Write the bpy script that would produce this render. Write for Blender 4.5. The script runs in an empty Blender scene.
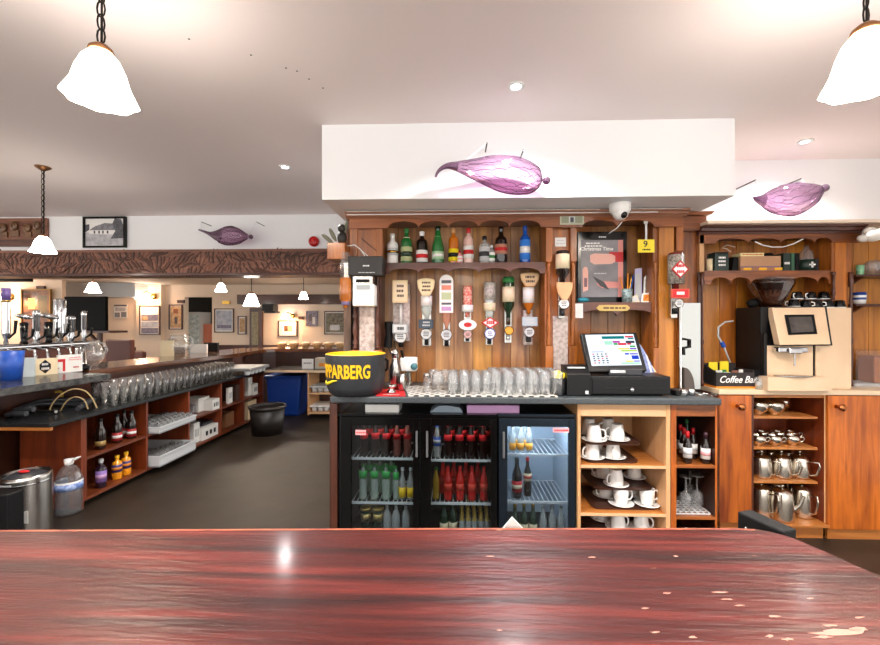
import bpy, math, random
from mathutils import Vector, Matrix
random.seed(11)
PI = math.pi
R = math.radians
H = 1.35            # eye height
F = 420.0           # focal length in pixels of an 880 px wide frame
YAW = R(2.0)
CS, SN = math.cos(YAW), math.sin(YAW)
scene = bpy.context.scene
COL = scene.collection

def P(px, py, Y):
    """the point of the plane y=Y that is seen in direction px,py"""
    u = (px - 440) / F; v = (322.5 - py) / F
    t = Y / (CS + u * SN)
    return Vector(((-SN + u * CS) * t, Y, H + v * t))
def PZ(px, py, z):
    u = (px - 440) / F; v = (322.5 - py) / F
    t = (z - H) / v
    return Vector(((-SN + u * CS) * t, (CS + u * SN) * t, z))
def PXX(px, X):
    """the y at which direction px meets the plane x=X"""
    u = (px - 440) / F
    return X * (CS + u * SN) / (-SN + u * CS)
def RC(a, b, c, d, Y):
    """pixel rectangle (left, top, right, bottom) on plane y=Y -> x0,x1,z0,z1"""
    m = (a + c) / 2
    return P(a, b, Y).x, P(c, d, Y).x, P(m, d, Y).z, P(m, b, Y).z

# ---------------------------------------------------------------- mesh builder
class MB:
    def __init__(s):
        s.v = []; s.f = []; s.m = []; s.s = []; s.slots = []
    def add(s, vs, fs, m, sm=False):
        if m not in s.slots: s.slots.append(m)
        k = s.slots.index(m); o = len(s.v)
        s.v += [Vector(q) for q in vs]
        for f in fs:
            s.f.append(tuple(i + o for i in f)); s.m.append(k); s.s.append(sm)
        return s
    def box(s, x0, x1, y0, y1, z0, z1, m, mat=None):
        if x0 > x1: x0, x1 = x1, x0
        if y0 > y1: y0, y1 = y1, y0
        if z0 > z1: z0, z1 = z1, z0
        vs = [Vector((x, y, z)) for z in (z0, z1) for y in (y0, y1) for x in (x0, x1)]
        if mat is not None: vs = [mat @ q for q in vs]
        return s.add(vs, [(0, 2, 3, 1), (4, 5, 7, 6), (0, 1, 5, 4), (2, 6, 7, 3), (0, 4, 6, 2), (1, 3, 7, 5)], m)
    def prect(s, a, b, c, d, Y0, Y1, m):
        x0, x1, z0, z1 = RC(a, b, c, d, Y0)
        return s.box(x0, x1, Y0, Y1, z0, z1, m)
    def prism(s, pts, axis, a, b, m, sm=False):
        def mk(p, q):
            if axis == 'y': return (p[0], q, p[1])
            if axis == 'z': return (p[0], p[1], q)
            return (q, p[0], p[1])
        n = len(pts)
        vs = [mk(p, a) for p in pts] + [mk(p, b) for p in pts]
        fs = [tuple(range(n))[::-1], tuple(range(n, 2 * n))]
        s.add(vs, fs, m)
        s.add(vs, [(i, (i + 1) % n, n + (i + 1) % n, n + i) for i in range(n)], m, sm)
        return s
    def lathe(s, prof, c=(0, 0, 0), n=16, m=None, mat=None, mod=None, sm=True):
        vs = []; rows = []
        c = Vector(c)
        for i, (r, z) in enumerate(prof):
            if r < 1e-6:
                rows.append([len(vs)]); vs.append(Vector((0, 0, z)))
            else:
                row = []
                for k in range(n):
                    t = 2 * PI * k / n
                    q = r * (mod(t, i) if mod else 1)
                    row.append(len(vs)); vs.append(Vector((q * math.cos(t), q * math.sin(t), z)))
                rows.append(row)
        fs = []
        for a, b in zip(rows[:-1], rows[1:]):
            if len(a) == 1 and len(b) == 1: continue
            if len(a) == 1: fs += [(a[0], b[(k + 1) % n], b[k]) for k in range(n)]
            elif len(b) == 1: fs += [(a[k], a[(k + 1) % n], b[0]) for k in range(n)]
            else: fs += [(a[k], a[(k + 1) % n], b[(k + 1) % n], b[k]) for k in range(n)]
        if mat is not None: vs = [mat @ q for q in vs]
        return s.add([q + c for q in vs], fs, m, sm)
    def tube(s, pts, r, n=8, m=None, closed=False):
        pts = [Vector(p) for p in pts]
        N = len(pts); vs = []; up = None
        rr = r if isinstance(r, (list, tuple)) else [r] * N
        for i, p in enumerate(pts):
            if closed: t = pts[(i + 1) % N] - pts[i - 1]
            else: t = pts[min(i + 1, N - 1)] - pts[max(i - 1, 0)]
            t.normalize()
            if up is None:
                up = Vector((0, 0, 1)) if abs(t.z) < .9 else Vector((1, 0, 0))
            a = t.cross(up)
            if a.length < 1e-4: a = t.cross(Vector((0, 1, 0)))
            a.normalize(); b = a.cross(t).normalized(); up = b
            for k in range(n):
                w = 2 * PI * k / n
                vs.append(p + (a * math.cos(w) + b * math.sin(w)) * rr[i])
        fs = []
        for i in range(N if closed else N - 1):
            j = (i + 1) % N
            fs += [(i * n + k, i * n + (k + 1) % n, j * n + (k + 1) % n, j * n + k) for k in range(n)]
        s.add(vs, fs, m, True)
        if not closed: s.add(vs, [tuple(range(n))[::-1], tuple(range((N - 1) * n, N * n))], m)
        return s
    def ball(s, c, r, m, n=14, k=8, sc=(1, 1, 1)):
        prof = [(r * math.sin(PI * i / k), -r * math.cos(PI * i / k)) for i in range(k + 1)]
        return s.lathe(prof, c, n, m, Matrix.Diagonal((sc[0], sc[1], sc[2], 1)))
    def grid(s, pts, m, sm=True):
        """pts[row][col] of points"""
        nr, nc = len(pts), len(pts[0])
        vs = [q for r_ in pts for q in r_]
        return s.add(vs, [(i * nc + j, i * nc + j + 1, (i + 1) * nc + j + 1, (i + 1) * nc + j) for i in range(nr - 1) for j in range(nc - 1)], m, sm)
    def text(s, body, mat, size, m, extrude=.0006, shear=0, warp=None, sx=1.0, bold=0):
        cu = bpy.data.curves.new('t', 'FONT'); cu.body = body; cu.size = size
        cu.align_x = 'CENTER'; cu.align_y = 'CENTER'; cu.extrude = extrude; cu.shear = shear
        cu.resolution_u = 3; cu.offset = bold
        ob = bpy.data.objects.new('t', cu); COL.objects.link(ob)
        me = bpy.data.meshes.new_from_object(ob.evaluated_get(bpy.context.evaluated_depsgraph_get()))
        vs = [Vector((q.co.x * sx, q.co.y, q.co.z)) for q in me.vertices]
        vs = [warp(q) for q in vs] if warp else [mat @ q for q in vs]
        s.add(vs, [tuple(p.vertices) for p in me.polygons], m)
        bpy.data.objects.remove(ob); bpy.data.meshes.remove(me); bpy.data.curves.remove(cu)
        return s
    def marks(s, x0, x1, z0, z1, y, m, rows=3, seed=0, t=.0006):
        """rows of small dashes, lettering too small to read, on a face looking to -y"""
        rg = random.Random(seed)
        dh = (z1 - z0) / rows
        for i in range(rows):
            x = x0 + rg.random() * .12 * (x1 - x0)
            while x < x1 - .1 * (x1 - x0):
                w = (.08 + .18 * rg.random()) * (x1 - x0)
                xe = min(x + w, x1)
                s.box(x, xe, y - t, y, z0 + dh * (i + .25), z0 + dh * (i + .75), m)
                x = xe + .04 * (x1 - x0)
        return s
    def build(s, name, parent=None, bevel=0, seg=2):
        o_ = ORIG.get(parent.name, Vector()) if parent else Vector()
        me = bpy.data.meshes.new(name)
        me.from_pydata([tuple(q - o_) for q in s.v], [], s.f)
        for q in s.slots: me.materials.append(q)
        me.polygons.foreach_set('material_index', s.m)
        me.polygons.foreach_set('use_smooth', s.s)
        me.update()
        ob = bpy.data.objects.new(name, me); COL.objects.link(ob)
        if parent:
            ob.parent = parent; ORIG[ob.name] = o_.copy()
        if bevel:
            md = ob.modifiers.new('bevel', 'BEVEL'); md.width = bevel; md.segments = seg; md.limit_method = 'ANGLE'; md.angle_limit = R(40)
        return ob
ORIG = {}

def tag(o, label, cat, group=None, kind=None):
    o['label'] = label; o['category'] = cat
    if group: o['group'] = group
    if kind: o['kind'] = kind
    return o
def thing(name, label, cat, loc=(0, 0, 0), group=None):
    o = bpy.data.objects.new(name, None); COL.objects.link(o)
    o.empty_display_size = .05; o.location = loc
    ORIG[o.name] = Vector(loc)
    return tag(o, label, cat, group)
def solo(mb, name, label, cat, group=None, bevel=0, kind=None):
    """a thing of one mesh, origin at the middle of its base"""
    xs = [q.x for q in mb.v]; ys = [q.y for q in mb.v]; zs = [q.z for q in mb.v]
    c = Vector(((min(xs) + max(xs)) / 2, (min(ys) + max(ys)) / 2, min(zs)))
    mb.v = [q - c for q in mb.v]
    o = mb.build(name, None, bevel); o.location = c; ORIG[o.name] = c
    return tag(o, label, cat, group, kind)
def struct(mb, name, label=None, bevel=0):
    o = mb.build(name, None, bevel); o['kind'] = 'structure'
    if label: o['label'] = label
    o['category'] = name.split('_')[0]
    return o
def dup(root, loc, rz=None, label=None, group=None, scale=None):
    r_ = root.copy(); COL.objects.link(r_); r_.location = loc
    if rz is not None: r_.rotation_euler = (0, 0, rz)
    if scale is not None: r_.scale = scale if hasattr(scale, '__len__') else (scale,) * 3
    if label: r_['label'] = label
    if group: r_['group'] = group
    for ch in list(root.children):
        c = ch.copy(); COL.objects.link(c); c.parent = r_
        for g in list(ch.children):
            d = g.copy(); COL.objects.link(d); d.parent = c
    return r_

# ---------------------------------------------------------------- materials
def lin(c):
    if isinstance(c, str):
        c = c.lstrip('#'); c = [int(c[i:i + 2], 16) / 255 for i in (0, 2, 4)]
        c = [x / 12.92 if x <= .04045 else ((x + .055) / 1.055) ** 2.4 for x in c]
    return (c[0], c[1], c[2], 1)
def newmat(name):
    m = bpy.data.materials.new(name); m.use_nodes = True
    nt = m.node_tree; b = nt.nodes['Principled BSDF']
    return m, nt, b
def mat(name, c, rough=.5, metal=0, c2=None, scale=8, stretch=(1, 1, 1), bump=0, bscale=None, emit=0, coat=0, spec=.5, lo=.35, hi=.65, detail=4):
    m, nt, b = newmat(name)
    b.inputs['Base Color'].default_value = lin(c)
    b.inputs['Roughness'].default_value = rough; b.inputs['Metallic'].default_value = metal
    b.inputs['Coat Weight'].default_value = coat; b.inputs['Coat Roughness'].default_value = .08
    b.inputs['Specular IOR Level'].default_value = spec
    if emit:
        b.inputs['Emission Color'].default_value = lin(c); b.inputs['Emission Strength'].default_value = emit
    if c2 or bump:
        tc = nt.nodes.new('ShaderNodeTexCoord'); mp = nt.nodes.new('ShaderNodeMapping')
        mp.inputs['Scale'].default_value = stretch
        nz = nt.nodes.new('ShaderNodeTexNoise'); nz.inputs['Scale'].default_value = scale; nz.inputs['Detail'].default_value = detail
        nt.links.new(tc.outputs['Object'], mp.inputs[0]); nt.links.new(mp.outputs[0], nz.inputs['Vector'])
        if c2:
            rp = nt.nodes.new('ShaderNodeValToRGB')
            rp.color_ramp.elements[0].position = lo; rp.color_ramp.elements[1].position = hi
            rp.color_ramp.elements[0].color = lin(c); rp.color_ramp.elements[1].color = lin(c2)
            nt.links.new(nz.outputs[0], rp.inputs[0]); nt.links.new(rp.outputs[0], b.inputs['Base Color'])
        if bump:
            bp = nt.nodes.new('ShaderNodeBump'); bp.inputs['Strength'].default_value = bump; bp.inputs['Distance'].default_value = .004
            if bscale:
                n2 = nt.nodes.new('ShaderNodeTexNoise'); n2.inputs['Scale'].default_value = bscale
                nt.links.new(mp.outputs[0], n2.inputs['Vector']); nt.links.new(n2.outputs[0], bp.inputs['Height'])
            else: nt.links.new(nz.outputs[0], bp.inputs['Height'])
            nt.links.new(bp.outputs[0], b.inputs['Normal'])
    return m
def wood(name, c, c2, axis='z', rough=.38, coat=.25, scale=14, bump=.12, knots=None):
    st = {'x': (.09, 1, 1), 'y': (1, .09, 1), 'z': (1, 1, .09)}[axis]
    m, nt, b = newmat(name)
    tc = nt.nodes.new('ShaderNodeTexCoord'); mp = nt.nodes.new('ShaderNodeMapping'); mp.inputs['Scale'].default_value = st
    n1 = nt.nodes.new('ShaderNodeTexNoise'); n1.inputs['Scale'].default_value = scale * 3; n1.inputs['Detail'].default_value = 6; n1.inputs['Distortion'].default_value = .6
    n2 = nt.nodes.new('ShaderNodeTexNoise'); n2.inputs['Scale'].default_value = scale * .45; n2.inputs['Detail'].default_value = 2
    rp = nt.nodes.new('ShaderNodeValToRGB'); rp.color_ramp.elements[0].position = .33; rp.color_ramp.elements[1].position = .66
    rp.color_ramp.elements[0].color = lin(c2); rp.color_ramp.elements[1].color = lin(c)
    ad = nt.nodes.new('ShaderNodeMath'); ad.operation = 'MULTIPLY_ADD'; ad.inputs[1].default_value = .5; 
    ml = nt.nodes.new('ShaderNodeMath'); ml.operation = 'MULTIPLY'; ml.inputs[1].default_value = .5
    L = nt.links.new
    L(tc.outputs['Object'], mp.inputs[0]); L(mp.outputs[0], n1.inputs['Vector']); L(mp.outputs[0], n2.inputs['Vector'])
    L(n1.outputs[0], ml.inputs[0]); L(n2.outputs[0], ad.inputs[0]); L(ml.outputs[0], ad.inputs[2])
    L(ad.outputs[0], rp.inputs[0]); L(rp.outputs[0], b.inputs['Base Color'])
    bp = nt.nodes.new('ShaderNodeBump'); bp.inputs['Strength'].default_value = bump; bp.inputs['Distance'].default_value = .003
    L(n1.outputs[0], bp.inputs['Height']); L(bp.outputs[0], b.inputs['Normal'])
    b.inputs['Roughness'].default_value = rough; b.inputs['Coat Weight'].default_value = coat; b.inputs['Coat Roughness'].default_value = .12
    return m
def thin(name, tint, gloss=.35, rough=.03, blend=.25, milky=0, dens=0.0):
    """thin clear glass: mostly see-through, mirror-like towards grazing"""
    m = bpy.data.materials.new(name); m.use_nodes = True; nt = m.node_tree; nt.nodes.clear(); L = nt.links.new
    out = nt.nodes.new('ShaderNodeOutputMaterial'); tr = nt.nodes.new('ShaderNodeBsdfTransparent'); gl = nt.nodes.new('ShaderNodeBsdfGlossy')
    tr.inputs[0].default_value = lin(tint); gl.inputs['Roughness'].default_value = rough
    lw = nt.nodes.new('ShaderNodeLayerWeight'); lw.inputs['Blend'].default_value = blend
    mr = nt.nodes.new('ShaderNodeMapRange'); mr.inputs['To Min'].default_value = .04; mr.inputs['To Max'].default_value = gloss
    L(lw.outputs['Facing'], mr.inputs['Value'])
    mx = nt.nodes.new('ShaderNodeMixShader')
    L(mr.outputs[0], mx.inputs[0]); L(gl.outputs[0], mx.inputs[2])
    if milky:
        df = nt.nodes.new('ShaderNodeBsdfDiffuse'); df.inputs[0].default_value = lin(tint) if dens else (.95, .95, .95, 1)
        m2 = nt.nodes.new('ShaderNodeMixShader'); m2.inputs[0].default_value = milky
        L(tr.outputs[0], m2.inputs[1]); L(df.outputs[0], m2.inputs[2]); L(m2.outputs[0], mx.inputs[1])
    else: L(tr.outputs[0], mx.inputs[1])
    L(mx.outputs[0], out.inputs[0])
    return m
def glow(name, c, s):
    m = bpy.data.materials.new(name); m.use_nodes = True; nt = m.node_tree; nt.nodes.clear()
    out = nt.nodes.new('ShaderNodeOutputMaterial'); e = nt.nodes.new('ShaderNodeEmission')
    e.inputs[0].default_value = lin(c); e.inputs[1].default_value = s; nt.links.new(e.outputs[0], out.inputs[0])
    return m

W_OR = wood('varnished orange pine', '#b4661f', '#542609')
W_ORX = wood('varnished orange pine along', '#a35a22', '#4c220b', 'x')
W_B1 = wood('pine board honey', '#dda252', '#8f5922', scale=10)
W_B2 = wood('pine board tan', '#d3a06a', '#7c5033', scale=10)
W_B3 = wood('pine board brown', '#b8793a', '#5f3714', scale=10)
W_RB1 = wood('dresser board amber', '#d68c2a', '#8a4a10', scale=9)
W_RB2 = wood('dresser board orange', '#c2701a', '#6f360a', scale=9)
W_RED = wood('stained reddish rail', '#6c3a27', '#3a1b11', 'x')
W_DK = wood('dark stained wood', '#5a2a16', '#35160b', 'x')
W_DKZ = wood('dark stained post', '#5a2c18', '#35160b', 'z')
W_DOOR = wood('orange cabinet door', '#cf6f1e', '#6f2a07', scale=12)
W_LT = wood('pale beech carcass', '#d9a878', '#c08f5e', 'z', rough=.45, coat=.05)
W_LTX = wood('pale beech edge', '#e0b58a', '#cfa071', 'x', rough=.45, coat=.05)
W_SHELF = wood('amber shelf board', '#c07b3c', '#99561f', 'x', rough=.4)
W_BEN = wood('mahogany carcass', '#86370f', '#521d07', 'z', rough=.45, coat=.08)
W_BENX = wood('mahogany shelf', '#7d3a18', '#52220d', 'y', rough=.45, coat=.08)
W_BTOP = wood('polished far bar top', '#7d4a2c', '#54301b', 'y', rough=.16, coat=.6)
W_PAN = wood('far dark panelling', '#4d2314', '#331509', 'z', rough=.5)
W_BEAM = wood('carved beam', '#9a6750', '#5f3828', 'x', rough=.5, coat=.1, bump=.5)
W_CARV = wood('carved relief', '#6a4334', '#3a2118', 'x', rough=.5, coat=.1, bump=.5)
WHITE = mat('white wall paint', '#eff0f2', .6)
CEILM = mat('ceiling paint', '#f3e9e7', .7)
CREAM = mat('cream wall paint', '#ecd9c4', .7)
FLOORM = mat('brown vinyl floor', '#33281d', .5, c2='#281f16', scale=5, bump=.05)
BLK = mat('black plastic', '#0c0c0e', .4, spec=.3)
BLKG = mat('black gloss', '#060607', .15, spec=.35)
BLKM = mat('matt black', '#0b0a0a', .7, spec=.3)
DGREY = mat('dark grey plastic', '#2e2f33', .4)
GREY = mat('grey plastic', '#8f9092', .5)
LGREY = mat('light grey', '#c7c9ca', .45)
WHT = mat('white ceramic', '#f1efec', .18, coat=.3)
WPL = mat('white plastic', '#ecebe8', .35)
PAPER = mat('white paper', '#f0eeea', .8)
CARD = mat('cream card', '#e9d8b4', .7)
CHROME = mat('chrome', '#c9cacc', .07, 1)
STEEL = mat('brushed steel', '#c5c3bf', .25, 1, c2='#a9a6a0', scale=60, stretch=(1, 1, .05))
SILV = mat('silver plate', '#d9d3c7', .12, 1)
BRASS = mat('brass', '#c39a4a', .25, 1)
COPPER = mat('copper knob', '#b87446', .22, 1)
BRONZE = mat('aged bronze', '#8a6040', .4, .9)
IRON = mat('dark iron', '#2f2a26', .45, .8)
YEL = mat('yellow plastic', '#f2b705', .4)
YELP = mat('yellow print', '#ecd51c', .5)
REDM = mat('red', '#c4161c', .5)
REDG = mat('red gloss', '#b51618', .2)
BLUE = mat('blue plastic', '#1d4fae', .4)
BLUED = mat('dark blue plastic', '#0f3d94', .35)
PINK = mat('pink', '#e9a2a4', .5)
LILAC = mat('lilac card', '#c79bc9', .6)
GREEN = mat('green', '#2f7d3c', .5)
ORNG = mat('orange', '#e58a1f', .4)
GRAN = mat('speckled grey laminate', '#1d2123', .35, c2='#5a6165', scale=220, lo=.42, hi=.62)
GRAN2 = mat('dark bench laminate', '#121314', .25, c2='#2f3133', scale=200, lo=.45, hi=.65)
LEDGE = mat('grey marble ledge', '#201f1e', .2, c2='#4a4744', scale=20, detail=8)
BEIGE = mat('beige worktop', '#dcc3a2', .4)
MARB = mat('mottled backplate', '#cbbfb9', .35, c2='#a08f86', scale=45, lo=.38, hi=.66)
GLASS2 = thin('bench glass', (.95, .96, .96), .9, blend=.42, milky=.03)
GLASS = thin('clear glass', (.96, .97, .97), .8, blend=.4, milky=.1)
PANE = thin('cooler pane', (.72, .76, .78), .35, blend=.12)
PANEG = thin('picture glass', (.97, .97, .97), .3, blend=.1)
PET = thin('clear plastic', (.93, .95, .97), .6, blend=.35, milky=.06)
BROWNG = thin('smoked hopper', (.62, .5, .42), .6, blend=.35)
def gourd(name, c_mid, c_edge, milky):
    m = bpy.data.materials.new(name); m.use_nodes = True; nt = m.node_tree; nt.nodes.clear(); L = nt.links.new; N = nt.nodes.new
    out = N('ShaderNodeOutputMaterial'); tr = N('ShaderNodeBsdfTransparent'); gl = N('ShaderNodeBsdfGlossy'); gl.inputs['Roughness'].default_value = .05
    df = N('ShaderNodeBsdfDiffuse'); df.inputs[0].default_value = lin('#a3809b')
    lw = N('ShaderNodeLayerWeight'); lw.inputs['Blend'].default_value = .45
    rp = N('ShaderNodeValToRGB'); rp.color_ramp.elements[0].color = lin(c_mid); rp.color_ramp.elements[1].color = lin(c_edge); rp.color_ramp.elements[1].position = .85
    L(lw.outputs['Facing'], rp.inputs[0]); L(rp.outputs[0], tr.inputs[0])
    m1 = N('ShaderNodeMixShader'); m1.inputs[0].default_value = milky; L(tr.outputs[0], m1.inputs[1]); L(df.outputs[0], m1.inputs[2])
    m2 = N('ShaderNodeMixShader'); f = N('ShaderNodeMapRange'); f.inputs['To Min'].default_value = .05; f.inputs['To Max'].default_value = .3; L(lw.outputs['Facing'], f.inputs['Value']); L(f.outputs[0], m2.inputs[0]); L(m1.outputs[0], m2.inputs[1]); L(gl.outputs[0], m2.inputs[2])
    L(m2.outputs[0], out.inputs[0]); return m
PURP = gourd('purple glass', '#ead2e4', '#7d3a72', .1)
PURPD = gourd('deep purple glass', '#8d5a86', '#3a1233', .2)
G_GRN = mat('green bottle glass', '#1d6a30', .08, coat=.6)
G_DGR = mat('dark green bottle glass', '#173520', .08, coat=.6)
G_DRK = mat('dark bottle glass', '#1c120e', .07, coat=.6)
G_BRN = mat('brown liquor', '#7a3a12', .07, coat=.6)
G_AMB = mat('amber liquor', '#c06a1a', .08, coat=.6)
G_RED = mat('red drink', '#c81d16', .1, coat=.6)
G_ORN = mat('orange drink', '#e8961c', .12, coat=.5)
G_BLU = mat('blue bottle', '#1b57b8', .1, coat=.6)
G_CLR = thin('pale bottle glass', (.86, .92, .89), .6, blend=.35, milky=.28)
G_COLA = mat('cola bottle', '#1d0d08', .07, coat=.6)
# ================================================================ SETTING
CZ = 2.50
struct(MB().box(-13, 4.6, -3.5, 13, -.06, 0, FLOORM), 'floor')
struct(MB().box(-7, 4.6, -3.5, 4.62, CZ, CZ + .08, CEILM), 'ceiling')
struct(MB().box(-13, 1, 4.62, 13, 2.36, 2.44, CREAM), 'ceiling_far')
struct(MB().box(P(353, 300, 3.05).x, 4.6, 3.05, 3.15, 0, CZ, WHITE), 'wall_back')
BX0, BX1 = P(322, 160, 2.42).x, P(735, 160, 2.42).x
struct(MB().box(BX0, BX1, 2.42, 3.05, 2.065, CZ, WHITE), 'wall_bulkhead')
LZ0 = 2.10
struct(MB().box(3.56, 3.66, .2, 3.05, 0, CZ, WHITE), 'wall_right')
struct(MB().box(-7.1, -7.0, .6, 4.62, 0, CZ, WHITE), 'wall_left')
struct(MB().box(-7, -.2, 4.42, 4.62, LZ0, CZ, WHITE), 'wall_left_upper')
# carved beam across the opening
bm_ = thing('carved_beam', 'long dark wooden beam carved with swirling leaves above the left bar opening', 'beam', (-3.6, 4.5, 1.84))
BY = 4.36
BZ0, BZ1 = P(170, 275.5, BY).z, P(170, 250, BY).z
b = MB().box(-7, -.3, BY, 4.64, BZ0, BZ1, W_BEAM)
b.build('timber', bm_, .008)
MB().box(-7, -.3, BY - .02, BY - .001, BZ0 - .005, BZ0 + .025, W_DK).box(-7, -.3, BY - .012, BY - .001, BZ1 - .022, BZ1 + .004, W_BEAM).build('edge_moulding', bm_, .004)
cv = MB(); rg = random.Random(3)
zc = (BZ0 + BZ1) / 2
def leaf(x, z, a, ln, m):
    M_ = Matrix.Rotation(a, 4, 'Y') @ Matrix.Diagonal((1, .32, .36, 1))
    cv.lathe([(ln * math.sin(PI * i / 6), -ln * math.cos(PI * i / 6)) for i in range(7)], (x, BY - .001, z), 8, m, Matrix.Rotation(a, 4, 'Y') @ Matrix.Diagonal((.24, .16, 1, 1)))
x = -5.0; k = 0
hz = (BZ1 - BZ0) / 2
while x < -.4:
    ph = x * 4.2
    for q, zz in enumerate((-.085, -.03, .03, .085)):
        a = .95 * math.sin(ph + .5 * q) + (.35 if q % 2 else -.35) + rg.uniform(-.2, .2)
        leaf(x + rg.uniform(-.012, .012), zc + zz + rg.uniform(-.015, .015), a, rg.uniform(.04, .065), W_CARV if rg.random() < .72 else W_BEAM)
    x += .048
for c in range(7):
    xs = -4.6 + .62 * c
    cv.tube([(xs + .5 * t / 12, BY - .003, zc + .1 * math.sin(PI * t / 12 * 2 + c)) for t in range(13)], .008, 6, W_CARV)
cv.build('carved_leaves', bm_)

# far room
FY = 11.0
def fx(px): return P(px, 300, FY).x
w = MB()
w.box(-13, fx(185), FY, FY + .15, 0, 2.36, CREAM)
w.box(fx(212), 1, FY, FY + .15, 0, 2.36, CREAM)
w.box(fx(185), fx(212), FY, FY + .15, P(198, 297, FY).z, 2.36, CREAM)
struct(w, 'wall_far')
struct(MB().box(fx(150), fx(240), FY + .9, FY + 1, 0, 2.36, BLKM), 'wall_far_passage')
x0, x1, z0, z1 = RC(136, 281, 161, 340, 10.85)
struct(MB().box(x0, x1, 10.85, FY, 0, 2.36, CREAM), 'wall_far_pier')
struct(MB().prect(40, 279, 135, 297, 10.4, FY, LGREY), 'trim_1')
struct(MB().box(-13, fx(185), FY - .04, FY, 0, P(100, 347, FY).z, W_PAN).box(fx(212), 1, FY - .04, FY, 0, P(280, 345, FY).z, W_PAN), 'trim_2')
struct(MB().prect(237, 294.5, 352, 304, FY - .3, FY, W_DK), 'trim_3')
struct(MB().prect(-20, 275, 23, 281, 8.0, 8.2, BLKM), 'trim_4')
# ================================================================ FRONT BAR
def bar_material():
    m, nt, b = newmat('worn red mahogany varnish'); L = nt.links.new; N = nt.nodes.new
    tc = N('ShaderNodeTexCoord'); mp = N('ShaderNodeMapping'); mp.inputs['Scale'].default_value = (.05, 1, 1)
    mp2 = N('ShaderNodeMapping'); mp2.inputs['Scale'].default_value = (.35, 1, 1)
    L(tc.outputs['Object'], mp.inputs[0]); L(tc.outputs['Object'], mp2.inputs[0])
    n1 = N('ShaderNodeTexNoise'); n1.inputs['Scale'].default_value = 55; n1.inputs['Detail'].default_value = 8; n1.inputs['Distortion'].default_value = .25
    n2 = N('ShaderNodeTexNoise'); n2.inputs['Scale'].default_value = 13; n2.inputs['Detail'].default_value = 3
    L(mp.outputs[0], n1.inputs['Vector']); L(mp.outputs[0], n2.inputs['Vector'])
    ad = N('ShaderNodeMath'); ad.operation = 'MULTIPLY_ADD'; ad.inputs[1].default_value = 1.55; sc_ = N('ShaderNodeMath'); sc_.operation = 'MULTIPLY'; sc_.inputs[1].default_value = .45; L(n2.outputs[0], sc_.inputs[0]); L(sc_.outputs[0], ad.inputs[2]); L(n1.outputs[0], ad.inputs[0])
    hf = N('ShaderNodeMath'); hf.operation = 'MULTIPLY'; hf.inputs[1].default_value = .5; L(ad.outputs[0], hf.inputs[0])
    rp = N('ShaderNodeValToRGB'); e = rp.color_ramp.elements
    e[0].position = .34; e[0].color = lin('#260908'); e[1].position = .66; e[1].color = lin('#692620')
    q = e.new(.5); q.color = lin('#471511')
    L(hf.outputs[0], rp.inputs[0])
    # flaked varnish
    n3 = N('ShaderNodeTexNoise'); n3.inputs['Scale'].default_value = 34; n3.inputs['Detail'].default_value = 5; L(mp2.outputs[0], n3.inputs['Vector'])
    r3 = N('ShaderNodeValToRGB'); r3.color_ramp.elements[0].position = .725; r3.color_ramp.elements[1].position = .745; L(n3.outputs[0], r3.inputs[0])
    mx = N('ShaderNodeMixRGB'); L(r3.outputs[0], mx.inputs[0]); L(rp.outputs[0], mx.inputs[1]); mx.inputs[2].default_value = lin('#b98a72')
    L(mx.outputs[0], b.inputs['Base Color'])
    bp = N('ShaderNodeBump'); bp.inputs['Strength'].default_value = .4; bp.inputs['Distance'].default_value = .003
    mp4 = N('ShaderNodeMapping'); mp4.inputs['Scale'].default_value = (.12, 1, 1); L(tc.outputs['Object'], mp4.inputs[0])
    n4 = N('ShaderNodeTexNoise'); n4.inputs['Scale'].default_value = 190; n4.inputs['Detail'].default_value = 4; L(mp4.outputs[0], n4.inputs['Vector'])
    L(n4.outputs[0], bp.inputs['Height']); L(bp.outputs[0], b.inputs['Normal'])
    b.inputs['Roughness'].default_value = .34; b.inputs['Coat Weight'].default_value = .2; b.inputs['Coat Roughness'].default_value = .13; b.inputs['Specular IOR Level'].default_value = .2
    return m
W_BAR = bar_material()
BTZ = 1.05
edge = [(-90, 531), (0, 530), (200, 529), (440, 528), (640, 528), (735, 528), (755, 529), (772, 532), (790, 537), (812, 546), (880, 576), (960, 613), (1010, 640)]
pl = [PZ(a, c, BTZ) for a, c in edge]
near = [PZ(1010, 980, BTZ), PZ(-90, 980, BTZ)]
poly = [(q.x, q.y) for q in pl + near]
EDGEM = mat('worn bar edge', '#a8542f', .5, c2='#6a2418', scale=25)
bar = thing('bar_counter', 'worn dark red mahogany bar top with flaked varnish across the foreground', 'bar counter', (0, .3, 0))
MB().prism(poly[::-1], 'z', BTZ - .045, BTZ, W_BAR).build('counter_top', bar, .005, 3)
cx = sum(q[0] for q in poly) / len(poly); cy = sum(q[1] for q in poly) / len(poly)
inner = [(cx + (q[0] - cx) * .9, cy + (q[1] - cy) * .72) for q in poly]
MB().prism(inner[::-1], 'z', 0, BTZ - .0452, W_PAN).build('body', bar)
g = MB(); st_ = []
for (a, c), (a2, c2) in zip(edge[1:6], edge[2:7]):
    q = [PZ(a, c + .1, BTZ + .0003), PZ(a2, c2 + .1, BTZ + .0003), PZ(a2 - (0 if a2 < 770 else 1.2), c2 + 1.5, BTZ + .0003), PZ(a - (0 if a < 770 else 1.2), c + 1.5, BTZ + .0003)]
    g.prism([(p.x, p.y) for p in q], 'z', BTZ - .0005, BTZ + .0003, EDGEM)
g.build('worn_edge', bar)
chips = MB(); rg = random.Random(5)
CHIP = mat('bare wood chip', '#b58674', .7)
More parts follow.
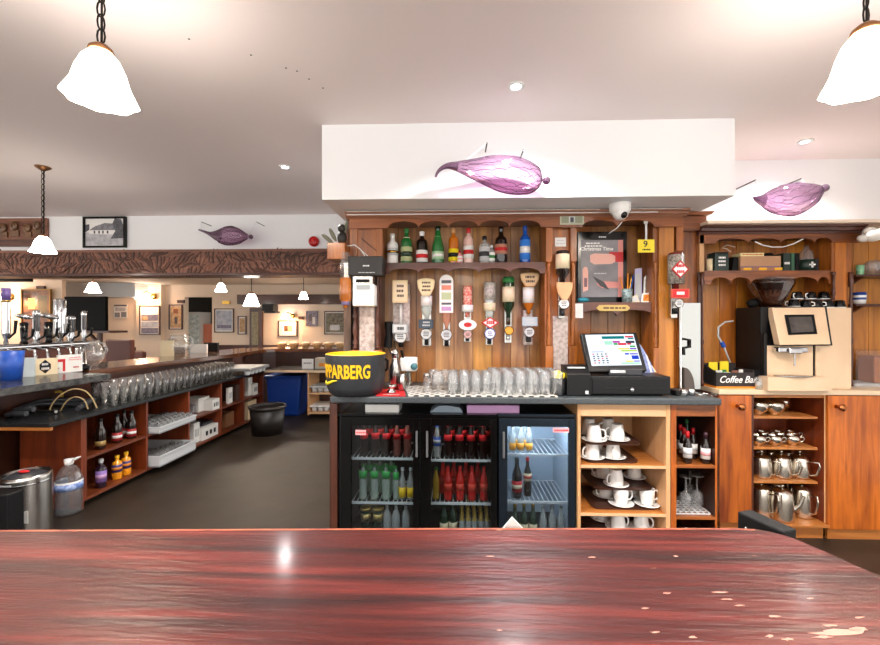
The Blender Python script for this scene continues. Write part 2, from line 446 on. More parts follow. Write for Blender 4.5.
for px, py, rx, rz in [(838, 632, 30, 3.2), (858, 629, 16, 2.2), (822, 637, 12, 1.6), (775, 616, 6, 1.3), (770, 636, 6, 1.8), (788, 639, 7, 1.6), (668, 593, 5, .9), (655, 632, 5, 1), (692, 637, 6, 1.3), (720, 592, 9, 1), (728, 599, 7, .8), (740, 605, 5, .7), (860, 617, 6, .9), (645, 608, 4, .8), (810, 598, 4, .8), (592, 557, 4, .6), (490, 556, 4, .5), (676, 556, 3, .6), (830, 625, 10, 1.2), (500, 630, 4, .8)]:
    n = 11; pg = []
    for k in range(n):
        t = 2 * PI * k / n; s_ = rg.uniform(.45, 1.1)
        w = PZ(px + rx * s_ * math.cos(t), py + rz * s_ * math.sin(t), BTZ + .0003); pg.append((w.x, w.y))
    chips.prism(pg[::-1], 'z', BTZ - .0005, BTZ + .0003, CHIP)
chips.build('bare_wood_chips', bar)['kind'] = 'stuff'

# folded white paper standing behind the bar edge
e0 = PZ(517, 528, BTZ)
g = MB()
a = P(512, 516, e0.y + .01); l = P(498, 532, e0.y + .012); r_ = P(527, 532, e0.y + .012)
g.prism([(l.x, l.z - .05), (r_.x, r_.z - .05), (r_.x, r_.z), (a.x, a.z), (l.x, l.z)], 'y', e0.y + .006, e0.y + .009, PAPER)
solo(g, 'folded_paper', 'small white folded paper tip poking up behind the bar edge before the coolers', 'paper')

# black ledge behind the right end of the bar
lg = thing('bar_flap', 'black studded timber bar flap rail slanting behind the right end of the bar', 'rail', (0, 0, 0))
q0, q1 = PZ(737, 511, .98), PZ(783, 531.5, .98)
dx = Vector((q1.x - q0.x, q1.y - q0.y, 0)); dl = dx.length; dx.normalize(); nx = Vector((-dx.y, dx.x, 0))
if nx.y < 0: nx = -nx
ORIG[lg.name] = Vector((q0.x, q0.y, 0)); lg.location = ORIG[lg.name]
M_ = Matrix.Translation((q0.x, q0.y, 0)) @ Matrix(((dx.x, nx.x, 0, 0), (dx.y, nx.y, 0, 0), (0, 0, 1, 0), (0, 0, 0, 1)))
MB().box(0, dl, 0, .035, .55, .98, BLKM, M_).box(0, .03, 0, .035, 0, .55, BLKM, M_).box(dl - .03, dl, 0, .035, 0, .55, BLKM, M_).build('rail_board', lg, .004)
g = MB()
for k in range(7): g.ball(M_ @ Vector((.02 + k * .022, -.002, .955)), .0035, STEEL, 6, 4)
g.build('studs', lg)
# ================================================================ BACK BAR COUNTER
YC, YF, YB = 2.36, 2.41, 2.95
CT = .93
cx0, cx1 = P(330, 400, YC).x, P(722, 400, YC).x
ct_ = thing('back_bar_worktop', 'speckled grey laminate worktop of the back bar over the coolers and cup shelves', 'worktop', ((cx0 + cx1) / 2, 2.66, CT - .036))
MB().box(cx0, cx1, YC, YB + .02, CT - .036, CT, GRAN).build('worktop_slab', ct_, .006)

def arc(c0, c1, zc_, za, n=10):
    """points of one arch from cusp c0 to c1 (x), cusp height zc_, arch height za"""
    return [(c0 + (c1 - c0) * (1 - math.cos(PI * k / n)) / 2, zc_ + (za - zc_) * math.sin(PI * k / n) ** .8) for k in range(n + 1)]
def scallop(mb, Y0, Y1, xl, xr, ztop, cusps, zc_, za, m):
    pts = [(xl, ztop), (xl, zc_)]
    for a, c in zip(cusps[:-1], cusps[1:]):
        pts += arc(a, c, zc_, za)
    pts += [(xr, zc_), (xr, ztop)]
    out = [pts[0]]
    for q in pts[1:]:
        if abs(q[0] - out[-1][0]) + abs(q[1] - out[-1][1]) > 1e-5: out.append(q)
    mb.prism(out, 'y', Y0, Y1, m)

# ---- bottles
def bottle_prof(style, r, h):
    if style == 'beer': return [(0, 0), (r * .9, 0), (r, .03 * h), (r, .55 * h), (.85 * r, .64 * h), (.45 * r, .78 * h), (.38 * r, .95 * h)]
    if style == 'spirit': return [(0, 0), (r * .92, 0), (r, .03 * h), (r, .6 * h), (.9 * r, .68 * h), (.42 * r, .76 * h), (.36 * r, .9 * h)]
    if style == 'square': return [(0, 0), (r * .95, 0), (r, .03 * h), (r, .66 * h), (.85 * r, .73 * h), (.4 * r, .78 * h), (.38 * r, .9 * h)]
    if style == 'slope': return [(0, 0), (r * .92, 0), (r, .04 * h), (r, .45 * h), (.7 * r, .65 * h), (.45 * r, .82 * h), (.38 * r, .92 * h)]
    if style == 'soft': return [(0, 0), (r * .9, 0), (r, .05 * h), (.93 * r, .25 * h), (r, .45 * h), (.95 * r, .58 * h), (.6 * r, .75 * h), (.4 * r, .88 * h), (.38 * r, .95 * h)]
    return [(0, 0), (r, 0), (r, h)]
def bottle(name, label, loc, r, h, style, body, cap, lab=None, lab2=None, lz=(.15, .45), cat='bottle', group=None, capz=.92, collar=None, flat=1, two=None):
    t = thing(name, label, cat, loc, group)
    sc = Matrix.Diagonal((1, flat, 1, 1))
    L_ = Vector(loc)
    prof = bottle_prof(style, r, h)
    b_ = MB(); b_.lathe(prof, L_, 14, body, sc)
    b_.build('bottle_body', t)
    rt = prof[-1][0]
    MB().lathe([(rt * 1.02, prof[-1][1] - .05 * h), (rt * 1.2, capz * h), (rt * 1.2, h * .99), (rt * 1.0, h), (0, h)], L_, 10, cap, sc).build('cap', t)
    if lab:
        g = MB().lathe([(r * 1.015, lz[0] * h), (r * 1.02, lz[0] * h), (r * 1.02, lz[1] * h), (r * 1.015, lz[1] * h)], L_, 14, lab, sc)
        if lab2:
            zm = (lz[0] + lz[1]) / 2; dz = (lz[1] - lz[0]) * .17
            g.lathe([(r * 1.025, (zm - dz) * h), (r * 1.03, (zm - dz) * h), (r * 1.03, (zm + dz) * h), (r * 1.025, (zm + dz) * h)], L_, 14, lab2, sc)
        g.build('paper_label', t)
    if collar:
        cz = .7 if style != 'slope' else .68
        k = .56 if style != 'soft' else .75
        MB().lathe([(k * r * 1.2, (cz - .06) * h), (k * r * 1.05, (cz + .05) * h)], L_, 12, collar, sc).build('neck_label', t)
    return t

# ---- coolers
HAND = mat('dull steel handle', '#77787a', .4, .6)
def cooler(name, label, px0, px1, doors, lit, frame_m):
    x0, x1, _, zt = RC(px0, 414.5, px1, 528, YF)
    t = thing(name, label, 'drinks cooler', ((x0 + x1) / 2, YF + .25, 0))
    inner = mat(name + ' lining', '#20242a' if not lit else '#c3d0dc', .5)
    y1 = YF + .47
    g = MB(); th = .022
    g.box(x0, x0 + th, YF + .03, y1, .05, zt, BLK).box(x1 - th, x1, YF + .03, y1, .05, zt, BLK).box(x0 + th, x1 - th, YF + .03, y1, zt - .05, zt, BLK).box(x0 + th, x1 - th, YF + .03, y1, .05, .075, BLK)
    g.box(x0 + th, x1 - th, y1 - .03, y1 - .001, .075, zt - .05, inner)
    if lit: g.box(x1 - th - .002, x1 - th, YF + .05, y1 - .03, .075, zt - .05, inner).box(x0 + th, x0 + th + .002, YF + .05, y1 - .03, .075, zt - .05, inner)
    g.build('carcass', t, .003)
    MB().box(x0, x1, YF + .002, YF + .03, zt - .012, zt, frame_m).build('top_strip', t)
    MB().box(x0 + .02, x1 - .02, YF + .04, y1 - .1, 0, .049, BLKM).build('plinth', t)
    ds = MB()
    for d, (a, gl, gr, c, hs) in enumerate(doors):
        dx0, gx0, gx1, dx1 = [P(q, 460, YF).x for q in (a, gl, gr, c)]
        zg = P(440, 426, YF).z; zd = P(440, 418, YF).z
        g = MB()
        g.box(dx0, gx0, YF, YF + .03, .055, zd, frame_m).box(gx1, dx1, YF, YF + .03, .055, zd, frame_m).box(gx0, gx1, YF, YF + .03, zg, zd, frame_m).box(gx0, gx1, YF, YF + .03, .055, .1, frame_m)
        dr = g.build('door', t, .002)
        MB().box(gx0, gx1, YF + .012, YF + .016, .1, zg, PANE).build('glass_pane', dr)
        hx = gx0 - .022 if hs < 0 else gx1 + .022
        MB().box(hx - .006, hx + .006, YF - .014, YF - .001, P(440, 457, YF).z, P(440, 431, YF).z, HAND).build('handle', dr, .003)
    return t, x0, x1, zt
c1, c1x0, c1x1, c1z = cooler('double_door_cooler', 'black double glass door bottle cooler at the left end of the back bar', 338, 497.2, [(341, 351, 413, 419.5, 1), (420.5, 431, 491, 497, -1)], False, BLKG)
FRB = mat('blue grey metal frame', '#27313c', .25, .7)
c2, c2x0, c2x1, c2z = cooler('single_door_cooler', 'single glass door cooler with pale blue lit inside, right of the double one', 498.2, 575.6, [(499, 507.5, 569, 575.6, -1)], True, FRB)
WIRE = mat('white wire shelf', '#d8dcde', .35)
SHY = 2.472
def zsh(py): return P(440, py, SHY).z
def shelf(parent, a, c, py, Y0=2.47):
    x0, x1 = P(a, 460, SHY).x, P(c, 460, SHY).x
    z = zsh(py)
    g = MB().box(x0, x1, Y0, Y0 + .012, z - .012, z, WIRE).box(x0, x1, 2.8, 2.81, z - .01, z, WIRE)
    n = 14
    for k in range(n + 1):
        x = x0 + (x1 - x0) * k / n
        g.box(x - .002, x + .002, Y0 + .012, 2.8, z - .006, z - .001, WIRE)
    g.build('wire_shelf', parent)
    return z
zA = [shelf(c1, 352, 415, 458.5), shelf(c1, 352, 415, 503)]
zB = [shelf(c1, 431, 493, 459.5), shelf(c1, 431, 493, 502.5)]
zC = [shelf(c2, 507, 573, 453), shelf(c2, 507, 573, 500)]
ZF = .0755
def bx_(px, Y): return P(px, 480, Y).x
GB = 'bottles in the left cooler door'
def cool_row(protos, pxs, Y, z, labels, group):
    pass
# left door, top shelf: colas
ro = ('second', 'third')
REDL = mat('cola red label', '#e8202a', .4)
G_SODA = thin('green soda glass', (.62, .88, .66), .6, blend=.35, milky=.3)
G_GRNB = mat('bright green label', '#2fa34a', .4)
first = bottle('cola_bottle', 'cola bottle with a red label, leftmost on the top left cooler shelf', (bx_(364, 2.52), 2.52, zA[0]), .024, .205, 'soft', G_COLA, REDM, REDL, None, (.5, .68), group='cola bottles behind the left cooler door')
for i, px in enumerate((375.5, 386.5)):
    dup(first, (bx_(px, 2.52), 2.52, zA[0]), label='cola bottle with a red label, %s from left on the top left cooler shelf' % ro[i])
rw = bottle('cola_bottle', 'amber soda bottle with a red label, fourth on the top left cooler shelf', (bx_(397, 2.52), 2.52, zA[0]), .024, .205, 'soft', mat('rose drink', '#6d4038', .1, coat=.5), BLK, REDM, None, (.5, .66), group='amber sodas on the top left cooler shelf')
dup(rw, (bx_(407.5, 2.52), 2.52, zA[0]), label='amber soda bottle with a red label beside the right frame of the left cooler door')
k = 0
for px in (369, 380, 391, 402):
    dup(first, (bx_(px, 2.62), 2.62, zA[0]), label='cola bottle in the back row on the top left cooler shelf', group='cola bottles in the back row of the left cooler door')
gr = bottle('soda_bottle', 'green capped clear soda bottle, leftmost on the middle shelf of the left cooler', (bx_(363, 2.52), 2.52, zA[1]), .025, .212, 'soft', G_SODA, GREEN, G_GRNB, None, (.6, .82), group='green capped sodas')
for i, px in enumerate((374.5, 386)):
    dup(gr, (bx_(px, 2.52), 2.52, zA[1]), label='green capped clear soda bottle, %s on the middle shelf of the left cooler' % ro[i])
s_ = dup(gr, (bx_(396, 2.52), 2.52, zA[1]), label='slimmer clear soda bottle with green cap beside the yellow labels', scale=(.75, .75, .95))
yl = bottle('mixer_bottle', 'clear bottle with a yellow label, left of the two on the middle cooler shelf', (bx_(402.5, 2.52), 2.52, zA[1]), .021, .19, 'beer', G_CLR, LGREY, mat('yellow bottle label', '#ffd21a', .4), None, (.08, .4), group='yellow label bottles')
dup(yl, (bx_(410.5, 2.52), 2.52, zA[1]), label='clear bottle with a yellow label against the right frame of the left cooler door')
for px in (369, 380, 391):
    dup(gr, (bx_(px, 2.63), 2.63, zA[1]), label='green capped soda bottle in the back row of the middle shelf', group='green capped sodas in the back row')
bz = ZF
cn = bottle('drinks_can', 'gold topped green can at the left of the bottom shelf of the left cooler', (bx_(366, 2.5), 2.5, bz + .0), .03, .17, 'can', G_DGR, mat('gold foil', '#c9a45a', .3, .9), mat('gold band', '#cdb070', .3, .8), None, (.55, .8), group='gold topped cans')
dup(cn, (bx_(378, 2.5), 2.5, bz), label='gold topped green can second from left on the bottom shelf of the left cooler')
dup(cn, (bx_(372, 2.58), 2.58, bz), label='gold topped green can behind the other two in the left cooler')
cb = bottle('clear_bottle', 'clear bottle on the bottom shelf of the left cooler, beside the gold topped cans', (bx_(387, 2.51), 2.51, bz), .026, .2, 'beer', G_CLR, STEEL, group='clear bottles on the bottom shelf of the left cooler')
for i, px in enumerate((396, 406)):
    dup(cb, (bx_(px, 2.51), 2.51, bz), label='clear bottle %s in the bottom row of the left cooler' % ('in the middle of three' if i == 0 else 'at the right'))
# middle door
bw = bottle('water_bottle', 'bottle with a blue label, leftmost on the top shelf behind the middle door', (bx_(437, 2.52), 2.52, zB[0]), .023, .2, 'soft', G_CLR, BLUE, BLUE, LGREY, (.35, .62))
pos = ('leftmost', 'second', 'third', 'fourth')
for i, px in enumerate((448, 459.5, 471, 483)):
    dup(first, (bx_(px, 2.52), 2.52, zB[0]), label='red labelled cola bottle, %s of four on the top shelf behind the middle door' % pos[i], group='cola bottles behind the middle cooler door')
    dup(first, (bx_(px + 3, 2.62), 2.62, zB[0]), label='cola bottle in the back row on the top shelf behind the middle door', group='cola bottles in the back row of the middle cooler door')
bottle('juice_bottle', 'yellow orange juice bottle at the left of the middle shelf of red drinks', (bx_(436, 2.53), 2.53, zB[1]), .021, .19, 'soft', mat('yellow juice', '#a88322', .15, coat=.4), GREEN)
rd = bottle('red_drink_bottle', 'red drink bottle leftmost of four on the middle cooler shelf', (bx_(448, 2.52), 2.52, zB[1]), .025, .2, 'soft', G_RED, REDM, mat('pale red label', '#d8402c', .5), None, (.3, .5), group='red drink bottles in the front row')
for i, px in enumerate((460, 472, 484)):
    dup(rd, (bx_(px, 2.52), 2.52, zB[1]), label='red drink bottle %s of four on the middle cooler shelf' % pos[i + 1])
for px in (443, 454, 466, 478): dup(rd, (bx_(px, 2.62), 2.62, zB[1]), label='red drink bottle in the back row of the middle cooler shelf', group='red drink bottles in the back row')
dg = bottle('green_bottle', 'dark green bottle at the bottom left behind the middle cooler door', (bx_(444, 2.52), 2.52, ZF), .025, .2, 'beer', G_DGR, G_DGR, CARD, None, (.15, .4), group='dark green bottles')
dup(dg, (bx_(453, 2.53), 2.53, ZF), label='dark green bottle beside the rows of gold foil necks')
gf = bottle('foil_top_bottle', 'gold foil topped small bottle in the rows at the bottom of the middle cooler', (bx_(462, 2.5), 2.5, ZF), .0165, .165, 'beer', G_CLR, mat('gold foil cap', '#b99a4e', .3, .8), group='gold foil topped small bottles', collar=mat('gold foil neck', '#c4a85c', .3, .8))
q_ = Vector(gf.location); rr_, hh_ = .0165, .165
MB().lathe([(.9 * rr_, .6 * hh_), (.88 * rr_, .645 * hh_), (.49 * rr_, .785 * hh_), (.43 * rr_, .96 * hh_)], q_, 14, mat('crinkled gold foil', '#d2b25e', .3, .7)).build('gold_foil', gf)
for j in range(4):
    for i in range(5):
        if i or j: dup(gf, (bx_(462, 2.5) + i * .0375, 2.5 + j * .045, ZF), scale=(1, 1, 1 + .05 * j))
# right door
ol = bottle('pale_bottle', 'orange labelled clear bottle, left of three on the top shelf of the lit cooler', (bx_(512.5, 2.52), 2.52, zC[0]), .0205, .16, 'beer', G_CLR, STEEL, mat('orange label', '#e59a2a', .5), None, (.08, .34), group='orange label bottles in the front row')
dup(ol, (bx_(520.5, 2.52), 2.52, zC[0]), label='orange labelled clear bottle, middle of three on the top shelf of the lit cooler')
dup(ol, (bx_(529, 2.52), 2.52, zC[0]), label='orange labelled clear bottle, right of three on the top shelf of the lit cooler')
for px in (516, 524): dup(ol, (bx_(px, 2.6), 2.6, zC[0]), label='orange label bottle in the back row of the lit cooler', group='orange label bottles in the back row')
db = bottle('cider_bottle', 'dark bottle with a red oval label on the middle shelf of the lit cooler', (bx_(517, 2.53), 2.53, zC[1]), .03, .235, 'beer', G_DRK, G_DRK, REDM, CARD, (.16, .44))
bottle('wine_bottle', 'slim dark bottle with a pale label behind the red oval one', (bx_(527.5, 2.56), 2.56, zC[1]), .024, .23, 'beer', G_DRK, REDM, CARD, REDM, (.4, .6))
lb = bottle('leaning_bottle', 'dark bottle with gold foil at the bottom left of the lit cooler', (bx_(515, 2.52), 2.52, ZF), .024, .19, 'beer', G_DGR, BRASS, CARD, None, (.2, .4), group='dark bottles at the bottom of the lit cooler')
for i, px in enumerate((524, 533)): dup(lb, (bx_(px, 2.53), 2.53, ZF), label='dark bottle with gold foil, %s on the bottom shelf of the lit cooler' % ro[i])
cb2 = bottle('clear_bottle', 'pale clear bottle on the bottom shelf of the lit cooler, beside the dark bottles', (bx_(543, 2.52), 2.52, ZF), .022, .19, 'beer', G_CLR, STEEL, group='pale bottles at the bottom right of the lit cooler')
dup(cb2, (bx_(552, 2.52), 2.52, ZF), label='pale clear bottle in the middle of three at the bottom right of the lit cooler')
dup(cb2, (bx_(561, 2.52), 2.52, ZF), label='pale clear bottle next to the right frame at the bottom of the lit cooler')
COOLER_FILL = glow('added cooler fill', '#fff3e2', 12)  # added glowing strips that brighten the bottles in the double cooler
cm_ = P(420, 460, 2.475).x
for a, c in ((c1x0 + .06, cm_ - .05), (cm_ + .05, c1x1 - .06)): MB().box(a, c, 2.475, 2.484, c1z - .0605, c1z - .0505, COOLER_FILL).build('light_strip', c1)
# interior light of the single cooler
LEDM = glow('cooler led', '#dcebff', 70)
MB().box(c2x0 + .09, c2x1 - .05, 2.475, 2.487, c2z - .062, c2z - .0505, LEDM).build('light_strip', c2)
MB().prect(425.5 - 70, 430, 366, 435, 2.407, 2.4095, PINK).marks(*RC(356, 431.5, 366, 434, 2.405), 2.407, REDM, 1, 3).build('price_sticker', c1)
g = MB().prect(553, 428, 569, 432.5, 2.407, 2.4095, PINK); g.marks(*RC(554, 429, 568, 432, 2.405), 2.407, REDM, 1, 4); g.build('price_sticker', c2)

# things lying on the coolers
def on_cool(name, label, cat, a, c, py, Y0, Y1, m, zt, m2=None):
    x0, x1, z0, z1 = RC(a, py, c, 413, Y0)
    g = MB().box(x0, x1, Y0, Y1, zt, max(z1, zt + .02), m)
    if m2: g.box(x0 + .01, x1 - .01, Y0 + .02, Y1 - .02, z1, z1 + .006, m2)
    solo(g, name, label, cat, bevel=.004)
on_cool('folded_cloth', 'white folded cloth packet lying on top of the double cooler', 'cloth', 365, 399, 404.5, 2.45, 2.6, WPL, c1z)
on_cool('lilac_box', 'flat lilac box lying on the coolers under the worktop', 'box', 467, 519.5, 405.2, 2.45, 2.7, LILAC, c1z)
g = MB(); x0, x1, z0, z1 = RC(430, 404.5, 463, 413, 2.5)
g.prism([(x0, c1z), (x1, c1z), (x1 - .02, z1 - .012), (x1 - .1, z1), (x0 + .05, z1 - .004)], 'y', 2.47, 2.62, mat('blue grey bag', '#8fa0ae', .5))
solo(g, 'plastic_bag', 'crumpled blue grey plastic bag on the cooler left of the lilac box', 'bag', bevel=.004)
# end post under the counter
g = MB().prect(331.5, 404.2, 337.2, 500, 2.44, 2.5, W_DKZ); g.box(P(331.5, 450, 2.44).x, P(337.2, 450, 2.44).x, 2.44, 2.5, 0, P(334, 500, 2.44).z + .001, W_DKZ)
g.build('support_post', ct_)
MB().box(P(332, 450, 2.6).x, P(336.5, 450, 2.6).x, 2.55, 2.93, 0, CT - .037, W_PAN).build('end_panel', ct_)

# ---- cup unit
def rc(a, b_, c, d, Y=YF): return RC(a, b_, c, d, Y)
YU = 2.395
cu0, cu1 = P(577.6, 460, YU).x, P(670.5, 460, YU).x
cu = thing('cup_shelf_unit', 'pale beech open shelf unit full of white cups under the till', 'shelf unit', ((cu0 + cu1) / 2, 2.6, 0))
zt = CT - .037
sh1, sh2 = P(625, 465.5, YU).z, P(625, 513.5, YU).z
g = MB().box(cu0, cu0 + .018, YU, 2.86, 0, zt, W_LT).box(cu1 - .024, cu1, YU, 2.86, 0, zt, W_LT).box(cu0 + .018, cu1 - .024, 2.84, 2.86, .05, zt, W_LT)
g.build('carcass', cu, .002)
MB().box(cu0 + .018, cu1 - .024, YU + .002, YU + .02, P(625, 416.5, YU).z, zt, W_LTX).build('top_rail', cu, .002)
for z in (sh1, sh2, .03):
    MB().box(cu0 + .018, cu1 - .024, YU + .002, 2.84, z - .017, z, W_SHELF).box(cu0 + .018, cu1 - .024, YU, YU + .002, z - .017, z, W_LTX).build('shelf', cu, .001)
# cups and saucers
def cup_mesh(mb, up=True):
    p = [(0, .004), (.022, .004), (.029, 0), (.032, .005), (.041, .055), (.0425, .094), (.0405, .094), (.038, .05), (.027, .012), (0, .011)]
    if not up: p = [(r, .0945 - z) for r, z in p][::-1]
    mb.lathe(p, (0, 0, 0), 18, WHT)
    return mb
cup = thing('coffee_cup', 'white cup', 'cup', (0, 0, 0), 'white cups in the beech shelf unit')
cup_mesh(MB()).build('cup_body', cup)
MB().tube([(.039, 0, .08), (.054, 0, .082), (.064, 0, .068), (.064, 0, .046), (.054, 0, .03), (.037, 0, .028)], .005, 7, WHT).build('handle', cup)
cup_d = thing('coffee_cup', 'white cup', 'cup', (0, 0, 0), 'white cups in the beech shelf unit')
cup_mesh(MB(), False).build('cup_body', cup_d)
MB().tube([(.039, 0, .015), (.054, 0, .013), (.064, 0, .027), (.064, 0, .049), (.054, 0, .065), (.037, 0, .067)], .005, 7, WHT).build('handle', cup_d)
sau_mb = MB().lathe([(0, 0), (.035, 0), (.06, .008), (.072, .013), (.072, .0155), (.06, .012), (.03, .004), (0, .004)], (0, 0, 0), 22, WHT)
sau = tag(sau_mb.build('saucer'), 'white saucer', 'saucer', 'white saucers in the beech shelf unit')
used = set()
def put(proto, loc, rz, label):
    if proto.name not in used:
        used.add(proto.name); proto.location = loc; proto.rotation_euler = (0, 0, rz); proto['label'] = label; return proto
    return dup(proto, loc, rz, label)
def tray(x0, x1, y0, y1, z, label, skew=0, m=None):
    g = MB(); n = []
    r_ = .035
    for (cx_, cy_, a0) in ((x1 - r_, y1 - r_, 0), (x0 + r_, y1 - r_, 90), (x0 + r_, y0 + r_, 180), (x1 - r_, y0 + r_, 270)):
        for k in range(5): n.append((cx_ + r_ * math.cos(R(a0 + 22.5 * k)), cy_ + r_ * math.sin(R(a0 + 22.5 * k))))
    if skew:
        mx_, my_ = (x0 + x1) / 2, (y0 + y1) / 2
        n = [(mx_ + (q[0] - mx_) * math.cos(skew) - (q[1] - my_) * math.sin(skew), my_ + (q[0] - mx_) * math.sin(skew) + (q[1] - my_) * math.cos(skew)) for q in n]
    g.prism(n, 'z', z, z + .004, m or TRAYM)
    mx_ = sum(q[0] for q in n) / len(n); my_ = sum(q[1] for q in n) / len(n)
    N = len(n)
    out = [Vector((q[0], q[1], z + .004)) for q in n]; top = [Vector((mx_ + (q[0] - mx_) * 1.03, my_ + (q[1] - my_) * 1.03, z + .012)) for q in n]
    g.grid([out + out[:1], top + top[:1]], m or TRAYM)
    return solo(g, 'serving_tray', label, 'tray')
TRAYM = mat('dark brown tray', '#43261b', .4)
def XC(px, Y): return P(px, 480, Y).x
spec = []
def cups_on(z, items, where):
    for px, Y, up, rz, lab in items:
        x = XC(px, Y)
        put(sau, (x, Y, z), 0, 'saucer under the ' + lab.replace('white cup', 'cup'))
        put(cup if up else cup_d, (x, Y, z + .0045), R(rz), lab)
e = .0005
z1 = sh1 + e
tray(XC(573, 2.5) + .06, XC(634, 2.5), 2.43, 2.72, z1, 'brown tray on the top shelf of the beech unit, lower of two')
cups_on(z1 + .0043, [(592, 2.50, False, 200, 'white cup near the left side of the lower tray on the top shelf'), (613, 2.51, False, 250, 'white cup right of it on the lower tray of the top shelf'), (595, 2.64, False, 30, 'white cup at the back of the lower tray on the top shelf')], '')
z2 = z1 + .0043 + .0045 + .0955
tray(XC(573, 2.5) + .06, XC(637, 2.5), 2.43, 2.72, z2, 'brown tray balanced on cups on the top shelf, upper of two', 0)
cups_on(z2 + .0043, [(594, 2.49, False, -10, 'white cup at the left front of the upper tray on the top shelf'), (617, 2.51, False, 160, 'white cup at the right front of the upper tray on the top shelf'), (589, 2.64, False, 60, 'white cup at the left back of the upper tray on the top shelf'), (608, 2.65, False, 190, 'white cup at the right back of the upper tray on the top shelf')], '')
z1 = sh2 + e
tray(XC(588, 2.55), XC(653, 2.47), 2.44, 2.76, z1, 'brown tray on the middle shelf of the beech unit, lower of two')
cups_on(z1 + .0043, [(621, 2.50, True, 0, 'white cup at the left front of the lower tray on the middle shelf'), (647, 2.50, True, 0, 'white cup at the right front of the lower tray on the middle shelf'), (605, 2.62, False, 200, 'white cup at the left back of the lower tray on the middle shelf'), (634, 2.64, False, 90, 'white cup at the right back of the lower tray on the middle shelf')], '')
z2 = z1 + .0043 + .0045 + .0955
tray(XC(590, 2.55), XC(652, 2.48), 2.46, 2.76, z2, 'brown tray balanced on cups on the middle shelf, upper of two')
cups_on(z2 + .0043, [(616, 2.52, False, 200, 'white cup at the front of the upper tray on the middle shelf'), (603, 2.66, False, 170, 'white cup at the back left of the upper tray on the middle shelf'), (634, 2.65, False, 60, 'white cup at the back right of the upper tray on the middle shelf')], '')
z1 = .0305
tray(XC(588, 2.5), XC(651, 2.5), 2.44, 2.76, z1, 'brown tray on the bottom shelf of the beech unit')
z1 += .0043
cups_on(z1, [(617, 2.5, False, 30, 'white cup at the left front of the bottom shelf'), (641, 2.5, False, 30, 'white cup at the right front of the bottom shelf'), (604, 2.64, False, 30, 'white cup at the back of the bottom shelf')], '')
zz = z1 + .0045 + .0955
tray(XC(588, 2.5), XC(651, 2.5), 2.44, 2.76, zz, 'brown tray stacked on cups on the bottom shelf of the beech unit')
cups_on(zz + .0043, [(618, 2.5, False, 10, 'white cup at the left of the stacked tray on the bottom shelf'), (641, 2.51, False, -20, 'white cup at the right of the stacked tray on the bottom shelf'), (602, 2.62, False, 200, 'white cup at the back of the stacked tray on the bottom shelf')], '')

# ---- bottle unit
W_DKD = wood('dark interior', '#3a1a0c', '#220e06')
bu0, bu1 = P(671, 460, YU).x, P(717.5, 460, YU).x
bu = thing('bottle_shelf_unit', 'narrow dark wooden shelf unit with small wine bottles and glasses right of the cups', 'shelf unit', ((bu0 + bu1) / 2, 2.6, 0))
bs1, bs2 = P(695, 465.5, YU).z, P(695, 517, YU).z
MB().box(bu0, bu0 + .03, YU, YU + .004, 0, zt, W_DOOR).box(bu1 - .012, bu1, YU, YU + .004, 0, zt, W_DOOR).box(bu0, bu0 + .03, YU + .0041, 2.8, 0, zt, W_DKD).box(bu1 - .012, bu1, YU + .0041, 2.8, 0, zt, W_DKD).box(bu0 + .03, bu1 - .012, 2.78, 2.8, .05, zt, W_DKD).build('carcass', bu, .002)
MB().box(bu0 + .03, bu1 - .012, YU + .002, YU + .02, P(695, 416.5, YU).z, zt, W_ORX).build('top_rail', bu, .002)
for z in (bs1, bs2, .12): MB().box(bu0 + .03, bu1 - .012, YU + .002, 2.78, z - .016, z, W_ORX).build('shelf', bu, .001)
def wx(px, Y): return P(px, 450, Y).x
wb = bottle('mini_wine_bottle', 'small red capped wine bottle with white label at the front of the dark shelf', (wx(687.5, 2.44), 2.44, bs1), .023, .18, 'beer', G_DRK, REDM, PAPER, LGREY, (.18, .5), capz=.7, group='small red capped wine bottles')
for i, (px, Y, l_) in enumerate([(684, 2.52, 'small red capped wine bottle behind the front one'), (693, 2.52, 'small red capped wine bottle behind and right of the front one'), (680.5, 2.6, 'small red capped wine bottle at the back left of the dark shelf')]):
    dup(wb, (wx(px, Y), Y, bs1), label=l_)
bottle('mini_wine_bottle', 'small dark capped wine bottle with white label standing apart on the right', (wx(705.5, 2.44), 2.44, bs1), .024, .175, 'beer', G_DRK, mat('plum cap', '#3b1d2c', .4), PAPER, PINK, (.15, .5), capz=.75)
bottle('green_wine_bottle', 'small green capped wine bottle at the back of the dark shelf', (wx(687, 2.64), 2.64, bs1), .022, .2, 'beer', G_DGR, GREEN, None)
latt = MB(); lx0, lx1 = bu0 + .032, bu1 - .02
for k in range(9):
    yy = YU + .03 + k * .03; latt.box(lx0, lx1, yy, yy + .006, bs2 + .0005, bs2 + .006, LGREY)
for k in range(7):
    xx = lx0 + (lx1 - lx0 - .006) * k / 6; latt.box(xx, xx + .006, YU + .03, YU + .28, bs2 + .006, bs2 + .011, LGREY)
solo(latt, 'lattice_mat', 'white lattice drying mat under the upturned stem glasses', 'mat')
def stemglass(loc, label, group):
    t = thing('stem_glass', label, 'glass', loc, group); L_ = Vector(loc)
    MB().lathe([(.03, 0), (.034, .05), (.03, .085), (.008, .1), (.005, .105), (.005, .17), (.01, .178), (.034, .182), (.034, .184), (0, .184)], L_, 14, GLASS).build('glass_bowl_and_stem', t)
    return t
sg = stemglass((wx(686, 2.48), 2.48, bs2 + .0115), 'upturned stem glass on the lattice mat, left of two', 'upturned stem glasses')
dup(sg, (wx(697, 2.5), 2.5, bs2 + .0115), label='upturned stem glass on the lattice mat, right of two')
